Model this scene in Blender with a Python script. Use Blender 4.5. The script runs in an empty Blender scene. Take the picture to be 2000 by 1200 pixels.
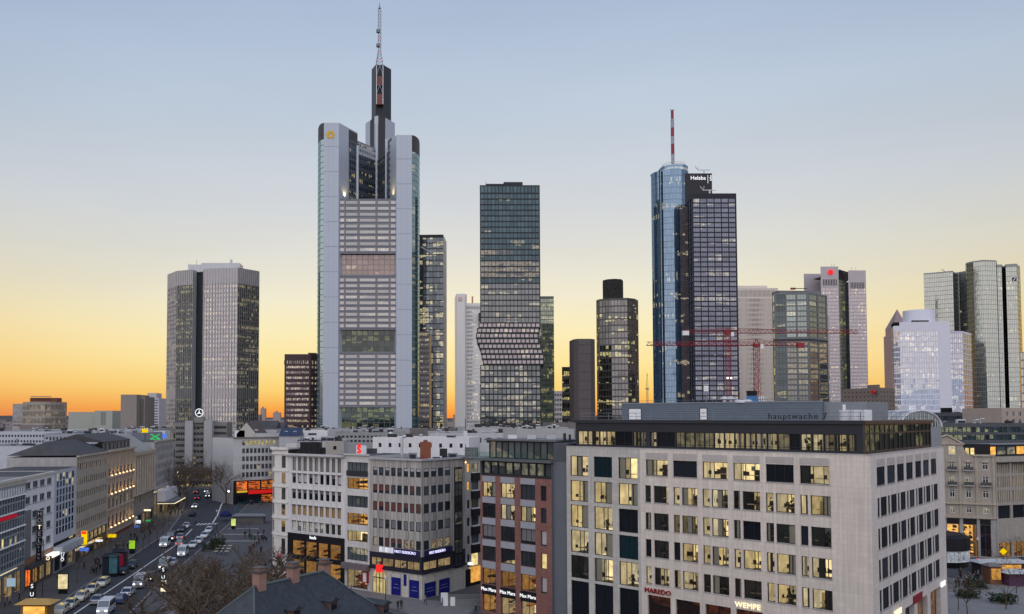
import bpy, bmesh, math, random
from statistics import NormalDist
ND = NormalDist()
from mathutils import Vector, Matrix
random.seed(7)
sc = bpy.context.scene
COL = sc.collection
R = math.radians
# ------------------------------------------------------------------ camera
F, CX, CY, H, PITCH = 1690.0, 800.0, 744.0, 32.0, R(2.4)
cam = bpy.data.objects.new('camera', bpy.data.cameras.new('camera')); COL.objects.link(cam)
cam.location = (0, 0, H); cam.rotation_euler = (R(90) + PITCH, 0, 0)
cam.data.sensor_width = 36; cam.data.lens = 36 * F / 2000
cam.data.shift_x = (1000 - CX) / 2000; cam.data.shift_y = (CY - 600) / 2000
cam.data.clip_start = 0.5; cam.data.clip_end = 40000
sc.camera = cam
sc.view_settings.view_transform = 'Standard'; sc.view_settings.look = 'None'
sc.view_settings.exposure = 0.0; sc.view_settings.gamma = 1.0
sc.render.engine = 'CYCLES'
sc.cycles.use_denoising = True; sc.cycles.max_bounces = 5; sc.cycles.diffuse_bounces = 3
sc.cycles.glossy_bounces = 3; sc.cycles.transparent_max_bounces = 8; sc.cycles.sample_clamp_indirect = 4
sc.cycles.caustics_reflective = False; sc.cycles.caustics_refractive = False
# ------------------------------------------------------------------ sky
SUN_AZ = R(3.5)      # sunset direction, to the right of +Y
def lin(c):
 return tuple((v / 255 / 12.92) if v / 255 <= .04045 else ((v / 255 + .055) / 1.055) ** 2.4 for v in c)
def make_world():
 w = bpy.data.worlds.new('World'); sc.world = w; w.use_nodes = True
 nt = w.node_tree; N = nt.nodes; L = nt.links
 bg = N['Background']
 tc = N.new('ShaderNodeTexCoord'); sep = N.new('ShaderNodeSeparateXYZ'); L.new(tc.outputs['Generated'], sep.inputs[0])
 def math_(op, a, b=None):
  m = N.new('ShaderNodeMath'); m.operation = op
  for i, v in enumerate((a, b)):
   if v is None: continue
   if isinstance(v, (int, float)): m.inputs[i].default_value = v
   else: L.new(v, m.inputs[i])
  return m.outputs[0]
 def ramp(stops):
  r = N.new('ShaderNodeValToRGB'); e = r.color_ramp.elements
  r.color_ramp.interpolation = 'EASE' if False else 'LINEAR'
  while len(e) < len(stops): e.new(0.5)
  for el, (p, c) in zip(e, stops): el.position = p; el.color = (*lin(c), 1)
  L.new(sep.outputs[2], r.inputs[0]); return r.outputs[0]
 top = [(.50, (160, 180, 210)), (.70, (132, 156, 198)), (1, (112, 138, 186))]
 sun = ramp([(0, (255, 146, 60)), (.012, (255, 180, 82)), (.03, (255, 215, 120)), (.06, (255, 233, 160)), (.10, (253, 240, 192)), (.135, (243, 237, 210)),
    (.174, (230, 228, 216)), (.235, (214, 218, 222)), (.342, (194, 208, 224)), (.432, (176, 193, 217))] + top)
 off = ramp([(0, (222, 132, 92)), (.015, (245, 156, 88)), (.04, (253, 192, 108)), (.075, (252, 212, 140)), (.12, (238, 219, 172)), (.174, (222, 217, 200)),
    (.235, (203, 209, 213)), (.342, (180, 195, 214)), (.432, (156, 173, 202))] + [(.50, (146, 165, 198))] + top[1:])
 far = ramp([(0, (158, 156, 174)), (.05, (186, 172, 184)), (.12, (208, 194, 198)), (.22, (202, 199, 210)), (.342, (186, 194, 214)), (.50, (158, 173, 204))] + top[1:])
 hx = math_('ADD', math_('MULTIPLY', sep.outputs[0], math.sin(SUN_AZ)), math_('MULTIPLY', sep.outputs[1], math.cos(SUN_AZ)))
 hl = math_('SQRT', math_('ADD', math_('MULTIPLY', sep.outputs[0], sep.outputs[0]), math_('MULTIPLY', sep.outputs[1], sep.outputs[1])))
 ang = math_('ARCCOSINE', math_('DIVIDE', hx, math_('MAXIMUM', hl, 1e-4)))
 def sm(a, b):
  m = N.new('ShaderNodeMapRange'); m.interpolation_type = 'SMOOTHSTEP'
  m.inputs[1].default_value = a; m.inputs[2].default_value = b
  L.new(ang, m.inputs[0]); return m.outputs[0]
 def mix(f, a, b):
  m = N.new('ShaderNodeMix'); m.data_type = 'RGBA'
  if isinstance(f, float): m.inputs[0].default_value = f
  else: L.new(f, m.inputs[0])
  L.new(a, m.inputs[6]); L.new(b, m.inputs[7]); return m.outputs[2]
 c = mix(sm(R(11), R(44)), sun, off); c = mix(sm(R(45), R(115)), c, far)
 sky = N.new('ShaderNodeTexSky'); sky.sky_type = 'NISHITA'; sky.sun_disc = False
 sky.sun_elevation = R(1.5); sky.sun_rotation = SUN_AZ; sky.dust_density = 2; sky.ozone_density = 3
 sc_ = N.new('ShaderNodeVectorMath'); sc_.operation = 'SCALE'; L.new(sky.outputs[0], sc_.inputs[0]); sc_.inputs['Scale'].default_value = .12
 c = mix(.06, c, sc_.outputs[0])
 # faint uneven veils
 no = N.new('ShaderNodeTexNoise'); no.inputs['Scale'].default_value = 2.2; no.inputs['Detail'].default_value = 4
 mp = N.new('ShaderNodeMapping'); mp.inputs['Scale'].default_value = (1, 1, 5); L.new(tc.outputs['Generated'], mp.inputs[0]); L.new(mp.outputs[0], no.inputs[0])
 v = math_('ADD', .92, math_('MULTIPLY', no.outputs[0], .16))
 sv = N.new('ShaderNodeVectorMath'); sv.operation = 'SCALE'; L.new(c, sv.inputs[0]); L.new(v, sv.inputs['Scale'])
 L.new(sv.outputs[0], bg.inputs[0]); bg.inputs[1].default_value = 1.0
make_world()
# soft light of the bright eastern twilight sky (no hard shadows in the photograph)
sl = bpy.data.lights.new('twilight_sun', 'SUN'); sl.energy = 2.7; sl.angle = R(150); sl.color = (1.0, .965, .925)
so = bpy.data.objects.new('twilight_sun', sl); COL.objects.link(so)
so.rotation_euler = Vector((.25, .92, -.32)).to_track_quat('-Z', 'Y').to_euler()
# ------------------------------------------------------------------ projection helpers (pixel of the photograph + distance -> place)
sp, cp = math.sin(PITCH), math.cos(PITCH)
def ray(px, py):
 x = (px - CX) / F; y = -(py - CY) / F
 return Vector((x, cp - y * sp, sp + y * cp))
def at(px, py, D):
 r = ray(px, py); return Vector((0, 0, H)) + r * (D / r.y)
def on(px, py, z=0.0):
 r = ray(px, py); return Vector((0, 0, H)) + r * ((z - H) / r.z)
def zat(py, D): return at(CX, py, D).z
def pxof(P):
 d = Vector(P) - Vector((0, 0, H)); f = d.y * cp + d.z * sp; u = -d.y * sp + d.z * cp
 return CX + F * d.x / f, CY - F * u / f
def along(P, d, px, z=20):
 """point P + t d whose image column is px"""
 lo, hi = -5, 200.0
 g = lambda t: pxof((P[0] + d[0] * t, P[1] + d[1] * t, z))[0] - px
 if g(lo) * g(hi) > 0: hi = 60
 for _ in range(60):
  m = (lo + hi) / 2
  if g(lo) * g(m) <= 0: hi = m
  else: lo = m
 return Vector((P[0] + d[0] * lo, P[1] + d[1] * lo))
V2 = lambda p: Vector((p[0], p[1]))
# ------------------------------------------------------------------ materials
MATS = {}
def _new(name):
 m = bpy.data.materials.new(name); m.use_nodes = True; MATS[name] = m
 nt = m.node_tree; nt.nodes.clear(); out = nt.nodes.new('ShaderNodeOutputMaterial')
 return m, nt, nt.nodes, nt.links, out
def surf(name, col, rough=.75, metal=0.0, var=.12, scale=.6, streak=0.0, bump=0.0, objcol=False, spec=.3, brick=None):
 """plain surface: base colour with noise mottling, optional vertical streaks and relief"""
 if name in MATS: return MATS[name]
 m, nt, N, L, out = _new(name)
 b = N.new('ShaderNodeBsdfPrincipled'); L.new(b.outputs[0], out.inputs[0])
 b.inputs['Roughness'].default_value = rough; b.inputs['Metallic'].default_value = metal
 b.inputs['Specular IOR Level'].default_value = spec
 tc = N.new('ShaderNodeTexCoord')
 geo = N.new('ShaderNodeNewGeometry')
 no = N.new('ShaderNodeTexNoise'); no.inputs['Scale'].default_value = scale; no.inputs['Detail'].default_value = 5; no.inputs['Roughness'].default_value = .65
 L.new(geo.outputs['Position'], no.inputs[0])
 mr = N.new('ShaderNodeMapRange'); L.new(no.outputs[0], mr.inputs[0])
 mr.inputs[1].default_value = .25; mr.inputs[2].default_value = .75
 mr.inputs[3].default_value = 1 - var; mr.inputs[4].default_value = 1 + var
 fac = mr.outputs[0]
 def mul(a, bb):
  x = N.new('ShaderNodeMath'); x.operation = 'MULTIPLY'; L.new(a, x.inputs[0]); L.new(bb, x.inputs[1]); return x.outputs[0]
 if streak:
  mp = N.new('ShaderNodeMapping'); mp.inputs['Scale'].default_value = (2.5, 2.5, .09); L.new(geo.outputs['Position'], mp.inputs[0])
  n2 = N.new('ShaderNodeTexNoise'); n2.inputs['Scale'].default_value = 1.2; n2.inputs['Detail'].default_value = 4; L.new(mp.outputs[0], n2.inputs[0])
  m2 = N.new('ShaderNodeMapRange'); L.new(n2.outputs[0], m2.inputs[0]); m2.inputs[1].default_value = .3; m2.inputs[2].default_value = .7
  m2.inputs[3].default_value = 1 - streak; m2.inputs[4].default_value = 1 + streak * .5
  fac = mul(fac, m2.outputs[0])
 rnd = N.new('ShaderNodeObjectInfo')
 m3 = N.new('ShaderNodeMapRange'); L.new(geo.outputs['Random Per Island'], m3.inputs[0]); m3.inputs[3].default_value = 1 - var * .5; m3.inputs[4].default_value = 1 + var * .5
 fac = mul(fac, m3.outputs[0])
 sv = N.new('ShaderNodeVectorMath'); sv.operation = 'SCALE'; L.new(fac, sv.inputs['Scale'])
 if objcol: L.new(rnd.outputs['Color'], sv.inputs[0])
 else: sv.inputs[0].default_value = col[:3]
 L.new(sv.outputs[0], b.inputs['Base Color'])
 if bump:
  n4 = N.new('ShaderNodeTexNoise'); n4.inputs['Scale'].default_value = scale * 9; n4.inputs['Detail'].default_value = 4; L.new(geo.outputs['Position'], n4.inputs[0])
  bp = N.new('ShaderNodeBump'); bp.inputs['Strength'].default_value = bump; bp.inputs['Distance'].default_value = .05
  L.new(n4.outputs[0], bp.inputs['Height']); L.new(bp.outputs[0], b.inputs['Normal'])
 return m
def glow(name, col, strength=1.0, var=.25, scale=.0, sample=False, col2=None):
 """something that gives off light"""
 if name in MATS: return MATS[name]
 m, nt, N, L, out = _new(name)
 e = N.new('ShaderNodeEmission'); L.new(e.outputs[0], out.inputs[0]); e.inputs[0].default_value = (*col, 1)
 ob = N.new('ShaderNodeObjectInfo'); ge = N.new('ShaderNodeNewGeometry')
 ad = N.new('ShaderNodeMath'); ad.operation = 'ADD'; L.new(ob.outputs['Random'], ad.inputs[0]); L.new(ge.outputs['Random Per Island'], ad.inputs[1])
 wn = N.new('ShaderNodeTexWhiteNoise'); wn.noise_dimensions = '1D'; L.new(ad.outputs[0], wn.inputs['W'])
 mr = N.new('ShaderNodeMapRange'); L.new(wn.outputs[0], mr.inputs[0]); mr.inputs[3].default_value = strength * (1 - var); mr.inputs[4].default_value = strength * (1 + var)
 o = mr.outputs[0]
 if scale:
  no = N.new('ShaderNodeTexNoise'); no.inputs['Scale'].default_value = scale; no.inputs['Detail'].default_value = 3; L.new(ge.outputs['Position'], no.inputs[0])
  m2 = N.new('ShaderNodeMapRange'); L.new(no.outputs[0], m2.inputs[0]); m2.inputs[1].default_value = .3; m2.inputs[2].default_value = .7; m2.inputs[3].default_value = .6; m2.inputs[4].default_value = 1.25
  x = N.new('ShaderNodeMath'); x.operation = 'MULTIPLY'; L.new(o, x.inputs[0]); L.new(m2.outputs[0], x.inputs[1]); o = x.outputs[0]
 L.new(o, e.inputs[1])
 if col2:
  mc = N.new('ShaderNodeMix'); mc.data_type = 'RGBA'; sc2 = N.new('ShaderNodeSeparateColor'); L.new(wn.outputs['Color'], sc2.inputs[0]); L.new(sc2.outputs[1], mc.inputs[0]); mc.inputs[6].default_value = (*col, 1); mc.inputs[7].default_value = (*col2, 1); L.new(mc.outputs[2], e.inputs[0])
 m.cycles.emission_sampling = 'AUTO' if sample else 'NONE'
 return m
def glass(name, base, tint=(1, 1, 1), refl=.4, lit=0.0, litcol=(1, .8, .4), strength=.6, var=.35, rough=.04, nscale=1.2):
 """coated window glass seen from outside; a share `lit` of the panes has the lights on behind it"""
 if name in MATS: return MATS[name]
 refl *= .62
 m, nt, N, L, out = _new(name)
 d = N.new('ShaderNodeBsdfDiffuse'); g = N.new('ShaderNodeBsdfGlossy'); g.inputs['Roughness'].default_value = rough
 g.inputs[0].default_value = (*tint, 1)
 ob = N.new('ShaderNodeObjectInfo'); ge = N.new('ShaderNodeNewGeometry')
 ad = N.new('ShaderNodeMath'); ad.operation = 'ADD'; L.new(ob.outputs['Random'], ad.inputs[0]); L.new(ge.outputs['Random Per Island'], ad.inputs[1])
 wn = N.new('ShaderNodeTexWhiteNoise'); wn.noise_dimensions = '1D'; L.new(ad.outputs[0], wn.inputs['W'])
 wn2 = N.new('ShaderNodeSeparateColor'); L.new(wn.outputs['Color'], wn2.inputs[0])
 mr = N.new('ShaderNodeMapRange'); L.new(wn2.outputs[0], mr.inputs[0]); mr.inputs[3].default_value = 1 - var; mr.inputs[4].default_value = 1 + var
 sv = N.new('ShaderNodeVectorMath'); sv.operation = 'SCALE'; sv.inputs[0].default_value = base; L.new(mr.outputs[0], sv.inputs['Scale']); L.new(sv.outputs[0], d.inputs[0])
 mx = N.new('ShaderNodeMixShader')
 m2 = N.new('ShaderNodeMapRange'); L.new(wn2.outputs[1], m2.inputs[0]); m2.inputs[3].default_value = refl * (1 - var * .5); m2.inputs[4].default_value = min(1, refl * (1 + var * .5))
 fr = N.new('ShaderNodeFresnel'); fr.inputs[0].default_value = 1.5
 af = N.new('ShaderNodeMath'); af.operation = 'ADD'; af.use_clamp = True; fm = N.new('ShaderNodeMath'); fm.operation = 'MULTIPLY'; L.new(fr.outputs[0], fm.inputs[0]); fm.inputs[1].default_value = .45; L.new(m2.outputs[0], af.inputs[0]); L.new(fm.outputs[0], af.inputs[1])
 L.new(af.outputs[0], mx.inputs[0]); L.new(d.outputs[0], mx.inputs[1]); L.new(g.outputs[0], mx.inputs[2])
 # panes are never perfectly plane
 no = N.new('ShaderNodeTexNoise'); no.inputs['Scale'].default_value = .35; L.new(ge.outputs['Position'], no.inputs[0])
 bp = N.new('ShaderNodeBump'); bp.inputs['Strength'].default_value = .12; bp.inputs['Distance'].default_value = .1; L.new(no.outputs[0], bp.inputs['Height']); L.new(bp.outputs[0], g.inputs['Normal'])
 last = mx.outputs[0]
 if lit > 0:
  mp = N.new('ShaderNodeMapping'); mp.inputs['Scale'].default_value = (.045, .045, .27); L.new(ge.outputs['Position'], mp.inputs[0]); n5 = N.new('ShaderNodeTexNoise'); n5.inputs['Scale'].default_value = 1; n5.inputs['Detail'].default_value = 0; L.new(mp.outputs[0], n5.inputs[0])
  mz = N.new('ShaderNodeMapRange'); mz.clamp = False; L.new(n5.outputs[0], mz.inputs[0]); mz.inputs[1].default_value = .2; mz.inputs[2].default_value = .8; mz.inputs[3].default_value = 0; mz.inputs[4].default_value = .6
  ml = N.new('ShaderNodeMath'); ml.operation = 'MULTIPLY_ADD'; L.new(wn2.outputs[2], ml.inputs[0]); ml.inputs[1].default_value = .4; L.new(mz.outputs[0], ml.inputs[2])
  gt = N.new('ShaderNodeMath'); gt.operation = 'GREATER_THAN'; L.new(ml.outputs[0], gt.inputs[0]); gt.inputs[1].default_value = .5 + .15 * ND.inv_cdf(1 - min(lit, .985)) if lit < 1 else -9
  n3 = N.new('ShaderNodeTexNoise'); n3.inputs['Scale'].default_value = nscale; n3.inputs['Detail'].default_value = 3; L.new(ge.outputs['Position'], n3.inputs[0])
  m4 = N.new('ShaderNodeMapRange'); L.new(n3.outputs[0], m4.inputs[0]); m4.inputs[1].default_value = .35; m4.inputs[2].default_value = .7; m4.inputs[3].default_value = .15 * strength; m4.inputs[4].default_value = 1.3 * strength
  x = N.new('ShaderNodeMath'); x.operation = 'MULTIPLY'; L.new(gt.outputs[0], x.inputs[0]); L.new(m4.outputs[0], x.inputs[1])
  e = N.new('ShaderNodeEmission'); e.inputs[0].default_value = (*litcol, 1); L.new(x.outputs[0], e.inputs[1])
  a = N.new('ShaderNodeAddShader'); L.new(last, a.inputs[0]); L.new(e.outputs[0], a.inputs[1]); last = a.outputs[0]
  m.cycles.emission_sampling = 'NONE'
 L.new(last, out.inputs[0])
 return m
def clear_glass(name, refl=.10, tint=(.97, .97, .96)):
 if name in MATS: return MATS[name]
 m, nt, N, L, out = _new(name)
 t = N.new('ShaderNodeBsdfTransparent'); t.inputs[0].default_value = (*tint, 1)
 g = N.new('ShaderNodeBsdfGlossy'); g.inputs['Roughness'].default_value = .03
 fr = N.new('ShaderNodeFresnel'); fr.inputs[0].default_value = 1.45
 af = N.new('ShaderNodeMath'); af.operation = 'ADD'; L.new(fr.outputs[0], af.inputs[0]); af.inputs[1].default_value = refl - .04
 mx = N.new('ShaderNodeMixShader'); L.new(af.outputs[0], mx.inputs[0]); L.new(t.outputs[0], mx.inputs[1]); L.new(g.outputs[0], mx.inputs[2])
 L.new(mx.outputs[0], out.inputs[0]); return m
# ------------------------------------------------------------------ mesh building
class MB:
 """collects faces in world coordinates"""
 def __init__(s): s.v = []; s.f = []; s.m = []; s.mats = []
 def mi(s, mat):
  if mat not in s.mats: s.mats.append(mat)
  return s.mats.index(mat)
 def face(s, pts, mat):
  i = len(s.v); s.v += [tuple(p) for p in pts]; s.f.append(tuple(range(i, i + len(pts)))); s.m.append(s.mi(mat))
 def box(s, x0, x1, y0, y1, z0, z1, mat, M=None, bottom=True):
  c = [Vector((x, y, z)) for z in (z0, z1) for x, y in ((x0, y0), (x1, y0), (x1, y1), (x0, y1))]
  if M is not None: c = [M @ p for p in c]
  i = len(s.v); s.v += [tuple(p) for p in c]; k = s.mi(mat)
  fs = [(0, 1, 5, 4), (1, 2, 6, 5), (2, 3, 7, 6), (3, 0, 4, 7), (4, 5, 6, 7)] + ([(3, 2, 1, 0)] if bottom else [])
  for f in fs: s.f.append(tuple(i + q for q in f)); s.m.append(k)
 def prism(s, poly, z0, z1, mat, topmat=None, bottom=False):
  i = len(s.v); n = len(poly); k = s.mi(mat)
  zz1 = z1 if isinstance(z1, (list, tuple)) else [z1] * n
  s.v += [(p[0], p[1], z0) for p in poly] + [(p[0], p[1], z) for p, z in zip(poly, zz1)]
  for a in range(n):
   b = (a + 1) % n; s.f.append((i + a, i + b, i + n + b, i + n + a)); s.m.append(k)
  s.f.append(tuple(i + n + a for a in range(n))); s.m.append(s.mi(topmat or mat))
  if bottom: s.f.append(tuple(i + a for a in reversed(range(n)))); s.m.append(k)
 def tube(s, pts, rad, mat, n=5, cap=True):
  k = s.mi(mat); base = len(s.v); pts = [Vector(p) for p in pts]
  if not isinstance(rad, (list, tuple)): rad = [rad] * len(pts)
  for q, p in enumerate(pts):
   d = (pts[min(q + 1, len(pts) - 1)] - pts[max(q - 1, 0)]).normalized()
   a = d.orthogonal().normalized() if abs(d.z) > .9 else d.cross(Vector((0, 0, 1))).normalized()
   b = d.cross(a)
   for j in range(n):
    t = 2 * math.pi * j / n; s.v.append(tuple(p + (a * math.cos(t) + b * math.sin(t)) * rad[q]))
  for q in range(len(pts) - 1):
   for j in range(n):
    s.f.append((base + q * n + j, base + (q + 1) * n + j, base + (q + 1) * n + (j + 1) % n, base + q * n + (j + 1) % n)); s.m.append(k)
  if cap:
   s.f.append(tuple(base + j for j in range(n))); s.m.append(k)
   s.f.append(tuple(base + (len(pts) - 1) * n + j for j in reversed(range(n)))); s.m.append(k)
 def lathe(s, c, prof, mat, n=12):
  k = s.mi(mat); base = len(s.v)
  for r, z in prof:
   for j in range(n):
    t = 2 * math.pi * j / n; s.v.append((c[0] + r * math.cos(t), c[1] + r * math.sin(t), c[2] + z))
  for q in range(len(prof) - 1):
   for j in range(n):
    s.f.append((base + q * n + j, base + q * n + (j + 1) % n, base + (q + 1) * n + (j + 1) % n, base + (q + 1) * n + j)); s.m.append(k)
  s.f.append(tuple(base + (len(prof) - 1) * n + j for j in range(n))); s.m.append(k)
 def data(s, name, off=(0, 0, 0), smooth=False):
  me = bpy.data.meshes.new(name)
  o = off; me.from_pydata([(v[0] - o[0], v[1] - o[1], v[2] - o[2]) for v in s.v], [], s.f)
  for m in s.mats: me.materials.append(m)
  me.polygons.foreach_set('material_index', s.m)
  if smooth: me.polygons.foreach_set('use_smooth', [True] * len(s.f))
  me.update(); return me
def link(name, data, parent=None, loc=(0, 0, 0), rz=0.0):
 o = bpy.data.objects.new(name, data); COL.objects.link(o)
 if parent is not None: o.parent = parent
 o.location = loc
 if rz: o.rotation_euler = (0, 0, rz)
 return o
def tag(o, label, cat, group=None):
 o['label'] = label; o['category'] = cat
 if group: o['group'] = group
 return o
def struct(name, mb, smooth=False):
 o = link(name, mb.data(name, smooth=smooth)); o['kind'] = 'structure'; return o
class Thing:
 def __init__(s, name, label, cat, loc, group=None):
  s.loc = Vector((loc[0], loc[1], loc[2] if len(loc) > 2 else 0))
  s.o = link(name, None, None, s.loc); tag(s.o, label, cat, group); s.wins = []
 def part(s, name, mb, parent=None, smooth=False, label=None, kind=None):
  o = link(name, mb.data(name, s.loc, smooth), parent or s.o)
  if label: o['label'] = label
  if kind: o['kind'] = kind
  return o
 def finish(s, minpx=8.0, most=300):
  """windows large enough to be told apart become objects, the rest one joined part"""
  big, small = [], []
  for w in s.wins:
   D = max(30, w['loc'].y); px = math.sqrt(w['w'] * w['h']) * F / D
   (big if px >= minpx else small).append((px, w))
  if len(big) > most:
   big.sort(key=lambda q: -q[0]); small += big[most:]; big = big[:most]
  for px, w in big:
   o = link(w['name'], wmesh(w), s.o, w['loc'] - s.loc, w['rz'])
   if w.get('room') is not None: link('interior', room_mesh(w['w'], w['h'], w['room'], w['inset']), o)
   if w.get('clear'): link('pane', pane_mesh(w['w'], w['h'], w['pane'], w['inset']), o)
  if small:
   mb = MB()
   for px, w in small:
    M = Matrix.Translation(w['loc']) @ Matrix.Rotation(w['rz'], 4, 'Z'); y = w['inset']
    mb.face([M @ Vector(p) for p in ((0, y, 0), (w['w'], y, 0), (w['w'], y, w['h']), (0, y, w['h']))], w['pane'])
   s.part('window_panes', mb, kind='stuff')
WM = {}
def wmesh(w):
 key = ('w', round(w['w'], 2), round(w['h'], 2), w['nx'], w['ny'], w['ft'], w['frame'].name, w['pane'].name, round(w['inset'], 2), bool(w.get('clear')), w.get('blind', 0))
 if key in WM: return WM[key]
 mb = MB(); W, Hh, ft, y = w['w'], w['h'], w['ft'], w['inset']
 xs = w['nx'] if isinstance(w['nx'], tuple) else tuple((i + 1) / w['nx'] for i in range(w['nx'] - 1))
 zs = w['ny'] if isinstance(w['ny'], tuple) else tuple((i + 1) / w['ny'] for i in range(w['ny'] - 1))
 y0, y1 = y - .06, y + .02
 mb.box(0, ft, y0, y1, 0, Hh, w['frame']); mb.box(W - ft, W, y0, y1, 0, Hh, w['frame'])
 mb.box(ft, W - ft, y0, y1, 0, ft, w['frame']); mb.box(ft, W - ft, y0, y1, Hh - ft, Hh, w['frame'])
 for x in xs: mb.box(x * W - ft * .45, x * W + ft * .45, y0 + .004, y1, ft, Hh - ft, w['frame'])
 for z in zs: mb.box(ft, W - ft, y0 + .009, y1 - .004, z * Hh - ft * .4, z * Hh + ft * .4, w['frame'])
 if not w.get('clear'):
  mb.face([(ft * .5, y, ft * .5), (W - ft * .5, y, ft * .5), (W - ft * .5, y, Hh - ft * .5), (ft * .5, y, Hh - ft * .5)], w['pane'])
 if w.get('blind'):
  z = Hh * (1 - w['blind'])
  mb.face([(ft, y - .02, z), (W - ft, y - .02, z), (W - ft, y - .02, Hh - ft), (ft, y - .02, Hh - ft)], MATS[w.get('blindmat', 'blind')])
 WM[key] = mb.data('window'); return WM[key]
def pane_mesh(W, Hh, mat, y):
 key = ('p', round(W, 2), round(Hh, 2), mat.name, round(y, 2))
 if key not in WM:
  mb = MB(); mb.face([(.02, y, .02), (W - .02, y, .02), (W - .02, y, Hh - .02), (.02, y, Hh - .02)], mat); WM[key] = mb.data('pane')
 return WM[key]
def room_mesh(W, Hh, variant, y):
 """the room behind a window, surfaces glowing in place of lamplight, unlit for dusk: walls, ceiling lights, furniture"""
 kind, k = variant
 key = ('r', round(W, 2), round(Hh, 2), kind, k, round(y, 2))
 if key in WM: return WM[key]
 rng = random.Random('%s%d%.2f' % (kind, k, W)); mb = MB(); y0 = y + .03; d = 3.6
 A, B, Z0, Z1 = -.25, W + .25, -.35, Hh + .25
 wall = MATS[kind + '_wall']; wall2 = MATS[kind + '_wall2']; fl = MATS['room_floor']; ceil = MATS[kind + '_ceiling']; dark = MATS['furniture_dark']; lamp = MATS['room_lamp' if kind != 'dusk' else 'desk']
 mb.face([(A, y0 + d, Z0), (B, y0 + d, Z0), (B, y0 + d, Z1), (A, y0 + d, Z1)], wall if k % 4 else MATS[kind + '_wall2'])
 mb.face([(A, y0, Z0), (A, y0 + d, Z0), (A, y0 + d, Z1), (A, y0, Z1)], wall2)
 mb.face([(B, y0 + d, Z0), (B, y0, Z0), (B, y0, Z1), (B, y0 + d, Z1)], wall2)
 mb.face([(A, y0, Z1), (A, y0 + d, Z1), (B, y0 + d, Z1), (B, y0, Z1)], ceil)
 mb.face([(A, y0, Z0), (B, y0, Z0), (B, y0 + d, Z0), (A, y0 + d, Z0)], fl)
 if kind in ('office', 'dim', 'dusk'):
  for q in range(2):
   x = rng.uniform(.1, .8) * W; mb.box(x, x + min(1.2, W * .4), y0 + .8 + q * 1.3, y0 + 1.0 + q * 1.3, Z1 - .06, Z1 - .01, lamp)
  x = rng.uniform(0, .5) * W; mb.box(x, x + min(1.5, W * .6), y0 + .5, y0 + 1.2, Z0 + .95, Z0 + 1.02, MATS['desk'])
  for q in range(rng.randint(2, 5)):
   x = rng.uniform(.05, .85) * W; zz = rng.uniform(.75, 1.3); mb.box(x, x + rng.uniform(.2, .5), y0 + .6, y0 + .7, Z0 + .9, Z0 + .9 + zz * .55, dark)
  for q in range(rng.randint(1, 3)):
   x = rng.uniform(0, .8) * W; mb.box(x, x + rng.uniform(.4, .9), y0 + d - .5, y0 + d - .05, Z0, Z0 + rng.uniform(.9, 2.0), rng.choice([dark, MATS['cabinet'], MATS['desk']]))
  if rng.random() < .5:
   x = rng.uniform(.1, .9) * W; mb.box(x, x + rng.uniform(.15, .5), y0 + d - .06, y0 + d - .02, Z0 + 1.4, Z0 + 2.0, rng.choice([dark, MATS['picture']]))
  if rng.random() < .3:
   x = rng.uniform(.2, .8) * W
   for q in range(14):
    c = Vector((x + rng.gauss(0, .22), y0 + 1 + rng.gauss(0, .15), Z0 + 1.35 + rng.gauss(0, .28))); s_ = rng.uniform(.08, .17)
    mb.box(c.x - s_, c.x + s_, c.y - .02, c.y + .02, c.z - s_, c.z + s_, MATS['plant_leaf'])
   mb.box(x - .15, x + .15, y0 + .9, y0 + 1.2, Z0, Z0 + 1.1, dark)
  if rng.random() < .5:
   x = rng.choice([0, W * .62, W * .3]); mb.box(x, x + W * .34, y0 + .08, y0 + .12, Z0, Z1, MATS['curtain'] if rng.random() < .6 else dark)
 else:
  n = max(2, int(W / .9))
  for q in range(n):
   for zz in range(max(1, int(Hh / .75))):
    if rng.random() < .75:
     x = (q + rng.uniform(.05, .3)) * W / n; z = Z0 + .35 + zz * .75 + rng.uniform(0, .2)
     mb.box(x, x + W / n * rng.uniform(.3, .65), y0 + rng.uniform(.4, 2.8), y0 + 3.0, z, z + rng.uniform(.15, .55), rng.choice([dark, MATS['goods_warm'], MATS['goods_pale'], MATS['goods_red'], dark]))
  for q in range(n): mb.box((q + .4) * W / n, (q + .55) * W / n, y0 + .8, y0 + .95, Z1 - .1, Z1 - .02, lamp)
 WM[key] = mb.data('interior'); return WM[key]
def cols_n(L, n, m0=.0, m1=None, wr=.6):
 m1 = m0 if m1 is None else m1
 p = (L - m0 - m1) / n
 return [(m0 + i * p + p * (1 - wr) / 2, m0 + i * p + p * (1 + wr) / 2) for i in range(n)]
def rows_n(z0, z1, n, hr=.6, lift=.5):
 p = (z1 - z0) / n
 return [(z0 + i * p + p * (1 - hr) * lift, z0 + i * p + p * (1 - hr) * lift + p * hr) for i in range(n)]
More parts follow.
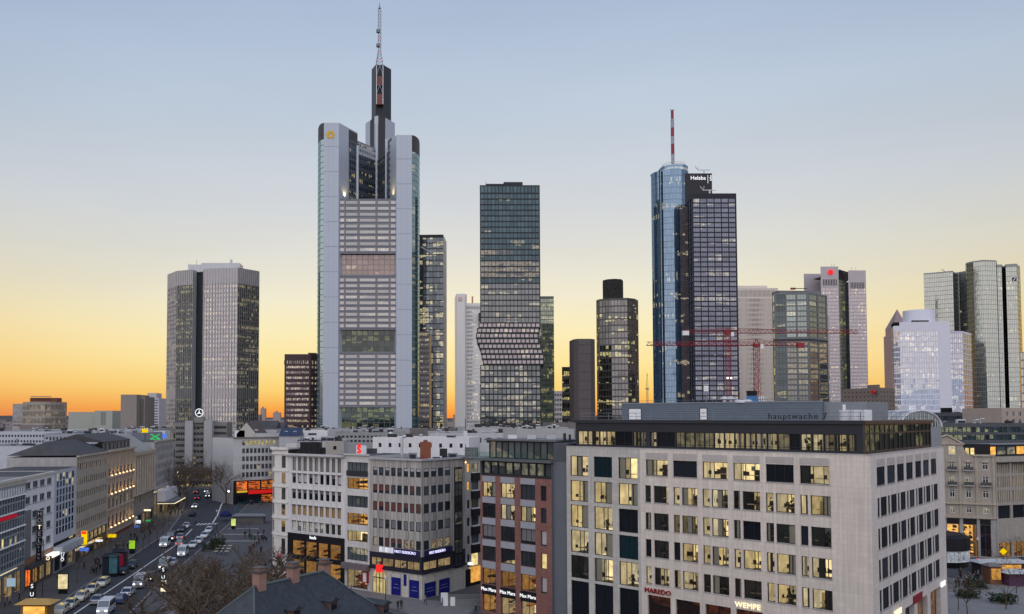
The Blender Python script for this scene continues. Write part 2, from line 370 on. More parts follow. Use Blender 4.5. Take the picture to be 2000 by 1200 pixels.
def wall(mb, P0, P1, z0, z1, cols, rows, mat, depth=.25, reveal=None, skip=None):
 """a wall with real openings; returns the openings"""
 P0 = V2(P0); P1 = V2(P1); u = (P1 - P0); Lg = u.length; u = u / Lg; n = Vector((u.y, -u.x)); rv = reveal or mat
 def pt(a, z, d=0): q = P0 + u * a - n * d; return (q.x, q.y, z)
 zc = z0; ops = []
 cols = sorted(cols); rows = sorted(rows)
 if not cols or not rows:
  mb.face([pt(0, z0), pt(Lg, z0), pt(Lg, z1), pt(0, z1)], mat); return ops
 for j, (c, d) in enumerate(rows):
  if c > zc + 1e-4: mb.face([pt(0, zc), pt(Lg, zc), pt(Lg, c), pt(0, c)], mat)
  x = 0.0
  for i, (a, b) in enumerate(cols):
   if skip and skip(i, j): continue
   if a > x + 1e-4: mb.face([pt(x, c), pt(a, c), pt(a, d), pt(x, d)], mat)
   mb.face([pt(a, c), pt(a, c, depth), pt(a, d, depth), pt(a, d)], rv); mb.face([pt(b, c, depth), pt(b, c), pt(b, d), pt(b, d, depth)], rv)
   mb.face([pt(a, c), pt(b, c), pt(b, c, depth), pt(a, c, depth)], rv); mb.face([pt(a, d, depth), pt(b, d, depth), pt(b, d), pt(a, d)], rv)
   ops.append((i, j, a, b, c, d)); x = b
  if x < Lg - 1e-4: mb.face([pt(x, c), pt(Lg, c), pt(Lg, d), pt(x, d)], mat)
  zc = d
 if z1 > zc + 1e-4: mb.face([pt(0, zc), pt(Lg, zc), pt(Lg, z1), pt(0, z1)], mat)
 return ops
def add_windows(th, P0, P1, ops, pane, frame, nx=1, ny=1, ft=.07, depth=.2, pick=None, name='window'):
 P0 = V2(P0); P1 = V2(P1); u = (P1 - P0).normalized(); rz = math.atan2(u.y, u.x)
 for (i, j, a, b, c, d) in ops:
  w = dict(w=b - a, h=d - c, loc=Vector((P0.x + u.x * a, P0.y + u.y * a, c)), rz=rz, pane=pane, frame=frame, nx=nx, ny=ny, ft=ft, inset=depth, name=name)
  if pick:
   r = pick(i, j)
   if r is False: continue
   if r: w.update(r)
  th.wins.append(w)
def block(mb, P0, P1, depth, z0, z1, mat, roof=None, front=False, parapet=0.0):
 """back, side walls and roof behind a facade P0->P1"""
 P0 = V2(P0); P1 = V2(P1); u = (P1 - P0).normalized(); n = Vector((u.y, -u.x)); A = P0 - n * depth; B = P1 - n * depth
 q = lambda p, z: (p.x, p.y, z)
 mb.face([q(P1, z0), q(B, z0), q(B, z1), q(P1, z1)], mat); mb.face([q(B, z0), q(A, z0), q(A, z1), q(B, z1)], mat); mb.face([q(A, z0), q(P0, z0), q(P0, z1), q(A, z1)], mat)
 if front: mb.face([q(P0, z0), q(P1, z0), q(P1, z1), q(P0, z1)], mat)
 zr = z1 - parapet
 mb.face([q(P0, zr), q(P1, zr), q(B, zr), q(A, zr)], roof or mat)
 return A, B
FONT = {}
def text_mesh(s, size, mat, ext=.05, align='CENTER', space=1.0):
 key = (s, size, mat.name, ext, align)
 if key in FONT: return FONT[key]
 c = bpy.data.curves.new('t', 'FONT'); c.body = s; c.size = size; c.extrude = ext; c.align_x = align; c.align_y = 'CENTER'; c.space_character = space; c.resolution_u = 3
 o = bpy.data.objects.new('t', c); COL.objects.link(o); dg = bpy.context.evaluated_depsgraph_get()
 me = bpy.data.meshes.new_from_object(o.evaluated_get(dg)); bpy.data.objects.remove(o); bpy.data.curves.remove(c)
 me.materials.clear(); me.materials.append(mat); FONT[key] = me; return me
def lettering(th, name, s, size, P, u, mat, ext=.05, space=1.0, parent=None, bold=False, align='CENTER'):
 """letters standing on a vertical wall whose left-to-right direction is u"""
 u = V2(u).normalized(); me = text_mesh(s, size, mat, ext, align, space)
 o = link(name, me, parent or th.o, Vector(P) - th.loc); o.rotation_euler = (R(90), 0, math.atan2(u.y, u.x)); return o
# ------------------------------------------------------------------ palette
asphalt = surf('asphalt', (.040, .043, .052), .85, var=.25, scale=.25, bump=.2)
paving = surf('paving', (.078, .077, .083), .85, var=.2, scale=.35, bump=.15)
paving_pale = surf('paving_pale', (.20, .195, .20), .85, var=.15, scale=.4)
paint_white = surf('paint_white', (.62, .62, .62), .7, var=.2, scale=1.5)
land = surf('land', (.06, .062, .06), .95, var=.35, scale=.01)
stone_pale = surf('stone_pale', (.60, .555, .53), .8, var=.06, scale=.35, streak=.06)
stone_joint = surf('stone_joint', (.30, .28, .28), .9)
stone_warm = surf('stone_warm', (.42, .36, .29), .85, var=.16, scale=.5, streak=.15)
stone_grey = surf('stone_grey', (.36, .345, .34), .85, var=.14, scale=.6, streak=.16)
stone_dark = surf('stone_dark', (.17, .16, .155), .85, var=.2, scale=.5, streak=.2)
plaster_white = surf('plaster_white', (.66, .645, .66), .8, var=.07, scale=.5, streak=.09)
plaster_grey = surf('plaster_grey', (.40, .395, .41), .8, var=.1, scale=.4, streak=.1)
concrete = surf('concrete', (.33, .315, .31), .85, var=.12, scale=.3, streak=.18)
brick_red = surf('brick_red', (.335, .135, .105), .85, var=.16, scale=1.2)
metal_dark = surf('metal_dark', (.028, .03, .036), .45, .3, var=.1)
metal_black = surf('metal_black', (.012, .012, .016), .45, .2, var=.1)
metal_grey = surf('metal_grey', (.22, .235, .26), .5, .4, var=.1)
metal_blue = surf('metal_blue', (.13, .16, .20), .55, .2, var=.08, scale=.4)
metal_white = surf('metal_white', (.62, .63, .66), .45, .1, var=.05)
alu = surf('alu', (.50, .505, .53), .42, .35, var=.06, scale=.1)
alu_white = surf('alu_white', (.50, .53, .60), .38, .25, var=.04, scale=.05)
alu_pink = surf('alu_pink', (.46, .43, .43), .5, .2, var=.06, scale=.1)
slate = surf('slate', (.030, .037, .046), .6, var=.3, scale=1.4, streak=.35, bump=.3, spec=.5)
roof_dark = surf('roof_dark', (.055, .055, .06), .8, var=.25, scale=.4, streak=.15)
roof_grey = surf('roof_grey', (.17, .172, .185), .85, var=.22, scale=.25)
roof_pale = surf('roof_pale', (.33, .33, .35), .8, var=.2, scale=.2)
roof_tile = surf('roof_tile', (.10, .075, .07), .8, var=.3, scale=.8)
brown_panel = surf('brown_panel', (.075, .045, .05), .6, var=.12)
black_panel = surf('black_panel', (.012, .013, .02), .35, var=.1)
navy = surf('navy', (.006, .008, .16), .5, var=.08)
red_paint = surf('red_paint', (.26, .02, .03), .5, var=.12)
white_paint = surf('white_paint', (.75, .75, .75), .5, var=.05)
copper = surf('copper', (.10, .30, .22), .7, var=.25)
rubber = surf('rubber', (.012, .012, .012), .8)
chrome = surf('chrome', (.6, .6, .62), .2, .9)
car_paint = surf('car_paint', (.5, .5, .5), .3, .1, var=.03, objcol=True, spec=.6)
cloth = surf('cloth', (.05, .05, .06), .9, var=.2, scale=4, objcol=True)
trouser = surf('trouser', (.018, .02, .03), .9, var=.2)
skin = surf('skin', (.45, .27, .19), .6)
hair = surf('hair', (.02, .014, .01), .7)
bark = surf('bark', (.100, .072, .050), .9, var=.3, scale=3)
twig = surf('twig', (.092, .066, .046), .9, var=.3, scale=3)
leafage = surf('leafage', (.03, .045, .02), .8, var=.4, scale=3)
blind = surf('blind', (.42, .40, .40), .8, var=.08)
blind_red = surf('blind_red', (.125, .045, .038), .8, var=.12)
blind_grey = surf('blind_grey', (.17, .165, .175), .8, var=.12)
wood_red = surf('wood_red', (.12, .035, .025), .7)
# room surfaces glow in place of lamplight, sides dimmer; dusk rooms are unlit
glow('dusk_wall', (.6, .6, .62), .05, .5, scale=.8); glow('dusk_wall2', (.5, .5, .5), .022, .4); glow('dusk_ceiling', (.7, .7, .65), .06)
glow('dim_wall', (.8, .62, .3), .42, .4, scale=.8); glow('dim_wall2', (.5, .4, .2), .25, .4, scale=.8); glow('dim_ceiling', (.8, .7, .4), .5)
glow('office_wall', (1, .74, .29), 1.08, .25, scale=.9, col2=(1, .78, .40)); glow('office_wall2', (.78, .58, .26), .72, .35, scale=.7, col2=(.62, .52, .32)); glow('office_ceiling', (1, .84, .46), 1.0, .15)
glow('shop_wall', (.95, .50, .13), 1.0, .3, scale=1.6); glow('shop_wall2', (.75, .36, .09), .4, .3, scale=1.6); glow('shop_ceiling', (1, .62, .22), .6, .2)
glow('cream_wall', (.95, .74, .40), 1.05, .3, scale=1.3); glow('cream_wall2', (.7, .5, .24), .45, .3, scale=1.3); glow('cream_ceiling', (1, .85, .55), .8, .1)
glow('redshop_wall', (1, .12, .03), .8, .4, scale=1.6, col2=(1, .3, .05)); glow('redshop_wall2', (1, .20, .03), .9, .4, scale=1.0); glow('redshop_ceiling', (1, .25, .08), .8, .2)
glow('room_lamp', (1, .93, .72), 2.2, .1)
surf('room_floor', (.10, .08, .05)); surf('furniture_dark', (.03, .025, .02)); surf('desk', (.5, .4, .25)); surf('cabinet', (.25, .2, .12)); surf('picture', (.15, .2, .25)); surf('plant_leaf', (.03, .06, .015)); surf('curtain', (.5, .47, .38))
surf('goods_warm', (.45, .22, .07)); surf('goods_pale', (.6, .55, .45)); surf('goods_red', (.4, .05, .04))
pane_clear = clear_glass('pane_clear', .09)
pane_rail = clear_glass('pane_rail', .14, (.72, .90, .84))
pane_dark = glass('pane_dark', (.010, .012, .017), (.75, .82, .95), .07, var=.5)
pane_mid = glass('pane_mid', (.03, .033, .04), (.8, .87, 1), .16, var=.5)
pane_street = glass('pane_street', (.022, .022, .025), (.85, .9, 1), .10, lit=.10, litcol=(1, .72, .32), strength=.5, var=.6)
pane_cold = glass('pane_cold', (.055, .065, .07), (.8, .95, 1), .14, lit=.15, litcol=(1, .85, .5), strength=.25, var=.6)
pane_yellow = glow('pane_yellow', (1, .78, .34), .8, .35, scale=1.0)
pane_orange = glow('pane_orange', (1, .48, .10), .9, .4, scale=1.3)
sign_white = glow('sign_white', (.95, .96, 1), 1.25, .02)
sign_violet = glow('sign_violet', (.72, .70, 1), 1.5, .1)
sign_red = glow('sign_red', (1, .03, .03), 1.1, .03)
sign_yellow = glow('sign_yellow', (1, .66, .0), .95, .05)
sign_warm = glow('sign_warm', (1, .85, .55), 1.4, .1)
sign_green = glow('sign_green', (.05, .9, .2), .7, .1)
sign_lime = glow('sign_lime', (.45, .85, .05), .7, .05)
sign_blue = glow('sign_blue', (.10, .25, 1), .9, .1)
lamp_warm = glow('lamp_warm', (1, .62, .25), 7, .2, sample=True)
lamp_white = glow('lamp_white', (1, .92, .8), 5, .2)
lamp_red = glow('lamp_red', (1, .06, .03), 3, .2)
lamp_red_low = glow('lamp_red_low', (1, .06, .03), .8, .2)
# ------------------------------------------------------------------ ground
def sheet(name, pts, z, mat):
 mb = MB(); mb.face([(p[0], p[1], z) for p in pts], mat); return struct(name, mb)
gm = MB(); gm.face([(-14000, -6000, -.04), (14000, -6000, -.04), (14000, 16000, -.04), (-14000, 16000, -.04)], land); struct('ground', gm)
# the paved squares around the guardhouse and the streets
sheet('pavement', [(-140, 60), (160, 60), (160, 480), (-140, 480)], 0.0, paving)
# the street running away on the left
def road_strip(name, left, right, z, mat):
 mb = MB()
 for i in range(len(left) - 1):
  mb.face([(*left[i], z), (*right[i], z), (*right[i + 1], z), (*left[i + 1], z)], mat)
 return struct(name, mb)
ROADL = [on(60, 1225), on(150, 1156), on(262, 1085), on(330, 1040), on(352, 1010), on(362, 985), on(368, 950), on(366, 930)]
ROADR = [on(215, 1235), on(300, 1150), on(395, 1070), on(440, 1030), on(462, 1008), on(500, 968), on(470, 948), on(425, 930)]
def strip2(name, L_, R_, z, mat):
 mb = MB()
 for i in range(len(L_) - 1):
  mb.face([(L_[i].x, L_[i].y, z), (R_[i].x, R_[i].y, z), (R_[i + 1].x, R_[i + 1].y, z), (L_[i + 1].x, L_[i + 1].y, z)], mat)
 return struct(name, mb)
strip2('road', ROADL, ROADR, .004, asphalt)
# a raised kerb along both edges of the road
def kerb(name, pts, off):
 mb = MB()
 for a, b in zip(pts[:-1], pts[1:]):
  d = (b - a); d.z = 0; d.normalize(); n = Vector((d.y, -d.x, 0)) * off
  q = [a, b, b + n, a + n]
  if off < 0: q = [a, a + n, b + n, b]
  if off > 0: q = [a, a + n, b + n, b]
  if off < 0: q = q[::-1]
  mb.prism([(p.x, p.y) for p in q], 0.0, .12, paving_pale)
 return struct(name, mb)
kerb('kerb', ROADL[:6], -.3); kerb('kerb', ROADR[:6], .3)
# lane line, crossing, far line
def line(name, pts, w, z=.010):
 mb = MB()
 for a, b in zip(pts[:-1], pts[1:]):
  d = (b - a).normalized(); n = Vector((d.y, -d.x, 0)) * w / 2
  mb.face([(*(a - n).xy, z), (*(a + n).xy, z), (*(b + n).xy, z), (*(b - n).xy, z)], paint_white)
 return struct(name, mb)
line('road_marking', [on(118, 1218), on(175, 1179), on(262, 1121), on(345, 1064), on(375, 1034)], .28)
line('road_marking', [on(414, 1024), on(424, 1008), on(433, 985), on(437, 980)], .45)
for i in range(6):
 a = on(384.5 + i * 7.0, 1024.6 - i * .25); b = on(388.5 + i * 7.0, 1024.4 - i * .25)
 mb = MB(); mb.face([(a.x, a.y - 2.0, .010), (b.x, b.y - 2.0, .010), (b.x, b.y + 2.0, .010), (a.x, a.y + 2.0, .010)], paint_white); struct('crossing_stripe', mb)
# pale paved triangle and side street on the far right
sheet('plaza_paving', [on(330, 1150), on(372, 1118), on(352, 1180), on(300, 1200)], .006, paving_pale) if False else None
sheet('plaza_paving', [on(356, 1124).xy, on(372, 1140).xy, on(352, 1210).xy, on(312, 1190).xy][::-1], .006, paving_pale)
sheet('plaza_paving', [on(640, 1150).xy, on(820, 1205).xy, on(900, 1215).xy, on(935, 1180).xy, on(830, 1172).xy, on(725, 1145).xy], .006, surf('paving_square', (.15, .145, .15), .85, var=.2))
sheet('side_street', [on(1850, 1110).xy, on(2050, 1135).xy, on(2050, 1075).xy, on(1850, 1060).xy], .006, asphalt)
sheet('plaza_paving', [on(1848, 1215).xy, on(2060, 1215).xy, on(2060, 1150).xy, on(1848, 1128).xy], .006, paving_pale)
# stone setts bands on the square in front of the white corner house
for i, (x0, x1, y) in enumerate([(440, 520, 1057), (436, 512, 1044), (446, 505, 1033)]):
 line('paving_band', [on(x0, y), on(x1, y)], .5, .012)
# ------------------------------------------------------------------ skyline towers
def PT(px, D, py=650): p = at(px, py, D); return V2(p)
def facade(th, P0, P1, z0, z1, n, wr, rows, mat, pane, depth=.35, m=0.0, frame=None, nx=1, ny=1, ft=.1, name='facade', m1=None, pick=None, wname='window', skip=None):
 mb = MB(); L = (V2(P1) - V2(P0)).length
 ops = wall(mb, P0, P1, z0, z1, cols_n(L, n, m, m1, wr), rows, mat, depth, skip=skip)
 o = th.part(name, mb)
 add_windows(th, P0, P1, ops, pane, frame or metal_dark, nx, ny, ft, depth, pick, name=wname)
 return o
def tower_body(th, chain, z0, z1, mat, back=22, roof=None, name='core', inset=.0):
 """plain back walls and roof behind the visible chain of facade corners"""
 pts = [V2(p) for p in chain]; mb = MB(); e0, e1 = pts[0], pts[-1]; k = .03
 poly = pts + [(e1 + (e0 - e1) * k) * (1 + back / e1.y), (e0 + (e1 - e0) * k) * (1 + back / e0.y)]
 n = len(pts)
 for a in range(n - 1, len(poly)):
  p, q = poly[a], poly[(a + 1) % len(poly)]
  mb.face([(p.x, p.y, z0), (q.x, q.y, z0), (q.x, q.y, z1), (p.x, p.y, z1)], mat)
 mb.face([(p.x, p.y, z1) for p in poly], roof or mat)
 return th.part(name, mb)
def mid(px, D): p = PT(px, D); return (p.x, p.y, 0)
def fins(th, P0, P1, z0, z1, n, w, d, mat, name='fins'):
 P0 = V2(P0); P1 = V2(P1); u = (P1 - P0).normalized(); L = (P1 - P0).length; nn = Vector((u.y, -u.x)); mb = MB()
 for i in range(n + 1):
  c = P0 + u * (L * i / n)
  a, b = c - u * w / 2, c + u * w / 2
  mb.prism([tuple(a + nn * d), tuple(b + nn * d), tuple(b - nn * .05), tuple(a - nn * .05)], z0, z1, mat)
 return th.part(name, mb, kind='stuff')
def bands(th, P0, P1, zs, h, d, mat, name='floor_bands'):
 P0 = V2(P0); P1 = V2(P1); u = (P1 - P0).normalized(); nn = Vector((u.y, -u.x)); mb = MB()
 for z in zs:
  mb.prism([tuple(P0 + nn * d), tuple(P1 + nn * d), tuple(P1 - nn * .05), tuple(P0 - nn * .05)], z, z + h, mat, bottom=True)
 return th.part(name, mb, kind='stuff')
# --- twin octagon tower on the left
def octagon_tower():
 D = 664; th = Thing('office_tower', 'grey ribbed twin octagon tower with a dark vertical recess, left of the tallest tower', 'skyscraper', mid(415, D))
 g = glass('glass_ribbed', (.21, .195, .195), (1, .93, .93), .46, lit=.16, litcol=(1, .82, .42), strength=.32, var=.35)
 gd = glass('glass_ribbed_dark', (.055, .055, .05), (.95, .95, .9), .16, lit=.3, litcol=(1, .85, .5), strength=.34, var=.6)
 zt = zat(529, D); z1 = zat(557, D); zb = 0
 A = [PT(327, 684), PT(344, 668), PT(376, 662), PT(383, 668)]
 B = [PT(395, 668), PT(397.5, 661), PT(463, 655), PT(505, 672)]
 zA = zat(527, 662); zB = zat(525, 660)
 tower_body(th, A, 0, zA, alu, 26, roof_grey); tower_body(th, B, 0, zB, alu, 26, roof_grey)
 rz = [r for r in rows_n(8, z1, 36, .60)]
 def part_rows(): return [r for k, r in enumerate(rz) if k not in (11, 12)]
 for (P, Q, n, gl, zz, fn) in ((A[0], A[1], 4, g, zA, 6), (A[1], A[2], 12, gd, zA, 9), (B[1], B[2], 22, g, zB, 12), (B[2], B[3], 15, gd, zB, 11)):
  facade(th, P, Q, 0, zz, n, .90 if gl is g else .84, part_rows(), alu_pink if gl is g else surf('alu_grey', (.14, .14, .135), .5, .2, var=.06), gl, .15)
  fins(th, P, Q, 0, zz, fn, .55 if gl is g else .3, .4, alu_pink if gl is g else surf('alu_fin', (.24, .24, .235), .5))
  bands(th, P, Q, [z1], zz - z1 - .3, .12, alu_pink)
 mb = MB(); P, Q = A[2], A[3]; mb.face([(P.x, P.y, 0), (Q.x, Q.y, 0), (Q.x, Q.y, zA), (P.x, P.y, zA)], alu)
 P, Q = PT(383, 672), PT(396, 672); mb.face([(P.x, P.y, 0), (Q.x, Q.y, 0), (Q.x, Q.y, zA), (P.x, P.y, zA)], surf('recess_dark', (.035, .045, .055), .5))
 P, Q = B[0], B[1]; mb.face([(P.x, P.y, 0), (Q.x, Q.y, 0), (Q.x, Q.y, zB), (P.x, P.y, zB)], alu_pink); th.part('recess', mb)
 mb = MB()
 for a, b, y, d in ((366, 392, 517, 670), (392, 467, 514, 668)):
  p = PT(a, d); q = PT(b, d); mb.prism([(p.x, p.y), (q.x, q.y), (q.x, q.y + 14), (p.x, p.y + 14)], zB - 1, zat(y, d), alu)
 p = PT(450, 669); mb.box(p.x - .8, p.x + .8, p.y, p.y + 1.5, zB, zat(507, 669), alu); th.part('plant_room', mb)
 for a, y in ((367, 515), (383, 508), (462, 514)):
  mb = MB(); p = PT(a, 672); mb.tube([(p.x, p.y, zB), (p.x, p.y, zat(y, 672))], .15, metal_dark, 4); th.part('antenna', mb)
 th.finish()
octagon_tower()
# --- dark brown slab with lit bands
def brown_slab():
 D = 600; th = Thing('office_slab', 'dark brown office slab with bright window bands beside the tallest tower', 'office block', mid(585, D))
 zt = zat(692, D); A, B, C = PT(556, D), PT(607, D), PT(621, D + 8); g = glass('glass_brown', (.05, .04, .05), (1, .9, .9), .2, lit=.55, litcol=(1, .82, .55), strength=.42, var=.6)
 rows = rows_n(zat(838, D), zat(712, D), 12, .42); rows.append((zat(711, D) , zat(704.5, D)))
 rows = sorted(rows)
 facade(th, A, B, 0, zt, 13, .86, [r for r in rows if r[1] < zt - 1], brown_panel, g, .3, 1.2)
 facade(th, B, C, 0, zt, 2, .55, [r for r in rows if r[1] < zt - 1], brown_panel, g, .3, .6)
 fins(th, A, B, zat(713, D), zat(704, D), 13, .45, .25, brown_panel)
 tower_body(th, [A, B, C], 0, zt, brown_panel, 20)
 mb = MB(); p, q = PT(602, D + 6), PT(618, D + 8); mb.prism([tuple(p), tuple(q), (q.x, q.y + 8), (p.x, p.y + 8)], zt, zat(688, D), brown_panel); th.part('plant_room', mb); th.finish()
brown_slab()
# --- the tallest tower, white, with sky gardens and mast
def tall_tower():
 D = 560; th = Thing('tallest_tower', 'tallest white tower with stepped crown, glazed sky gardens and lattice mast', 'skyscraper', mid(720, D))
 wht = surf('tower_white', (.41, .45, .52), .4, .2, var=.03, scale=.05)
 teal = glass('glass_teal', (.06, .105, .11), (.78, .95, .97), .36, var=.25, lit=.05, litcol=(1, .85, .5), strength=.2)
 lou = surf('louver', (.055, .055, .065), .6)
 zg = lambda y: zat(y, D)
 # pillars
 def pillar(pts, zt, front_edges, glass_edges, name, louver_edges=(), ybot_l=None):
  mb = MB(); n = len(pts); pts = [V2(p) for p in pts]
  mb2 = MB()
  for i in range(n):
   p, q = pts[i], pts[(i + 1) % n]
   m = wht
   zz = [(0, zt, wht)]
   if i in glass_edges: zz = [(0, zt - 11, teal), (zt - 11, zt, lou)]
   for a, b, mm in zz: (mb2 if mm is teal else mb).face([(p.x, p.y, a), (q.x, q.y, a), (q.x, q.y, b), (p.x, p.y, b)], mm)
  mb.face([(p.x, p.y, zt) for p in pts], roof_grey)
  o = th.part(name, mb)
  if mb2.f: th.part('curved_glazing', mb2)
  for i in glass_edges:
   p, q = pts[i], pts[(i + 1) % n]
   bands(th, p, q, [zt - 11 - 3.8 * k for k in range(1, 52)], .45, .06, surf('band_teal', (.13, .19, .20), .5))
  return o
 zl, zr = zg(240), zg(264)
 Lp = [PT(619.5, 572), PT(621.5, 566), PT(625, 562), PT(631, 560), PT(660.5, 560), PT(697, 580), PT(660, 600), PT(622, 590)]
 pillar(Lp, zl, (), (0, 1, 2), 'corner_pillar')
 Rp = [PT(774, 560), PT(804.5, 560), PT(811, 562), PT(816, 566), PT(819, 571), PT(820, 578), PT(816, 600), PT(780, 600), PT(757, 580)]
 pillar(Rp, zr, (), (1, 2, 3, 4), 'corner_pillar')
 # joints in the cladding of the pillars
 for P, Q, zt in ((Lp[3], Lp[4], zl), (Rp[0], Rp[1], zr)):
  mb = MB(); u = (Q - P).normalized(); nn = Vector((u.y, -u.x))
  for k in range(0, 10):
   z = zt - 16.5 * k - 16
   if z < 5: break
   mb.prism([tuple(P + nn * .02 + u * .1), tuple(Q + nn * .02 - u * .1), tuple(Q - nn * .05 - u * .1), tuple(P - nn * .05 + u * .1)], z, z + .32, surf('joint_mid', (.25, .27, .32), .6), bottom=True)
  for fr in (.34, .67):
   c = P + (Q - P) * fr; mb.prism([tuple(c + nn * .015 - u * .06), tuple(c + nn * .015 + u * .06), tuple(c + u * .06 - nn * .05), tuple(c - u * .06 - nn * .05)], 6, zt - 1, surf('joint_pale', (.34, .37, .43), .6), bottom=True)
  th.part('cladding_joints', mb, kind='stuff')
 # louvres on the crown of the left pillar
 P, Q = PT(680.5, 570.5), PT(697.2, 579.8); mb = MB(); u = (Q - P).normalized(); nn = Vector((u.y, -u.x)); za, zb = zl - 12.5, zl - 1
 mb.prism([tuple(P + nn * .1), tuple(Q + nn * .1), tuple(Q), tuple(P)], za, zb, lou, bottom=True); th.part('louver', mb)
 # centre front: three window fields between glazed gardens
 A, B = PT(660.5, 561.5), PT(774, 561.5); L = (B - A).length
 fr_m = surf('mullion_grey', (.20, .20, .23), .5, .2, var=.05); gw = glass('glass_front', (.12, .12, .125), (1, .97, .97), .36, lit=.12, litcol=(1, .84, .5), strength=.20, var=.3, nscale=.5)
 cols = [(L * a, L * b) for a, b in ((.015, .095), (.125, .325), (.365, .64), (.675, .87), (.905, .985))]
 fields = [(388, 492, 9), (540, 641, 9), (690, 793, 9)]
 gardens = [(495, 536, surf('garden_brown', (.21, .145, .13), .5), .10), (644, 687, metal_dark, .5), (796, 836, metal_dark, .6)]
 edges = []
 for yt, yb, n in fields:
  mb = MB(); z0, z1 = zg(yb), zg(yt); rows = rows_n(z0, z1, n, .58, .4)
  ops = wall(mb, A, B, z0, z1, cols, rows, fr_m, .3); th.part('facade', mb)
  for (i, j, a, b, c, d) in ops:
   add_windows(th, A, B, [(i, j, a, b, c, d)], gw, fr_m, nx={0: 3, 1: 7, 2: 9, 3: 7, 4: 3}[i], ft=.16, depth=.3)
  bands(th, A, B, [z0 + k * (z1 - z0) / n - .05 for k in range(0, n + 1)], .32, .14, surf('mullion_dark', (.14, .14, .17), .5))
  # slim fins between the panes
 gdark = [glass('glass_garden_brown', (.16, .11, .10), (1, .85, .82), .20, lit=.10, litcol=(1, .8, .5), strength=.3, var=.25), glass('glass_garden_dark', (.008, .010, .010), (.9, 1, .95), .07, lit=.12, litcol=(.62, .6, .28), strength=.20, var=.5),
             glass('glass_garden_green', (.008, .016, .018), (.8, 1, .95), .09, lit=.25, litcol=(.6, .62, .2), strength=.22, var=.5)]
 for k, (yt, yb, m, _) in enumerate(gardens):
  z0, z1 = zg(yb), zg(yt); P, Q = PT(664, 564), PT(773, 564)
  frm = surf('garden_frame', (.10, .105, .11), .5) if k != 0 else surf('garden_frame_brown', (.30, .24, .23), .5)
  facade(th, P, Q, z0, z1, 10, .90, rows_n(z0, z1, 4, .90), frm, gdark[k], .12, 0.2, frame=frm, ft=.05, name='garden_glazing', wname='garden_pane')
  mb = MB(); mb.prism([tuple(A), tuple(B), tuple(Q), tuple(P)], z1, zg(fields[k][1]) - .004, fr_m, bottom=True); mb.prism([tuple(A), tuple(B), tuple(Q), tuple(P)], zg(fields[k + 1][0]) + .004 if k < 2 else z0 - .5, z0, fr_m)
  s = [A, P]; mb.face([(A.x, A.y, z0), (P.x, P.y, z0), (P.x, P.y, z1), (A.x, A.y, z1)], lou); mb.face([(Q.x, Q.y, z0), (B.x, B.y, z0), (B.x, B.y, z1), (Q.x, Q.y, z1)], lou); th.part('garden_soffit', mb)
 mb = MB(); mb.face([(A.x, A.y, 0), (B.x, B.y, 0), (B.x, B.y, zg(836)), (A.x, A.y, zg(836))], fr_m)
 zt = zg(388); p, q = PT(680, 592), PT(757, 592); mb.face([(A.x, A.y, zt), (B.x, B.y, zt), (q.x, q.y, zt), (p.x, p.y, zt)], roof_grey); th.part('base_and_terrace', mb)
 # the court behind: two wings meeting in a V
 gc = glass('glass_court', (.02, .025, .035), (.62, .72, .9), .22, lit=.06, litcol=(1, .8, .4), strength=.4, var=.5); wc = surf('court_wall', (.075, .09, .11), .5, var=.05); wc2 = surf('court_wall_pale', (.36, .38, .42), .5)
 V0, V1, V2_ = PT(681, 576), PT(735, 600), PT(762, 576); zc = zg(283)
 z0 = zt - 6; rr = rows_n(z0, zat(300, 585), 8, .5)
 facade(th, V0, V1, z0, zat(302, 585), 14, .72, rr, wc, gc, .3, .8, name='court_wall'); facade(th, V1, V2_, z0, zat(302, 585), 12, .72, rr, wc, gc, .3, .8, name='court_wall')
 facade(th, V0, V1, zat(302, 585) + .02, zat(277, 585), 14, .62, rows_n(zat(302, 585) + 1, zat(279, 585), 2, .5), wc2, gc, .3, .8, name='court_wall')
 mb = MB(); mb.face([(V1.x, V1.y, zat(302, 585)), (V2_.x, V2_.y, zat(302, 585)), (V2_.x, V2_.y, zat(302, 585) + .1), (V1.x, V1.y, zat(302, 585) + .1)], wc); mb.prism([tuple(V0), tuple(V1), (V1.x - 10, V1.y + 14), (V0.x - 5, V0.y + 14)], zat(277, 585) - 1, zat(277, 585), wc2); th.part('court_roof', mb)
 c = V1; mb = MB(); mb.prism([(c.x - .7, c.y - 1.2), (c.x + .7, c.y - 1.2), (c.x + .7, c.y), (c.x - .7, c.y)], zt, zat(240, 600), wht)
 for px, dd in ((697.5, 579), (754, 583)):
  p = PT(px, dd); mb.prism([(p.x - .7, p.y - .8), (p.x + .7, p.y - .8), (p.x + .7, p.y), (p.x - .7, p.y)], zt, zat(285 if px < 700 else 272, dd), wht)
 th.part('court_columns', mb)
 for P, Q, ytop, n in ((PT(680.5, 570.7), PT(696.5, 579.4), 276, 4), (PT(757.8, 579.2), PT(765.5, 571.2), 272, 3)):
  u = (Q - P).normalized(); o = Vector((u.y, -u.x)) * .25; facade(th, P + o, Q + o, zt, zat(ytop, 575), n, .74, rows_n(zt + 1, zat(ytop, 575) - .5, 10, .55), wc, gc, .15, .2, name='flank_glazing')
 # stair core behind the court
 C = [PT(713, 612), PT(722, 606), PT(730.5, 601), PT(738, 601), PT(752, 606), PT(771, 614)]; tops = [241, 236, 228, 226, 230, 241]
 zc = [zat(t, p.y) for t, p in zip(tops, C)]; mm = [wht, lou, wht, lou, wht]; mb = MB()
 for i in range(5):
  p, q = C[i], C[i + 1]; mb.face([(p.x, p.y, 150), (q.x, q.y, 150), (q.x, q.y, zc[i + 1]), (p.x, p.y, zc[i])], mm[i])
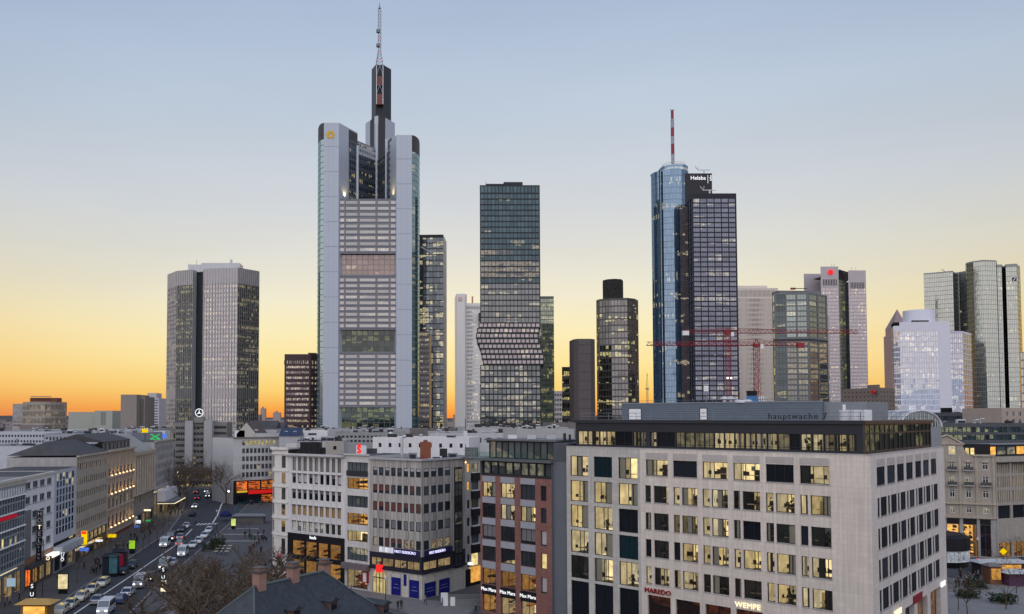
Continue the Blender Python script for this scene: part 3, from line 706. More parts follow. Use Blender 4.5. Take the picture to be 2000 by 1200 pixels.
 b0, b1 = C[0] + Vector((2, 18)), C[5] + Vector((-2, 18)); z_ = zc[0]
 mb.face([(C[5].x, C[5].y, 150), (b1.x, b1.y, 150), (b1.x, b1.y, z_), (C[5].x, C[5].y, zc[5])], wht); mb.face([(b0.x, b0.y, 150), (C[0].x, C[0].y, 150), (C[0].x, C[0].y, zc[0]), (b0.x, b0.y, z_)], wht); mb.face([(b1.x, b1.y, 150), (b0.x, b0.y, 150), (b0.x, b0.y, z_), (b1.x, b1.y, z_)], wht)
 mb.face([(p.x, p.y, z) for p, z in zip(C, zc)] + [(b1.x, b1.y, z_), (b0.x, b0.y, z_)], roof_grey); th.part('stair_core', mb)
 # dark shaft and mast
 dk = surf('shaft_dark', (.018, .022, .03), .4, .2, var=.15, scale=.1); S = [PT(725, 622), PT(733, 612), PT(748, 612), PT(763.5, 622)]; zs = zat(130, 615); mb = MB()
 mb.prism([tuple(p) for p in S] + [(S[3].x - 3, S[3].y + 12), (S[0].x + 3, S[0].y + 12)], zc[2] - 8, [zat(136, 622), zs, zs, zat(136, 622), zat(136, 622), zat(136, 622)], dk); th.part('mast_shaft', mb)
 mb = MB(); rp = surf('mast_red', (.20, .07, .06), .6); p = PT(741, 608); w = 2.3
 for a, b, m in ((204, 184, 0), (184, 167, 1), (167, 149, 0), (149, 128, 1)):
  z0, z1 = zat(a, 608), zat(b, 608)
  if m == 0: mb.box(p.x - w, p.x + w, p.y, p.y + 3, z0, z1, rp)
  for s in (-1, 1): mb.tube([(p.x + s * w, p.y - .2, z0), (p.x + s * w, p.y - .2, z1)], .35, metal_white, 4)
  if m:
   mb.tube([(p.x - w, p.y - .2, z0), (p.x, p.y - .2, z1)], .25, metal_grey, 4); mb.tube([(p.x + w, p.y - .2, z0), (p.x, p.y - .2, z1)], .25, metal_grey, 4); mb.tube([(p.x - w, p.y - .2, z1), (p.x + w, p.y - .2, z1)], .25, metal_grey, 4)
 th.part('mast_base', mb)
 mb = MB(); c = PT(740.5, 612); z0, z1 = zat(130, 612), zat(17, 612); rpm = surf('mast_pinkred', (.35, .10, .12), .6)
 n = 16
 def wdt(t): return 2.6 - 1.6 * min(1, t * 4) if t < .25 else 1.0
 for i in range(n):
  t0, t1 = i / n, (i + 1) / n; za, zb = z0 + (z1 - z0) * t0, z0 + (z1 - z0) * t1; wa, wb = wdt(t0), wdt(t1); m = rpm if i in (1, 3, 5, 7) else metal_grey
  for sx, sy in ((-1, -1), (1, -1), (1, 1), (-1, 1)): mb.tube([(c.x + sx * wa, c.y + sy * wa, za), (c.x + sx * wb, c.y + sy * wb, zb)], .22, m, 4)
  mb.tube([(c.x - wa, c.y - wa, za), (c.x + wb, c.y - wb, zb)], .14, m, 3); mb.tube([(c.x + wa, c.y - wa, za), (c.x - wb, c.y - wb, zb)], .14, m, 3); mb.tube([(c.x - wb, c.y - wb, zb), (c.x + wb, c.y - wb, zb)], .14, m, 3)
 for y in (62, 90): mb.lathe((c.x - 1, c.y - 1, zat(y, 612)), [(1.3, -1.2), (1.5, 0), (1.3, 1.2)], metal_grey, 8)
 mb.tube([(c.x, c.y, z1), (c.x, c.y, zat(5, 612))], [.9, .1], metal_grey, 4); th.part('lattice_mast', mb)
 # emblem: a bevelled yellow ribbon hexagon with a triangular hole
 P = at(645.3, 263.5, 559.7); mb = MB(); ye = surf('emblem_yellow', (.70, .40, .03), .5, var=.04); r = 3.0
 hexp = [Vector((math.cos(a) * r, math.sin(a) * r * .95)) for a in (R(118), R(62), R(10), R(-50), R(-130), R(-190))]; tri = [Vector((0, 1.3)), Vector((1.35, -1.0)), Vector((-1.35, -1.0))]
 for q in ((hexp[0], hexp[1], tri[0] + Vector((.6, .1)), tri[0]), (hexp[1], hexp[2], hexp[3], tri[1], tri[0] + Vector((.6, .1))), (hexp[3], hexp[4], tri[2], tri[1]), (hexp[4], hexp[5], hexp[0], tri[0], tri[2])):
  pts = [(P.x + v.x, P.y, P.z + v.y) for v in q]; mb.face(pts[::-1], ye)
 mb2 = MB(); mb2.v = mb.v + [(v[0], v[1] + .25, v[2]) for v in mb.v]; mb2.mats = mb.mats; nv = len(mb.v)
 for f in mb.f:
  mb2.f.append(f); mb2.m.append(0)
  for a in range(len(f)): b = (a + 1) % len(f); mb2.f.append((f[b], f[a], f[a] + nv, f[b] + nv)); mb2.m.append(0)
 th.part('emblem', mb2)
 # floodlights on the terrace that light the inner flanks of both pillars
 for px in (668, 768):
  p = at(px, 385, 566); mb = MB(); mb.box(p.x - .25, p.x + .25, p.y - .2, p.y + .2, p.z, p.z + .3, metal_dark); th.part('floodlight', mb)
  ld = bpy.data.lights.new('terrace_floodlight', 'SPOT'); ld.energy = 4500; ld.color = (1, .72, .3); ld.spot_size = R(110); ld.spot_blend = .8; ld.shadow_soft_size = .4
  lo = bpy.data.objects.new('terrace_floodlight', ld); COL.objects.link(lo); lo.parent = th.o; tgt = Vector((-1.5 if px < 700 else 1.5, .6, 6)); lo.location = p + Vector((2.2 if px < 700 else -2.2, -.2, .3)) - th.loc; lo.rotation_euler = tgt.to_track_quat('-Z', 'Y').to_euler()
 th.finish()
tall_tower()
# --- dark glass tower with white frames behind the tallest one
def framed_tower():
 D = 663; th = Thing('glass_tower', 'dark glass tower with slim white frames close behind the tallest tower', 'skyscraper', mid(847, D))
 g = glass('glass_framed', (.018, .022, .026), (.8, .9, 1), .16, lit=.26, litcol=(1, .84, .46), strength=.55, var=.6); zt = zat(459, D); A, B, C, E_ = PT(812, D), PT(857, D), PT(866, D - 1), PT(872.5, D + 14)
 wf = surf('frame_white', (.50, .51, .53), .5)
 zm = zat(497, D); rows = rows_n(10, zt - 2, 36, .86)
 facade(th, A, C, 0, zt, 8, .93, rows, metal_dark, g, .2)
 bands(th, B, C, [zt - 6.2 * k - 3 for k in range(0, 26)], .25, .1, wf)
 mb = MB()
 for px in (838, 853, 865.5):
  p = PT(px, D); mb.prism([(p.x - .3, p.y - .35), (p.x + .3, p.y - .35), (p.x + .3, p.y), (p.x - .3, p.y)], 0, zt, wf)
 p, q, r = PT(822, D), PT(834, D), PT(848, D)
 for (a, ya), (b, yb) in (((822, 483), (834, 490)), ((834, 490), (848, 501)), ((848, 501), (849, 520))):
  P, Q = PT(a, D), PT(b, D); mb.tube([(P.x, P.y - .5, zat(ya, D)), (Q.x, Q.y - .5, zat(yb, D))], .5, wf, 4)
 P = PT(848, D); mb.prism([(P.x - 1.2, P.y - .6), (P.x + 1.2, P.y - .6), (P.x + 1.2, P.y), (P.x - 1.2, P.y)], 0, zat(501, D), surf('frame_grey', (.30, .31, .33), .5))
 for k in range(8): z = zat(520 + k * 20, D); mb.box(P.x - 8, P.x, P.y - .3, P.y - .05, z, z + .35, wf)
 th.part('frame', mb)
 mb = MB(); mb.face([(C.x, C.y, 0), (E_.x, E_.y, 0), (E_.x, E_.y, zat(466, D)), (C.x, C.y, zt)], surf('side_pale', (.52, .51, .50), .5)); th.part('side_wall', mb)
 bands(th, C, E_, [zt - 9 * k - 12 for k in range(0, 15)], .3, .05, metal_grey)
 tower_body(th, [A, C], 0, zt, metal_dark, 20, metal_white)
 mb = MB(); p = PT(830, D + 8); mb.box(p.x - 3, p.x + 3, p.y, p.y + 3, zt, zt + 1.2, metal_white); th.part('plant_room', mb)
 th.finish()
 # lower neighbours seen in the slot between the two towers
 D = 600; t2 = Thing('office_slab', 'low dark slab wedged between the tallest tower and the framed glass tower', 'office block', mid(836, D)); zt = zat(648, D); A, B = PT(818, D), PT(838, D)
 g2 = glass('glass_wedge', (.03, .03, .03), (.9, .95, 1), .12, lit=.2, litcol=(1, .75, .35), strength=.5, var=.6)
 facade(t2, A, B, 0, zt, 5, .7, rows_n(8, zt, 22, .5), surf('wedge_wall', (.13, .12, .12), .6), g2, .2); tower_body(t2, [A, B], 0, zt, metal_dark, 10)
 mb = MB(); p = PT(838.5, D); mb.prism([(p.x, p.y - .4), (p.x + 1.5, p.y - .4), (p.x + 1.5, p.y + 2), (p.x, p.y + 2)], 0, zat(655, D), surf('copper_pier', (.42, .27, .13), .5)); t2.part('corner_pier', mb); t2.finish()
framed_tower()
def silver_tower():
 D = 960; th = Thing('silver_tower', 'pale silver tower with rounded corner, half hidden behind the shifted tower', 'skyscraper', mid(915, D)); zt = zat(575, D); zt2 = zat(592, D)
 al = surf('silver', (.68, .66, .645), .45, .15, var=.03); A, B, C, Dp = PT(891, D), PT(893, D - 4), PT(908, D - 4), PT(912, D + 4)
 mb = MB(); mb.prism([tuple(A), tuple(B), tuple(C), tuple(Dp), (Dp.x, Dp.y + 30), (A.x, A.y + 30)], 0, zt, al)
 p = PT(923, D + 5); mb.box(p.x - .8, p.x + .8, p.y, p.y + 2, zt2, zat(578, D), surf('mast_orange', (.5, .22, .12), .6)); th.part('corner_shaft', mb)
 mb = MB(); g = glass('glass_silver', (.40, .38, .37), (1, .97, .95), .30, lit=.04, var=.12); P, Q = PT(911, D + 2), PT(942, D + 2)
 facade(th, P, Q, 0, zt2, 11, .7, rows_n(20, zat(606, D), 30, .55), al, g, .15); fins(th, P, Q, zat(604, D), zat(598, D), 10, .9, .1, surf('silver_slot', (.2, .19, .19), .6))
 tower_body(th, [P, Q], 0, zt2, al, 25)
 P, Q = PT(936, D - 6), PT(943, D - 6); mb = MB(); mb.prism([tuple(P), tuple(Q), (Q.x, Q.y + 6), (P.x, P.y + 6)], zat(628, D), zat(612, D), metal_dark, bottom=True); th.part('bay', mb)
 P = at(898.5, 584, D - 4.6); mb = MB(); mb.box(P.x - 2, P.x + 2, P.y - .3, P.y, P.z - 2, P.z + 2, surf('emblem_faded', (.62, .42, .40), .5)); th.part('emblem', mb)
 th.finish()
silver_tower()
def shifted_tower():
 D = 596; th = Thing('shifted_tower', 'dark gridded tower whose middle floors swing sideways like a hip', 'skyscraper', mid(996, D))
 fr = surf('grid_dark', (.022, .026, .032), .45, .2, var=.1); g = glass('glass_grid', (.010, .020, .027), (.48, .66, .76), .15, lit=.012, litcol=(1, .8, .5), strength=.35, var=.4); gl = glass('glass_grid_lit', (.025, .03, .035), (.75, .82, .9), .15, lit=.75, litcol=(1, .72, .4), strength=.2, var=.4, nscale=.9)
 gp = glass('glass_grid_pale', (.028, .031, .036), (.9, .95, 1), .19, lit=.07, litcol=(1, .82, .5), strength=.35, var=.3); gb = glass('glass_grid_low', (.035, .04, .04), (.85, .92, .95), .18, lit=.3, litcol=(1, .85, .58), strength=.3, var=.6, nscale=.8)
 zt = zat(362, D); zu = zat(631, D); zl = zat(713, D); A, B = PT(937.5, D, 500), PT(1055, D, 500); L = (B - A).length
 # upper shaft
 mb = MB(); nr = 24; rows = rows_n(zu, zat(378, D), nr - 1, .80) + [(zat(376.5, D), zt - .6)]
 ops = wall(mb, A, B, zu, zt, cols_n(L, 16, .5, .5, .90), rows, fr, .35); th.part('facade', mb)
 litrows = {8, 9, 10, 12}
 add_windows(th, A, B, ops, g, fr, 1, 1, .1, .35, pick=lambda i, j: ({'pane': gl} if (nr - 1 - j) in (13, 14, 15) or ((nr - 1 - j) == 11 and i < 9) else ({'pane': gp} if (nr - 1 - j) > 16 else None)))
 poly = lambda a, b: [tuple(a), tuple(b), tuple((b + (a - b) * .03) * 1.06), tuple((a + (b - a) * .03) * 1.06)]
 tower_body(th, [A, B], zu, zt, fr, 36, roof_dark)
 # swung floors
 offs = [(-3, 1), (-6, -1), (-8, -3), (-6, -2), (-2, 2), (1, 5), (3, 8), (5, 8)]; h = (zu - zl) / 8
 for k, (l, r) in enumerate(offs):
  z1 = zu - k * h; z0 = z1 - h; P, Q = PT(937.5 + l, D - 1.2, 670), PT(1055 + r, D - 1.2, 670); Lk = (Q - P).length; mb = MB()
  ops = wall(mb, P, Q, z0, z1, cols_n(Lk, 14, .4, .4, .80), [(z0 + h * .22, z1 - h * .14)], fr, .5)
  q = poly(P, Q)
  for a, b in ((1, 2), (2, 3), (3, 0)): mb.face([(*q[a], z0), (*q[b], z0), (*q[b], z1), (*q[a], z1)], fr)
  mb.face([(*p, z1) for p in q], roof_dark); mb.face([(*p, z0) for p in q[::-1]], fr); th.part('swung_floor', mb); add_windows(th, P, Q, ops, glass('glass_swung', (.09, .083, .095), (1, .93, .98), .30, lit=.1, litcol=(1, .82, .5), strength=.3, var=.3), fr, 1, 1, .12, .5)
 # lower shaft
 A2, B2 = PT(938, D, 770), PT(1057, D, 770); mb = MB(); ops = wall(mb, A2, B2, 0, zl, cols_n((B2 - A2).length, 14, .4, .4, .82), rows_n(zat(828, D), zl, 10, .76), fr, .4); th.part('facade', mb); add_windows(th, A2, B2, ops, gb, fr, 1, 1, .12, .4); tower_body(th, [A2, B2], 0, zl, fr, 36)
 mb = MB(); p, q = PT(950, D + 6), PT(1022, D + 6); mb.box(p.x, q.x, p.y, p.y + 1.2, zt + 1.4, zt + 2.6, metal_dark); q0 = PT(985, D + 6); mb.box(q0.x, q.x, p.y - 1, p.y + 4, zt, zt + 3.6, metal_dark)
 for s in range(6): x = p.x + 2 + s * 3; mb.box(x, x + .4, p.y, p.y + .4, zt, zt + 1.5, metal_dark)
 mb.tube([(p.x, p.y, zt), (p.x, p.y, zt + 4)], .2, metal_dark, 4); th.part('roof_crane', mb)
 th.finish()
 D = 757; t2 = Thing('glass_tower', 'narrow green glass tower peeking out right of the shifted tower', 'skyscraper', mid(1070, D)); zt = zat(579, D); A, B = PT(1050, D), PT(1082, D)
 g2 = glass('glass_green', (.10, .12, .08), (.88, .95, .80), .26, lit=.12, litcol=(1, .85, .35), strength=.3, var=.4); facade(t2, A, B, 0, zt, 9, .88, rows_n(10, zt - 2, 34, .82), surf('green_frame', (.12, .14, .13), .5), g2, .1); tower_body(t2, [A, B], 0, zt, metal_dark, 20); t2.finish()
 D = 1000; t3 = Thing('far_block', 'small pale block on the horizon right of the shifted tower', 'building', mid(1090, D)); A, B = PT(1082, D), PT(1099, D); zt = zat(764, D)
 facade(t3, A, B, 0, zt, 5, .6, rows_n(10, zt - 2, 9, .5), surf('far_pale', (.46, .42, .42), .8), pane_mid, .1); tower_body(t3, [A, B], 0, zt, concrete, 12); t3.finish()
shifted_tower()
def garden_towers():
 g = glass('glass_dusk', (.03, .03, .028), (.85, .85, .85), .15, lit=.10, litcol=(1, .88, .38), strength=.6, var=.6); gp = glass('glass_dusk_pale', (.06, .058, .058), (.95, .92, .92), .20, lit=.10, litcol=(1, .88, .4), strength=.5, var=.4)
 fr = surf('dusk_frame', (.10, .095, .095), .5, .2); bl = surf('dusk_wall', (.060, .052, .055), .6)
 D = 600; th = Thing('octagonal_tower', 'dark eight-sided glass tower with a plain drum on its roof', 'skyscraper', mid(1206, D)); zt = zat(584, D)
 C = [PT(1165, D + 8), PT(1171, D + 2), PT(1194, D - 3), PT(1226, D - 5), PT(1240, D - 1), PT(1247, D + 8)]
 rows = rows_n(6, zt - 1, 24, .80)
 for i, (n, gl) in enumerate(((2, g), (4, g), (5, gp), (4, g), (2, g))): facade(th, C[i], C[i + 1], 0, zt, n, .86, rows, fr, gl, .2)
 tower_body(th, C, 0, zt, bl, 18)
 c = PT(1198, D + 12); mb = MB(); mb.lathe((c.x, c.y, zt), [(7.3, 0), (7.3, zat(544, D) - zt), (6.9, zat(542.5, D) - zt)], bl, 8); th.part('roof_drum', mb); th.finish()
 t2 = Thing('blank_slab', 'windowless grey brown slab standing before the octagonal tower', 'office block', mid(1141, 570)); D = 570; zt = zat(662, D); C = [PT(1120, D + 4), PT(1129.5, D), PT(1153, D), PT(1161.5, D + 4)]
 mb = MB(); mb.prism([tuple(p) for p in C] + [(C[3].x, C[3].y + 15), (C[0].x, C[0].y + 15)], 0, zt, surf('slab_wall', (.105, .09, .092), .7, var=.08, streak=.1)); t2.part('wall', mb)
 mb = MB()
 for k in range(9): z = zt - 6 * k - 4; mb.prism([(C[1].x, C[1].y - .05), (C[2].x, C[2].y - .05), (C[2].x, C[2].y + .1), (C[1].x, C[1].y + .1)], z, z + .15, bl, bottom=True)
 t2.part('panel_joints', mb, kind='stuff'); t2.finish()
 D = 610; t3 = Thing('office_block', 'low dark office block with scattered lit windows left of the blank slab', 'office block', mid(1109, D)); zt = zat(717, D); A, B = PT(1097, D), PT(1122, D); facade(t3, A, B, 0, zt, 7, .8, rows_n(4, zt - 2, 11, .6), bl, glass('glass_dusk_lit', (.02, .02, .02), (1, 1, 1), .08, lit=.4, litcol=(1, .85, .35), strength=.6, var=.6), .2); tower_body(t3, [A, B], 0, zt, bl, 18); t3.finish()
garden_towers()
def round_tower():
 D = 582; th = Thing('round_tower', 'round blue glass tower joined to a black gridded block, with red and white mast', 'skyscraper', mid(1340, D)); c = PT(1311, D); r = 12.4; zt = zat(331, 570)
 gb = glass('glass_blue', (.035, .075, .125), (.55, .74, .96), .42, lit=.035, litcol=(1, .85, .5), strength=.35, var=.22); fm = surf('blue_frame', (.07, .11, .16), .4, .3); n = 40
 edge = surf('edge_pale', (.50, .52, .56), .4, .2); dk = surf('cyl_dark', (.02, .03, .03), .3)
 mbp = MB(); mbf = MB(); nrow = 46; zs = [12 + (zt - 12) * k / nrow for k in range(nrow + 1)]
 for i in range(n):
  t0 = -math.pi + 2 * math.pi * i / n * .5 - 0.0; t1 = -math.pi + 2 * math.pi * (i + 1) / n * .5
  p0, p1 = Vector((c.x + r * math.cos(t0), c.y + r * math.sin(t0))), Vector((c.x + r * math.cos(t1), c.y + r * math.sin(t1))); u = (p1 - p0)
  mbf.face([(p0.x, p0.y, 0), (p1.x, p1.y, 0), (p1.x, p1.y, zt), (p0.x, p0.y, zt)], fm)
  nn = Vector((u.y, -u.x)).normalized() * .06; a, b = p0 + u * .06 + nn, p1 - u * .06 + nn
  for k in range(nrow): mbp.face([(a.x, a.y, zs[k] + .12), (b.x, b.y, zs[k] + .12), (b.x, b.y, zs[k + 1] - .12), (a.x, a.y, zs[k + 1] - .12)], gb)
 mbf.face([(c.x + r * math.cos(2 * math.pi * k / 40), c.y + r * math.sin(2 * math.pi * k / 40), zt) for k in range(40)], roof_grey)
 mbf.face([(c.x + r, c.y, 0), (c.x - r, c.y, 0), (c.x - r, c.y, zt), (c.x + r, c.y, zt)], fm)
 th.part('drum', mbf); th.part('drum_glazing', mbp, kind='stuff')
 # flat blue panel and vertical ledge on the drum
 mb = MB()
 for px, m, w in ((1291.5, metal_dark, .45),):
  p = PT(px, 571.2); mb.prism([(p.x - w / 2, p.y - 1.0), (p.x + w / 2, p.y - 1.0), (p.x + w / 2, p.y + 1), (p.x - w / 2, p.y + 1)], 0, zt, m)
 th.part('vertical_joint', mb)
 # upper set-back drum, gallery and mast
 c2 = PT(1320, D); mb = MB(); mb.lathe((c2.x, c2.y, zt - 1), [(9.3, 0), (9.3, zat(322, 574) - zt + 1)], gb, 32); th.part('upper_drum', mb)
 zr = zat(322, 574); mb = MB()
 for k in range(20): a = 2 * math.pi * k / 20; mb.tube([(c2.x + 7.5 * math.cos(a), c2.y + 7.5 * math.sin(a), zr), (c2.x + 7.5 * math.cos(a), c2.y + 7.5 * math.sin(a), zr + 2.2)], .12, metal_white, 4)
 for z in (zr + 1.1, zr + 2.2): mb.tube([(c2.x + 7.5 * math.cos(2 * math.pi * k / 24), c2.y + 7.5 * math.sin(2 * math.pi * k / 24), z) for k in range(25)], .12, metal_white, 4)
 th.part('gallery_rail', mb)
 p = PT(1318.5, 576); ys = [320, 302, 282, 267, 250, 233, 216]; mb = MB()
 for k in range(6):
  m = surf('mast_grey', (.33, .34, .38), .5) if k % 2 == 0 else surf('mast_redpaint', (.25, .035, .05), .5); mb.tube([(p.x, p.y, zat(ys[k], 576)), (p.x, p.y, zat(ys[k + 1], 576))], 1.15 if k < 5 else .95, m, 8)
 for k in range(3): mb.tube([(p.x - 1 + k, p.y, zat(216, 576)), (p.x - 1.4 + k * 1.4, p.y, zat(213, 576))], .15, metal_dark, 4)
 th.part('mast', mb)
 # black sign block
 D2 = 572; A, B = PT(1330, D2), PT(1395, D2); zb = zat(339, D2); mb = MB(); mb.prism([tuple(A), tuple(B), (B.x, B.y + 16), (A.x, A.y + 16)], 0, zb, black_panel); th.part('sign_block', mb)
 P = at(1363.5, 348, D2 - .15); lettering(th, 'lettering', 'Helaba', 3.7, P, (1, 0), sign_white, .08)
 mb = MB(); q = at(1382.5, 350, D2 - .15); mb.box(q.x - .12, q.x + .12, q.y - .1, q.y, q.z - 2.8, q.z + 2.6, sign_white); th.part('sign_bar', mb)
 lettering(th, 'emblem', 'S', 3.6, at(1388.3, 350, D2 - .15), (1, 0), sign_white, .08); mb = MB(); q = at(1388.3, 344, D2 - .15); mb.box(q.x - .35, q.x + .35, q.y - .15, q.y, q.z - .35, q.z + .35, sign_white); th.part('emblem_dot', mb)
 # lilac grey strip beside the drum, then the gridded block
 g2 = glass('glass_lilac', (.12, .11, .12), (.95, .9, .95), .28, lit=.05, litcol=(1, .8, .5), strength=.4, var=.2); A, B = PT(1330.5, D2 - 3), PT(1346, D2 - 3); facade(th, A, B, 0, zat(406, D2), 3, .94, rows_n(6, zat(408, D2), 44, .92), surf('lilac_frame', (.15, .135, .14), .5), g2, .06, name='link_facade')
 D3 = 545; A, B, C = PT(1345.5, D3 + 9, 600), PT(1354.5, D3, 600), PT(1441.5, D3, 600); z3 = zat(378, D3); fr = surf('grid_black', (.012, .012, .022), .4, .2)
 g3 = glass('glass_block', (.028, .032, .055), (.74, .80, 1), .22, lit=.07, litcol=(1, .85, .6), strength=.32, var=.4, nscale=.5)
 rows = rows_n(zat(783, D3), zat(387, D3), 41, .80); facade(th, B, C, 0, z3, 6, .90, rows, fr, g3, .35, .5, nx=3, ft=.1)
 facade(th, A, B, 0, z3, 2, .8, rows, fr, glass('glass_block_side', (.03, .03, .035), (.8, .85, 1), .12, var=.3), .35)
 tower_body(th, [A, B, C], 0, z3, fr, 26, roof_dark)
 for px, y, D4, yy in ((1375, 338, D2 + 5, 0), (1386, 378, D3 + 5, 0)):
  mb = MB(); p = at(px, y, D4); mb.tube([(p.x, p.y, p.z - 1), (p.x, p.y, p.z + 2)], .5, metal_white, 5); mb.tube([(p.x - 4, p.y, p.z + 2), (p.x + 4, p.y, p.z + 2)], .3, metal_white, 5); mb.tube([(p.x - 4, p.y, p.z + 2), (p.x - 6, p.y, p.z + 4.5)], .25, metal_white, 4); mb.tube([(p.x - 4, p.y, p.z + 2), (p.x - 3.5, p.y, p.z + 4.5)], .2, metal_white, 4); th.part('facade_hoist', mb)
 th.finish(minpx=9)
round_tower()
def right_cluster():
 # striped concrete tower
 D = 735; th = Thing('striped_tower', 'beige tower of close vertical ribs behind the red tower cranes', 'skyscraper', mid(1481, D)); zt = zat(563, D); A, B = PT(1436, D), PT(1521, D); m = surf('rib_beige', (.66, .59, .53), .7, var=.05); g = glass('glass_rib', (.13, .115, .11), (1, .93, .9), .22, lit=.03, var=.35)
 rows = rows_n(8, zat(582, D), 30, .62) + [(zat(580, D), zat(567.5, D))]; facade(th, A, B, 0, zt, 32, .48, rows, m, g, .4, 1.0); fins(th, A, B, 0, zat(582, D), 32, .5, .35, m); tower_body(th, [A, B], 0, zt, m, 20)
 mb = MB(); p, q = PT(1440, D + 4), PT(1500, D + 4); mb.prism([tuple(p), tuple(q), (q.x, q.y + 10), (p.x, p.y + 10)], zt, zat(557, D), m); th.part('plant_room', mb); th.finish()
 # cornered glass block with grey frames
 D = 538; th = Thing('framed_block', 'dark glass high-rise with grey stone corner frames and lit lower floors', 'skyscraper', mid(1565, D)); zt = zat(573, D); zm = zat(663, D)
 fr = surf('frame_stone', (.16, .165, .175), .6); gt = glass('glass_upper', (.055, .08, .078), (.88, 1, .96), .32, lit=.06, litcol=(1, .85, .5), strength=.3, var=.35); gl = glass('glass_lower', (.045, .045, .042), (.95, .97, .9), .2, lit=.5, litcol=(1, .85, .5), strength=.2, var=.5, nscale=.9); gd = glass('glass_dark_side', (.012, .018, .02), (.7, .85, .9), .12, lit=.15, litcol=(1, .85, .4), strength=.35, var=.5)
 A, B, C, E_ = PT(1509, D + 10), PT(1513, D), PT(1580, D - 3), PT(1617, D + 10); zq = zat(588, D)
 sl_ = surf('slab_black', (.02, .022, .025), .5)
 for P, Q, n, nx, gu, gw in ((B, C, 3, 3, gt, gl), (C, E_, 2, 2, gt, gl)):
  facade(th, P, Q, zm, zt, n, .86, rows_n(zm + 1, zq, 7, .84) + [(zq + .6, zt - 1)], fr, gu, .3, .6, nx=nx, ft=.10, frame=sl_, pick=lambda i, j, n=n: ({'pane': gd} if (n == 3 and i == 0) else None))
  facade(th, P, Q, 0, zm - 1.2, n, .88, rows_n(zat(784, D), zm - 1.5, 11, .80), fr, gw, .3, .4, nx=nx, ft=.14, frame=sl_, pick=lambda i, j, n=n: ({'pane': gd} if (n == 3 and i == 0) else None))
  bands(th, P, Q, [zm - 1.2], 1.2, -.3, sl_)
 facade(th, A, B, 0, zt, 1, .8, rows_n(6, zt, 18, .8), fr, gd, .2)
 tower_body(th, [A, B, C, E_], 0, zt, fr, 18, roof_grey); mb = MB(); p, q = PT(1522, D + 6), PT(1604, D + 8); mb.prism([tuple(p), tuple(q), (q.x, q.y + 10), (p.x, p.y + 10)], zt, zat(565, D), fr)
 th.part('plant_room', mb); mb = MB(); p = at(1552, 566, D + 6); mb.box(p.x - 2.5, p.x + .5, p.y - .5, p.y + .5, p.z, p.z + 1.2, red_paint); mb.box(p.x, p.x + 8, p.y - .3, p.y + .3, p.z + .5, p.z + .9, metal_dark); th.part('facade_hoist', mb); th.finish()
 # three-shafted tower with slung roof
 D = 897; th = Thing('three_shaft_tower', 'pinkish tower of tall corner shafts with a suspended roof pyramid and red emblem', 'skyscraper', mid(1635, D)); m = surf('trianon', (.45, .40, .415), .55, .15, var=.04); g = glass('glass_tri', (.30, .26, .27), (1, .92, .94), .40, lit=.03, var=.15)
 sh = [(1572, 1606, 535, D + 25), (1605, 1640, 521, D - 5), (1659, 1693.5, 528.5, D)]
 for k, (a, b, y, d) in enumerate(sh):
  P, Q = PT(a, d), PT(b, d); zt = zat(y, d); rows = rows_n(12, zat(562 if k else 575, d), 42, .66)
  facade(th, P, Q, 0, zt, 12, .62, rows, m, g, .15, .6, name='shaft_facade'); tower_body(th, [P, Q], 0, zt, m, 18)
  mb = MB()
  for q in range(9):
   x = P.x + (Q.x - P.x) * (.13 + q * .09); mb.box(x, x + .8, P.y - .12, P.y + .2, zat((558 if k == 1 else 564), d), zat(546 if k == 1 else 552, d), metal_dark)
  if k: th.part('louver', mb)
 gm_ = glass('glass_tri_mid', (.20, .24, .15), (.95, 1, .85), .34, lit=.1, litcol=(.9, .8, .25), strength=.25, var=.25); gk = glass('glass_tri_dark', (.04, .05, .07), (.8, .85, 1), .16, var=.3)
 P, Q, S = PT(1640, D + 4), PT(1652, D + 10), PT(1672, D + 2); zt = zat(546, D); facade(th, P, Q, 0, zt, 4, .92, rows_n(8, zt, 42, .85), m, gm_, .08); facade(th, Q, S, 0, zat(549, D), 6, .9, rows_n(8, zat(549, D), 42, .85), surf('tri_dark', (.05, .055, .07), .5), gk, .08); tower_body(th, [P, Q, S], 0, zt - 6, m, 14)
 mb = MB(); apex = at(1650, 552, D + 30)
 mb2 = [at(1590, 545, D + 20), at(1640, 527, D), at(1672, 536, D), at(1690, 530, D + 30), at(1600, 528, D + 50)]
 mb.face([mb2[1], mb2[2], apex], m); mb.face([mb2[2], mb2[3], apex], m); mb.face([mb2[0], mb2[1], apex], m)
 for q in mb2[:3]: mb.tube([q, apex], .8, metal_grey, 4)
 th.part('slung_roof', mb); P = at(1622.3, 532, D - 5.6); mb = MB();
 for k in range(8): a = 2 * math.pi * k / 8; mb.tube([(P.x, P.y - .3, P.z), (P.x + 2.6 * math.cos(a), P.y - .3, P.z + 2.6 * math.sin(a))], .75, sign_red, 5)
 th.part('emblem', mb)
 mb = MB()
 for px, y in ((1625, 521), (1630, 521), (1664, 528), (1672, 528)): p = at(px, y, D); mb.tube([(p.x, p.y, p.z), (p.x - .6, p.y, p.z + 3.2)], .25, metal_white, 4)
 th.part('facade_hoist', mb); th.finish()
 # brown block with red roof sign
 D = 330; th = Thing('brown_block', 'flat brown block with small square windows and a red roof emblem', 'building', mid(1692, D)); m = surf('brown_wall', (.17, .135, .12), .8, var=.1); A, B, C = PT(1643, D + 20), PT(1715, D), PT(1745, D + 14); zt = zat(757, D)
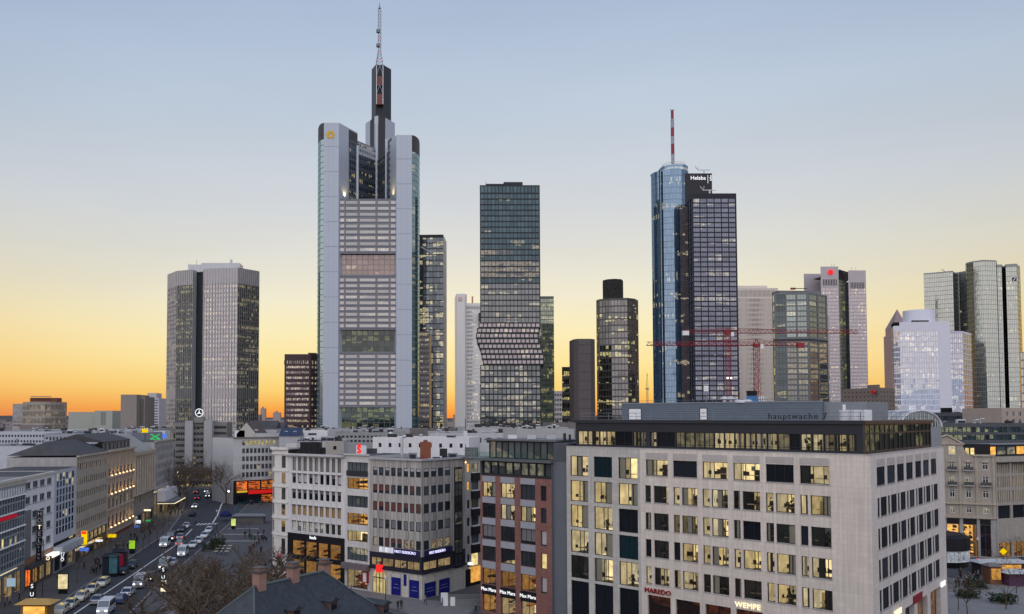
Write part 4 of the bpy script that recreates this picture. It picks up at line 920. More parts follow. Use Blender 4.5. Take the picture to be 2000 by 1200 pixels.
 facade(th, A, B, 0, zt, 9, .28, rows_n(zat(805, D), zt - .8, 5, .36), m, pane_mid, .2, .5, frame=white_paint); facade(th, B, C, 0, zt, 5, .3, rows_n(zat(805, D), zt - .8, 5, .36), m, pane_mid, .2, .5, frame=white_paint); tower_body(th, [A, B, C], 0, zt, m, 20)
 mb = MB(); p, q = PT(1697, D + 6), PT(1716, D + 2); mb.prism([tuple(p), tuple(q), (q.x + 2, q.y + 6), (p.x + 2, p.y + 6)], zt, zat(751, D), m); th.part('plant_room', mb)
 P = at(1706.5, 766, D + 1.5); mb = MB(); c = PT(1706.5, D + 1.5); u = (B - A).normalized(); a_ = math.atan2(u.y, u.x); Mx = Matrix.Translation((P.x, P.y, P.z)) @ Matrix.Rotation(a_, 4, 'Z')
 for k in range(12):
  t0, t1 = 2 * math.pi * k / 12, 2 * math.pi * (k + 1) / 12; rr = lambda t: .85 + .08 * math.cos(2 * t)
  mb.face([Mx @ Vector((0, -.6, 0)), Mx @ Vector((rr(t0) * math.cos(t0), -.6, rr(t0) * math.sin(t0))), Mx @ Vector((rr(t1) * math.cos(t1), -.6, rr(t1) * math.sin(t1)))], surf('emblem_red', (.45, .02, .02), .4));
  mb.face([Mx @ Vector((rr(t0) * math.cos(t0), -.6, rr(t0) * math.sin(t0))), Mx @ Vector((rr(t0) * math.cos(t0), .1, rr(t0) * math.sin(t0))), Mx @ Vector((rr(t1) * math.cos(t1), .1, rr(t1) * math.sin(t1))), Mx @ Vector((rr(t1) * math.cos(t1), -.6, rr(t1) * math.sin(t1)))], MATS['emblem_red'])
 mb.box(-.12, .18, -.4, -.3, .8, 1.3, MATS['emblem_red'], Mx); th.part('emblem', mb); th.finish()
 # far pointed tower
 D = 1846; th = Thing('pointed_tower', 'slim far tower with a pyramid top, left of the white glass building', 'skyscraper', mid(1750, D)); m = surf('fair_red', (.33, .22, .21), .6); c = PT(1751.5, D + 20); w = (PT(1766, D) - PT(1737, D)).length / 2; zt = zat(640, D)
 mb = MB(); mb.prism([(c.x - w * 1.25, c.y - w), (c.x + w, c.y - w), (c.x + w, c.y + w), (c.x - w * 1.25, c.y + w)], 0, zat(655, D), m); mb.prism([(c.x - w * .95, c.y - w), (c.x + w, c.y - w), (c.x + w, c.y + w), (c.x - w, c.y + w)], 0, zt, m); th.part('shaft', mb)
 mb = MB(); ap = at(1752, 604, D + 20); cs = [(c.x - w, c.y - w, zt), (c.x + w, c.y - w, zt), (c.x + w, c.y + w, zt), (c.x - w, c.y + w, zt)]
 for k in range(4): mb.face([cs[k], cs[(k + 1) % 4], tuple(ap)], surf('pyramid', (.24, .18, .19), .4, .3))
 th.part('pyramid_roof', mb); th.finish()
 # white glass building with drum
 D = 480; th = Thing('white_glass_building', 'white framed glass building with a cylindrical roof drum', 'office block', mid(1820, D)); wm = surf('white_panel', (.62, .62, .70), .45, .1, var=.03); zt = zat(630, D); g = glass('glass_white', (.30, .31, .36), (.96, .97, 1), .46, lit=.10, litcol=(1, .85, .5), strength=.35, var=.2, nscale=.6); gb = glass('glass_white_blue', (.10, .14, .24), (.75, .85, 1), .44, lit=.08, litcol=(1, .9, .6), strength=.4, var=.3); gd = glass('glass_white_dark', (.03, .03, .05), (.7, .75, .9), .2, lit=.3, litcol=(1, .75, .5), strength=.4, var=.5)
 A0, A, B, C, C2, E_ = PT(1741, D + 12), PT(1745, D), PT(1757, D - 1), PT(1833, D - 4), PT(1856, D - 4), PT(1880, D - 1)
 zr = zat(640, D); rows = rows_n(zat(802, D), zr - 2, 15, .76)
 facade(th, A, B, 0, zt - 2, 3, .85, rows, wm, gd, .2); facade(th, A0, A, 0, zt - 2, 2, .7, rows, surf('pink_panel', (.55, .45, .42), .5), g, .2)
 def pk(i, j): return {'pane': gb} if j < 4 or (j < 6 and (i * 7 + j * 3) % 5 == 0) else None
 facade(th, B, C, 0, zt, 16, .88, rows, wm, g, .15, .2, pick=pk, frame=wm)
 mb = MB(); mb.prism([tuple(C), tuple(C2), (C2.x, C2.y + 6), (C.x, C.y + 6)], zat(797, D), zat(630, D) + .4, wm); th.part('white_pier', mb)
 D_ = D + 2; P, Q, S = PT(1856, D_), PT(1880, D_), PT(1897, D_ + 14); z2 = zat(647, D_); rows2 = rows_n(zat(802, D), z2 - 1, 15, .78); facade(th, P, Q, 0, z2, 6, .88, rows2, surf('lilac_panel', (.55, .52, .62), .5), g, .15, pick=lambda i, j: {'pane': gb} if j < 7 else None); facade(th, Q, S, 0, z2, 5, .88, rows2, wm, glass('glass_white_green', (.22, .25, .22), (.95, 1, .92), .4, var=.3), .15)
 tower_body(th, [A0, A, B, C, C2], 0, zt, wm, 24); tower_body(th, [P, Q, S], 0, z2, wm, 20)
 c = PT(1795, D + 16); r = (PT(1822, D + 16) - PT(1767, D + 16)).length / 2; mb = MB(); mb.lathe((c.x, c.y, zt), [(r, 0), (r, zat(602.5, D + 4) - zt)], wm, 28); th.part('roof_drum', mb, smooth=False)
 mb = MB(); p = PT(1796, D + 4)
 for k in range(3): mb.box(p.x - 4 + k * 3.1, p.x - 1.4 + k * 3.1, p.y - 1, p.y + 1, zt, zt + 1.5, metal_dark)
 th.part('roof_units', mb); th.finish()
 # the two mirror towers
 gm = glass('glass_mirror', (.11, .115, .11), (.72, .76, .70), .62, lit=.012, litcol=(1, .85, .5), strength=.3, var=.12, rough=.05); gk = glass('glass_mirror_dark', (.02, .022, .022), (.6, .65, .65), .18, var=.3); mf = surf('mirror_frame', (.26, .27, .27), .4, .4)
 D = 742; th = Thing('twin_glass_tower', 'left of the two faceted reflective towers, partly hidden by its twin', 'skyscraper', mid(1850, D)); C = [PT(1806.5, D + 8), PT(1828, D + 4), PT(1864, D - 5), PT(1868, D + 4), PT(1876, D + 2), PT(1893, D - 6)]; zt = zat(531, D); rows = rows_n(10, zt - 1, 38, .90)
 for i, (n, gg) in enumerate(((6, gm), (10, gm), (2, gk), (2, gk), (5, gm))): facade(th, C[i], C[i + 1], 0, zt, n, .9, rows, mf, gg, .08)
 tower_body(th, C, 0, zt, mf, 24); mb = MB(); p = at(1846, 531, D); mb.tube([(p.x, p.y, p.z), (p.x - 3, p.y, p.z + 2.2)], .4, metal_white, 4); th.part('facade_hoist', mb); th.finish()
 D = 690; th = Thing('twin_glass_tower', 'right of the two faceted reflective towers, carrying square slash emblems', 'skyscraper', mid(1940, D)); C = [PT(1889, D + 14), PT(1891, D + 8), PT(1904.5, D + 1), PT(1925, D - 5), PT(1949.5, D - 3), PT(1951, D + 2), PT(1960, D + 2), PT(1964, D + 12), PT(1968, D + 1), PT(1989, D - 2), PT(1996, D + 12)]
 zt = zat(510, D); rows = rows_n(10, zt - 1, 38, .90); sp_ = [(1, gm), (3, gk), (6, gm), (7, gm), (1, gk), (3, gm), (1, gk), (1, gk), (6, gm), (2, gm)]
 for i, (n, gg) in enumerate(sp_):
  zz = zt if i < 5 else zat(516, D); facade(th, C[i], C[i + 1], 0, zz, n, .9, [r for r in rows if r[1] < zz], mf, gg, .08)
 tower_body(th, C[:6], 0, zt, mf, 24); tower_body(th, C[5:], 0, zat(516, D), mf, 24)
 for px, py, i in ((1916.3, 539.5, 2), (1981, 546, 8)):
  u = (C[i + 1] - C[i]).normalized(); a_ = math.atan2(u.y, u.x); d_ = C[i].lerp(C[i + 1], .55).y; P = at(px, py, d_ - .5); M = Matrix.Translation(P) @ Matrix.Rotation(a_, 4, 'Z'); mb = MB(); mb.box(-2, 2, -.3, .3, -2, 2, white_paint, M); mb.box(-1.55, 1.55, -.36, -.1, -1.55, 1.55, black_panel, M)
  mb.face([M @ Vector(q) for q in ((-.9, -.4, -1.1), (-.2, -.4, -1.1), (.9, -.4, 1.1), (.2, -.4, 1.1))], white_paint); th.part('emblem', mb)
 th.finish()
 D = 560; th = Thing('edge_tower', 'sliver of a grey glass block at the right picture edge', 'building', mid(1997, D)); A, B = PT(1992, D), PT(2030, D); zt = zat(688, D); facade(th, A, B, 0, zt, 8, .85, rows_n(10, zt, 12, .8), metal_grey, gm, .1); tower_body(th, [A, B], 0, zt, metal_grey, 15); th.finish()
right_cluster()
# --- tower cranes
def crane(name, label, mx, D, ytop, yjib, xl, xr, ybot, colr, apex=True, cw=None):
 th = Thing(name, label, 'crane', mid(mx, D)); p = PT(mx, D, 700); zt = zat(yjib, D); w = 1.05
 mb = MB(); z = 0.0; n = int(zt / 2.4)
 for k in range(n):
  za, zb = zt * k / n, zt * (k + 1) / n
  for sx, sy in ((-1, -1), (1, -1), (1, 1), (-1, 1)): mb.tube([(p.x + sx * w, p.y + sy * w, za), (p.x + sx * w, p.y + sy * w, zb)], .15, colr, 4, False)
  s = 1 if k % 2 else -1
  mb.tube([(p.x - s * w, p.y - w, za), (p.x + s * w, p.y - w, zb)], .11, colr, 3, False); mb.tube([(p.x - w, p.y - w, zb), (p.x + w, p.y - w, zb)], .11, colr, 3, False)
  mb.tube([(p.x - w, p.y + w, za), (p.x + w, p.y + w, zb)], .11, colr, 3, False)
 th.part('mast', mb); mb = MB(); xa, xb = at(xl, yjib, D).x, at(xr, yjib, D).x
 for (x0, x1) in ((p.x, xa), (p.x, xb)):
  L = abs(x1 - x0); m = max(4, int(L / 2.4)); long = L > 30
  for yy in (-.7, .7): mb.tube([(x0, p.y + yy, zt), (x1, p.y + yy, zt)], .15, colr, 4)
  if long or apex: mb.tube([(x0, p.y, zt + 1.7), (x1, p.y, zt + 1.7)], .13, colr, 4)
  for k in range(m):
   a, b = x0 + (x1 - x0) * k / m, x0 + (x1 - x0) * (k + .5) / m; c = x0 + (x1 - x0) * (k + 1) / m
   for yy in (-.7, .7): mb.tube([(a, p.y + yy, zt), (b, p.y, zt + 1.7)], .08, colr, 3, False); mb.tube([(b, p.y, zt + 1.7), (c, p.y + yy, zt)], .08, colr, 3, False)
 th.part('jib', mb); mb = MB(); za = zat(ytop, D); mb.box(p.x - 1.3, p.x + 1.3, p.y - 1.3, p.y + 1.3, zt - .8, zt + .8, colr)
 for s in (-1, 1): mb.tube([(p.x + s * 1.1, p.y, zt), (p.x + s * .3, p.y, za)], .25, colr, 4)
 mb.tube([(p.x, p.y, za), (p.x + (xb - p.x) * .45, p.y, zt + 1.7)], .12, colr, 3); mb.tube([(p.x, p.y, za), (p.x + (xa - p.x) * .5, p.y, zt + 1.7)], .12, colr, 3); th.part('slewing_head', mb)
 mb = MB(); mb.box(p.x + 1.3, p.x + 2.8, p.y - 1.6, p.y - .2, zt - 1.8, zt + .4, white_paint); th.part('cab', mb)
 if cw:
  x = at(cw, yjib, D).x; mb = MB(); mb.box(x - 1.6, x + 1.6, p.y - .9, p.y + .9, zt - 1.2, zt + 1.2, white_paint if cw < 1400 else colr); th.part('counterweight', mb)
 return th, p
c1, p1 = crane('tower_crane', 'rear red tower crane, its jib crossing the black gridded block', 1422, 455, 641, 651, 1337, 1676, 785, red_paint, True, 1339)
mb = MB()
for s in (-1, 1): mb.box(p1.x + s * .9 - .35, p1.x + s * .9 + .35, p1.y - 1.6, p1.y - 1.3, zat(739, 455) - .35, zat(739, 455) + .35, lamp_white)
c1.part('work_light', mb)
crane('tower_crane', 'front red tower crane before the beige ribbed tower', 1478, 420, 663, 675, 1263, 1577, 785, red_paint, True, 1563)
crane('distant_crane', 'thin far crane in the bright gap between octagonal and round towers', 1263.5, 1300, 730, 760, 1260, 1268, 800, surf('crane_far', (.30, .12, .05), .6), False)
# ------------------------------------------------------------------ near buildings
def wallhit(P0, P1, px, py):
 """(distance along the wall, height) where the sight line of a pixel meets the wall through P0, P1"""
 P0 = V2(P0); P1 = V2(P1); u = (P1 - P0).normalized(); r = ray(px, py); n = Vector((-u.y, u.x))
 t = P0.dot(n) / (r.x * n.x + r.y * n.y); X = Vector((r.x * t, r.y * t)); return (X - P0).dot(u), H + r.z * t
def cpx(P0, P1, pairs, py): return [(wallhit(P0, P1, a, py)[0], wallhit(P0, P1, b, py)[0]) for a, b in pairs]
def rpy(P0, P1, px, pairs): return sorted((wallhit(P0, P1, px, b)[1], wallhit(P0, P1, px, a)[1]) for a, b in pairs)
def wpt(P0, P1, a, z, out=0.0):
 P0 = V2(P0); u = (V2(P1) - P0).normalized(); n = Vector((u.y, -u.x)); q = P0 + u * a + n * out; return Vector((q.x, q.y, z))
def slab(mb, P0, P1, a0, a1, z0, z1, out, mat, inn=.05):
 """a box fixed to a wall, projecting by out"""
 q = [wpt(P0, P1, a0, 0, out), wpt(P0, P1, a1, 0, out), wpt(P0, P1, a1, 0, -inn), wpt(P0, P1, a0, 0, -inn)]
 mb.prism([(p.x, p.y) for p in q], z0, z1, mat, bottom=True)
def blocks(name, col, u, bw, bh, joint=.55, var=.12, rough=.8, streak=.08):
 """dressed stone or brick: courses drawn along the wall direction u"""
 if name in MATS: return MATS[name]
 m = surf(name, col, rough, var=.07, scale=.3, streak=streak * 1.8, bump=.08); nt = m.node_tree; N = nt.nodes; L = nt.links
 u = V2(u).normalized(); ge = N.new('ShaderNodeNewGeometry'); dp = N.new('ShaderNodeVectorMath'); dp.operation = 'DOT_PRODUCT'; L.new(ge.outputs['Position'], dp.inputs[0]); dp.inputs[1].default_value = (u.x, u.y, 0)
 sx = N.new('ShaderNodeSeparateXYZ'); L.new(ge.outputs['Position'], sx.inputs[0]); cb = N.new('ShaderNodeCombineXYZ'); L.new(dp.outputs['Value'], cb.inputs[0]); L.new(sx.outputs[2], cb.inputs[1])
 br = N.new('ShaderNodeTexBrick'); L.new(cb.outputs[0], br.inputs[0]); br.inputs['Scale'].default_value = 1; br.inputs['Brick Width'].default_value = bw; br.inputs['Row Height'].default_value = bh; br.inputs['Mortar Size'].default_value = .03; br.offset = .37; br.offset_frequency = 2
 br.inputs['Color1'].default_value = (1 - var,) * 3 + (1,); br.inputs['Color2'].default_value = (1 + var * .6,) * 3 + (1,); br.inputs['Mortar'].default_value = (joint,) * 3 + (1,)
 b = next(n for n in N if n.type == 'BSDF_PRINCIPLED'); old = b.inputs['Base Color'].links[0].from_socket
 mu = N.new('ShaderNodeVectorMath'); mu.operation = 'MULTIPLY'; L.new(old, mu.inputs[0]); L.new(br.outputs['Color'], mu.inputs[1]); L.new(mu.outputs[0], b.inputs['Base Color']); return m
def railing(th, pts, z, h, mat, step=1.5, name='railing'):
 mb = MB()
 for a, b in zip(pts[:-1], pts[1:]):
  a = V2(a); b = V2(b); L = (b - a).length; n = max(1, int(L / step))
  for k in range(n + 1): q = a.lerp(b, k / n); mb.tube([(q.x, q.y, z), (q.x, q.y, z + h)], .03, mat, 4)
  for zz in (h, h * .5): mb.tube([(a.x, a.y, z + zz), (b.x, b.y, z + zz)], .03, mat, 4)
 return th.part(name, mb)
# --- big pale stone office block in the right foreground
def stone_block():
 C3 = at(1700, 890, 102.0); C = V2(C3); zt = C3.z; dF = Vector((-1.006, 1)); dS = Vector((.917, 1))
 Lf = along(C, dF, 1106, zt); J = along(C, dF, 1250, zt); S1 = along(C, dS, 1843, zt)
 th = Thing('stone_office_block', 'large pale stone office block with many lit square windows and dark glazed attic', 'office block', (C.x, C.y, 0))
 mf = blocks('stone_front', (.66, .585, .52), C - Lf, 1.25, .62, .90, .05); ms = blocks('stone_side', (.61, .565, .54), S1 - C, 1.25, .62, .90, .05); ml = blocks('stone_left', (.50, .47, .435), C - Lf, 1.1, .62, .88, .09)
 blk = surf('window_black', (.010, .011, .015), .4)
 rng = random.Random(4)
 # --- left third
 cols = cpx(Lf, J, [(1115, 1149.5), (1161, 1196.7), (1209, 1246.4)], 1060); rows = rpy(Lf, J, 1228, [(894.4, 935.7), (945, 987.5), (995, 1040.7), (1046.7, 1092.5), (1098.5, 1145)])
 gz = (.6, rows[0][0] - (rows[1][0] - rows[0][1]) * .9); rows = [gz] + rows
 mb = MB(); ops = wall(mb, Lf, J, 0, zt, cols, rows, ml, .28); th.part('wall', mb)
 lit = {(0, 5): 1, (2, 5): 1, (0, 4): 1, (1, 4): 1, (2, 4): 1, (0, 3): 1, (0, 2): 1, (1, 2): 1, (1, 1): 1, (2, 1): 1, (1, 3): 2}
 tealp = glass('pane_teal', (.006, .022, .03), (.6, .9, 1), .09, var=.5)
 def pk(i, j):
  v = lit.get((i, j)); nx = (.36, .62) if (i + j) % 2 else (.5, .72)
  if v: return dict(room=(rng.choice(('office', 'office', 'office', 'dim')), rng.randint(0, 9)), clear=True, pane=pane_clear, nx=nx)
  if rng.random() < .4 and j: return dict(room=('dusk', rng.randint(0, 9)), clear=True, pane=pane_clear, nx=nx)
  return dict(nx=nx if j else 2, pane=tealp if (i, j) in ((2, 2), (0, 4), (1, 5)) else pane_dark)
 add_windows(th, Lf, J, ops, pane_dark, blk, 2, 1, .10, .24, pk)
 # --- right two thirds
 a2 = lambda L: [(1240 + a / 2.7275, 1240 + b / 2.7275) for a, b in L]
 top = cpx(J, C, a2([(58, 175), (203, 330), (360, 493), (523, 665), (697, 845), (878, 1035)]), 910)
 low = cpx(J, C, a2([(55, 85), (100, 178), (205, 238), (250, 332), (360, 398), (408, 495), (525, 560), (573, 667), (697, 738), (750, 850), (880, 920), (935, 1042)]), 965)
 rw = rpy(J, C, 1262, [(897.5, 928.7), (948, 981), (1001, 1034), (1053, 1087), (1106, 1139.5)]); z5 = rw[4][0] - .9; gnd = cpx(J, C, a2([(68, 190), (217, 346), (374, 510), (538, 682), (706, 860), (885, 1050)]), 1170); gz = wallhit(J, C, 1262, 1161)[1]
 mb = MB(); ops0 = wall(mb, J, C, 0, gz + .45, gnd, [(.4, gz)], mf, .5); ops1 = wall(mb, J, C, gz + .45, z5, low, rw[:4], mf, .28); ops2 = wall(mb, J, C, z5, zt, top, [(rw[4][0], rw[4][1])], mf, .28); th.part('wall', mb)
 # recessed lintel panels above the top windows
 mb = MB()
 for a, b in top: slab(mb, J, C, a, b, rw[4][1] + .12, rw[4][1] + .95, .03, surf('lintel', (.42, .38, .36), .8))
 th.part('lintel', mb, kind='stuff')
 litT = {0: 1, 2: 1, 3: 1, 5: 2}
 add_windows(th, J, C, ops2, pane_dark, blk, (.3, .52, .78), 1, .09, .24, lambda i, j: dict(room=(rng.choice(('office', 'office', 'office', 'dim')), rng.randint(0, 9)), clear=True, pane=pane_clear, nx=(.28, .45, .8)) if i in (0, 2, 3, 5) else dict(nx=3))
 #        row index from the bottom; bay 0..5
 litR = {3: [1, 2, 3, 4, 5, 0], 2: [1, 2], 1: [2, 3, 4, 5, 1], 0: [0, 1, 5, 4]}
 half = {(5, 2), (0, 3), (1, 1), (3, 3)}
 def pk2(i, j):
  bay = i // 2; wide = i % 2
  if bay in litR[j] and not ((bay, j) in half and not wide and rng.random() < .6): return dict(room=(rng.choice(('office', 'office', 'office', 'dim')), rng.randint(0, 9)), clear=True, pane=pane_clear, nx=(.62, .8) if wide else 1)
  if rng.random() < .5: return dict(room=('dusk', rng.randint(0, 9)), clear=True, pane=pane_clear, nx=(.62,) if wide else 1)
  return dict(nx=(.62,) if wide else 1, pane=pane_dark if rng.random() < .75 else glass('pane_blueish', (.012, .017, .032), (.7, .85, 1), .10, var=.5))
 add_windows(th, J, C, ops1, pane_dark, blk, 1, 1, .09, .24, pk2)
 add_windows(th, J, C, ops0, pane_dark, blk, 2, (.8,), .1, .45, lambda i, j: dict(pane=glass('pane_shopdark', (.02, .012, .01), (.8, .8, .85), .07, lit=.5, litcol=(.5, .12, .04), strength=.12)))
 # --- side
 Ls = (S1 - C).length; scol = [(1712.5 + k * 0, 0) for k in range(1)]
 bays = cpx(C, S1, [(1712.4, 1728.5), (1733, 1748.4), (1752.3, 1766), (1770.3, 1783.3), (1788, 1799.8), (1803.3, 1814.8), (1818.6, 1829.3)], 925)
 pair = []
 for a, b in bays: w = b - a; pair += [(a + w * .03, a + w * .28), (a + w * .41, b + w * .17)]
 rs = rpy(C, S1, 1720, [(911.8, 948.5), (972, 1010), (1032, 1073), (1093, 1135), (1153, 1196)]); z5 = rs[4][0] - .8; zg = wallhit(C, S1, 1790, 1175)[1]; gcol = cpx(C, S1, [(1714, 1736), (1741, 1762), (1768, 1786), (1792, 1812), (1818, 1838)], 1190)
 mb = MB(); o0 = wall(mb, C, S1, 0, zg + .6, gcol, [(.4, zg)], ms, .8); o1 = wall(mb, C, S1, zg + .6, z5, pair, rs[:4], ms, .16); o2 = wall(mb, C, S1, z5, zt, bays, [rs[4]], ms, .16); th.part('wall', mb)
 add_windows(th, C, S1, o2 + o1, pane_dark, blk, 1, 1, .08, .13, lambda i, j: dict(pane=pane_mid) if rng.random() < .25 else None); add_windows(th, C, S1, o0, glass('pane_arcade', (.05, .03, .02), (.9, .9, 1), .08, lit=.8, litcol=(1, .45, .15), strength=.16), blk, 2, 1, .1, .7)
 mb = MB()
 for a, b in bays: slab(mb, C, S1, a, b, rs[4][1] + .12, rs[4][1] + .95, .03, MATS['lintel'])
 th.part('lintel', mb, kind='stuff')
 mb = MB()
 for (P0, P1, ops) in ((J, C, ops1 + ops2), (Lf, J, [o for o in [] ]), (C, S1, o1 + o2)):
  for (i, j, a, b, c, d) in ops: slab(mb, P0, P1, a - .05, b + .05, c - .1, c - .005, .07, surf('sill', (.34, .33, .33), .6))
 th.part('sill', mb, kind='stuff')
 # --- back, roof, attic storey
 nF = Vector(((C - Lf).normalized().y, -(C - Lf).normalized().x)); nS = Vector(((S1 - C).normalized().y, -(S1 - C).normalized().x))
 Bk = Lf + (S1 - C); mb = MB(); q = lambda p, z: (p.x, p.y, z)
 mb.face([q(S1, 0), q(Bk, 0), q(Bk, zt), q(S1, zt)], plaster_grey); mb.face([q(Bk, 0), q(Lf, 0), q(Lf, zt), q(Bk, zt)], plaster_grey); mb.face([q(Lf, zt - .02), q(C, zt - .02), q(S1, zt - .02), q(Bk, zt - .02)], roof_grey); th.part('roof', mb)
 mb = MB()
 for P0, P1 in ((Lf, C), (C, S1)): L = (P1 - P0).length; slab(mb, P0, P1, 0, L, zt, zt + .12, .04, surf('coping', (.40, .38, .375), .7), .5)
 th.part('coping', mb)
 s = 1.1; uF = (C - Lf).normalized(); uS = (S1 - C).normalized(); p0 = along(C - nF * s, dF, 1124, zt); pc = C - nF * s - nS * s; p0 = Lf - nF * s + uF * 1.0; p1 = S1 - nS * s - uS * 2.5
 zc = zat(829, 104); zh = wallhit(p0, pc, 1660, 849)[1]; zw = zt + .35
 dkw = glass('attic_dark', (.008, .009, .012), (.5, .55, .6), .08, var=.4); dkf = surf('attic_fascia', (.020, .022, .03), .4)
 segs = []; state = []
 for a, b, st in [(1129, 1147, 1), (1148, 1170, 1), (1171, 1184, 1), (1185, 1201, 1), (1203, 1235, 0), (1236.5, 1249, 1), (1250, 1261.5, 1), (1270, 1282, 1), (1284, 1318, 0), (1320, 1337, 2), (1338, 1356, 2), (1357, 1375, 2), (1376, 1393.5, 2), (1395, 1414, 1), (1415, 1434, 1), (1435, 1453, 1), (1455.5, 1475, 1), (1476.5, 1497, 1), (1498, 1517.5, 1), (1519, 1542, 2), (1543, 1562.5, 0), (1564, 1584.5, 1), (1586, 1608, 1), (1609.5, 1630, 1), (1631.5, 1654, 1), (1656, 1673, 1)]:
  segs.append((a, b)); state.append(st)
 cl = cpx(p0, pc, segs, 862); mb = MB(); ops = wall(mb, p0, pc, zt - .02, zc - .01, cl, [(zw, zh)], dkf, .2); th.part('attic_wall', mb)
 add_windows(th, p0, pc, ops, dkw, blk, 2, (.16,), .07, .16, lambda i, j: dict(room=(rng.choice(('office', 'office', 'office', 'dim')), rng.randint(0, 9)), clear=True, pane=pane_clear) if state[i] == 1 else (dict(pane=glass('attic_dim', (.05, .045, .035), (.8, .85, .8), .08, lit=1, litcol=(.6, .5, .25), strength=.22)) if state[i] == 2 else None))
 Ls = (p1 - pc).length; mb = MB(); ops = wall(mb, pc, p1, zt - .02, zc - .01, cols_n(Ls, 15, .8, .3, .92), [(zw, zh), (zh + .12, zc - .15)], dkf, .12); th.part('attic_wall', mb)
 add_windows(th, pc, p1, ops, glass('attic_side', (.02, .022, .018), (.75, .8, .7), .16, lit=.5, litcol=(.7, .62, .3), strength=.16, var=.6), blk, 1, 1, .05, .1)
 pb = p0 + (p1 - pc); mb = MB(); mb.prism([q(p, 0)[:2] for p in (p0 + nF * .35 - uF * .2, pc + nF * .35 + nS * .35, p1 + nS * .35 + uS * .2, pb)], zc, zc + .45, dkf, roof_grey, bottom=True); mb.face([q(p1, zt), q(pb, zt), q(pb, zc), q(p1, zc)], dkf); mb.face([q(pb, zt), q(p0, zt), q(p0, zc), q(pb, zc)], dkf); th.part('attic_roof', mb)
 zr = zc + .45
 # --- plant storey of ribbed blue-grey sheet on the roof
 d = 9.0; e0 = along(p0 - nF * d, uF, 1215, zr + 1); e1 = along(p0 - nF * d, uF, 1606, zr + 1); e2 = along(p0 - nF * (d + .6), uF, 1692, zr + 1); zp = zat(786, 120); mb = MB(); rib = metal_blue
 e1b = e1 - nF * .6
 for P, Q, m, zz in ((e0, e1, rib, zp), (e1b, e2, surf('sheet_grey', (.21, .23, .26), .6, .1, var=.06), zp - .05)):
  b0, b1 = P - nF * 9, Q - nF * 9; mb.prism([q(p, 0)[:2] for p in (P, Q, b1, b0)], zr, zz, m, roof_grey)
 th.part('plant_room', mb); mb = MB(); L = (e2 - e0).length
 for k in range(9): z = zr + .25 + k * .33; slab(mb, e0, e1, 0, (e1 - e0).length, z, z + .05, .03, surf('rib_dark', (.085, .105, .135), .6))
 slab(mb, e0, e1, -.05, (e1 - e0).length + .05, zp, zp + .12, .08, surf('edge_trim', (.25, .27, .3), .5)); th.part('sheet_ribs', mb, kind='stuff')
 for a, b, y0, y1 in ((1229, 1252, 799, 828), (1368, 1380.5, 798.5, 827)):
  aa = wallhit(e0, e1, a, 815)[0]; bb = wallhit(e0, e1, b, 815)[0]; z1 = wallhit(e0, e1, b, y0)[1]; mb = MB(); slab(mb, e0, e1, aa, bb, zr + .05, z1, .06, white_paint); slab(mb, e0, e1, aa - .12, bb + .1, zr + .02, z1 + .12, .045, metal_dark); mb.tube([wpt(e0, e1, (aa + bb) / 2, zr + 1, .07), wpt(e0, e1, (aa + bb) / 2 + .05, zr + 1, .14)], .07, metal_dark, 5); th.part('roof_door', mb)
 mb = MB(); slab(mb, e1b, e2, wallhit(e1b, e2, 1620, 800)[0], wallhit(e1b, e2, 1627, 800)[0], zr + .3, zp - .6, .03, metal_grey); slab(mb, e1b, e2, wallhit(e1b, e2, 1646, 800)[0], wallhit(e1b, e2, 1652, 800)[0], zr + .1, zp - .4, .05, white_paint); th.part('roof_hatch', mb)
 for px in (1637, 1660, 1679):
  p = wpt(p0, pc, wallhit(p0, pc, px, 822)[0], zr, -2.4); mb = MB(); mb.box(p.x - .5, p.x + .5, p.y - .4, p.y + .4, zr, zr + 1.3, surf('crate_pale', (.5, .46, .38) if px > 1640 else (.6, .6, .62), .7)); th.part('roof_crate', mb)
 railing(th, [wpt(p0, pc, 1, 0, -.2), wpt(p0, pc, (pc - p0).length - .3, 0, -.2), wpt(pc, p1, (p1 - pc).length, 0, -.2)], zr, 1.0, metal_grey, 2.2)
 # roof units
 def on_roof(px, D): p = at(px, 700, D); return p.x, p.y
 for px in (1414, 1426):
  x, y = on_roof(px, 128); mb = MB(); mb.lathe((x, y, zp), [(.28, 0), (.28, .55), (.62, .6), (.55, .85), (.1, 1.05)], alu, 10); th.part('roof_vent', mb)
 x, y = on_roof(1467, 124); mb = MB(); bl = surf('unit_blue', (.03, .13, .30), .5); mb.lathe((x, y, zp), [(1.0, 0), (.68, .85), (.68, 1.0)], bl, 12); mb.lathe((x, y, zp + 1.0), [(.70, 0), (.76, .7)], metal_black, 12); th.part('blue_cooling_unit', mb)
 mb = MB(); mb.lathe((x - 1.2, y, zp), [(1.3, 0), (1.3, .25), (.9, .5)], metal_white, 14); th.part('roof_dome', mb); mb = MB()
 for k in range(3): mb.box(x + .9 + k * .3, x + 1.1 + k * .3, y - .2, y + .2, zp, zp + .9, metal_white)
 mb.box(x + .7, x + 2, y - .3, y + .3, zp + .6, zp + .7, metal_white); th.part('pipe_stand', mb)
 x, y = on_roof(1378, 126); mb = MB(); mb.tube([(x, y, zp), (x, y, zp + 2.0)], .05, metal_grey, 5); mb.box(x - .3, x, y - .1, y + .1, zp + 1.7, zp + 2.5, white_paint); mb.box(x + .02, x + .32, y - .1, y + .1, zp + 1.7, zp + 2.5, white_paint); th.part('antenna', mb)
 for px in (1293, 1352, 1363, 1390, 1397, 1300):
  x, y = on_roof(px, 127); mb = MB(); mb.tube([(x, y, zp), (x, y, zp + random.uniform(.6, 1.1))], .03, metal_grey, 4); th.part('lightning_rod', mb)
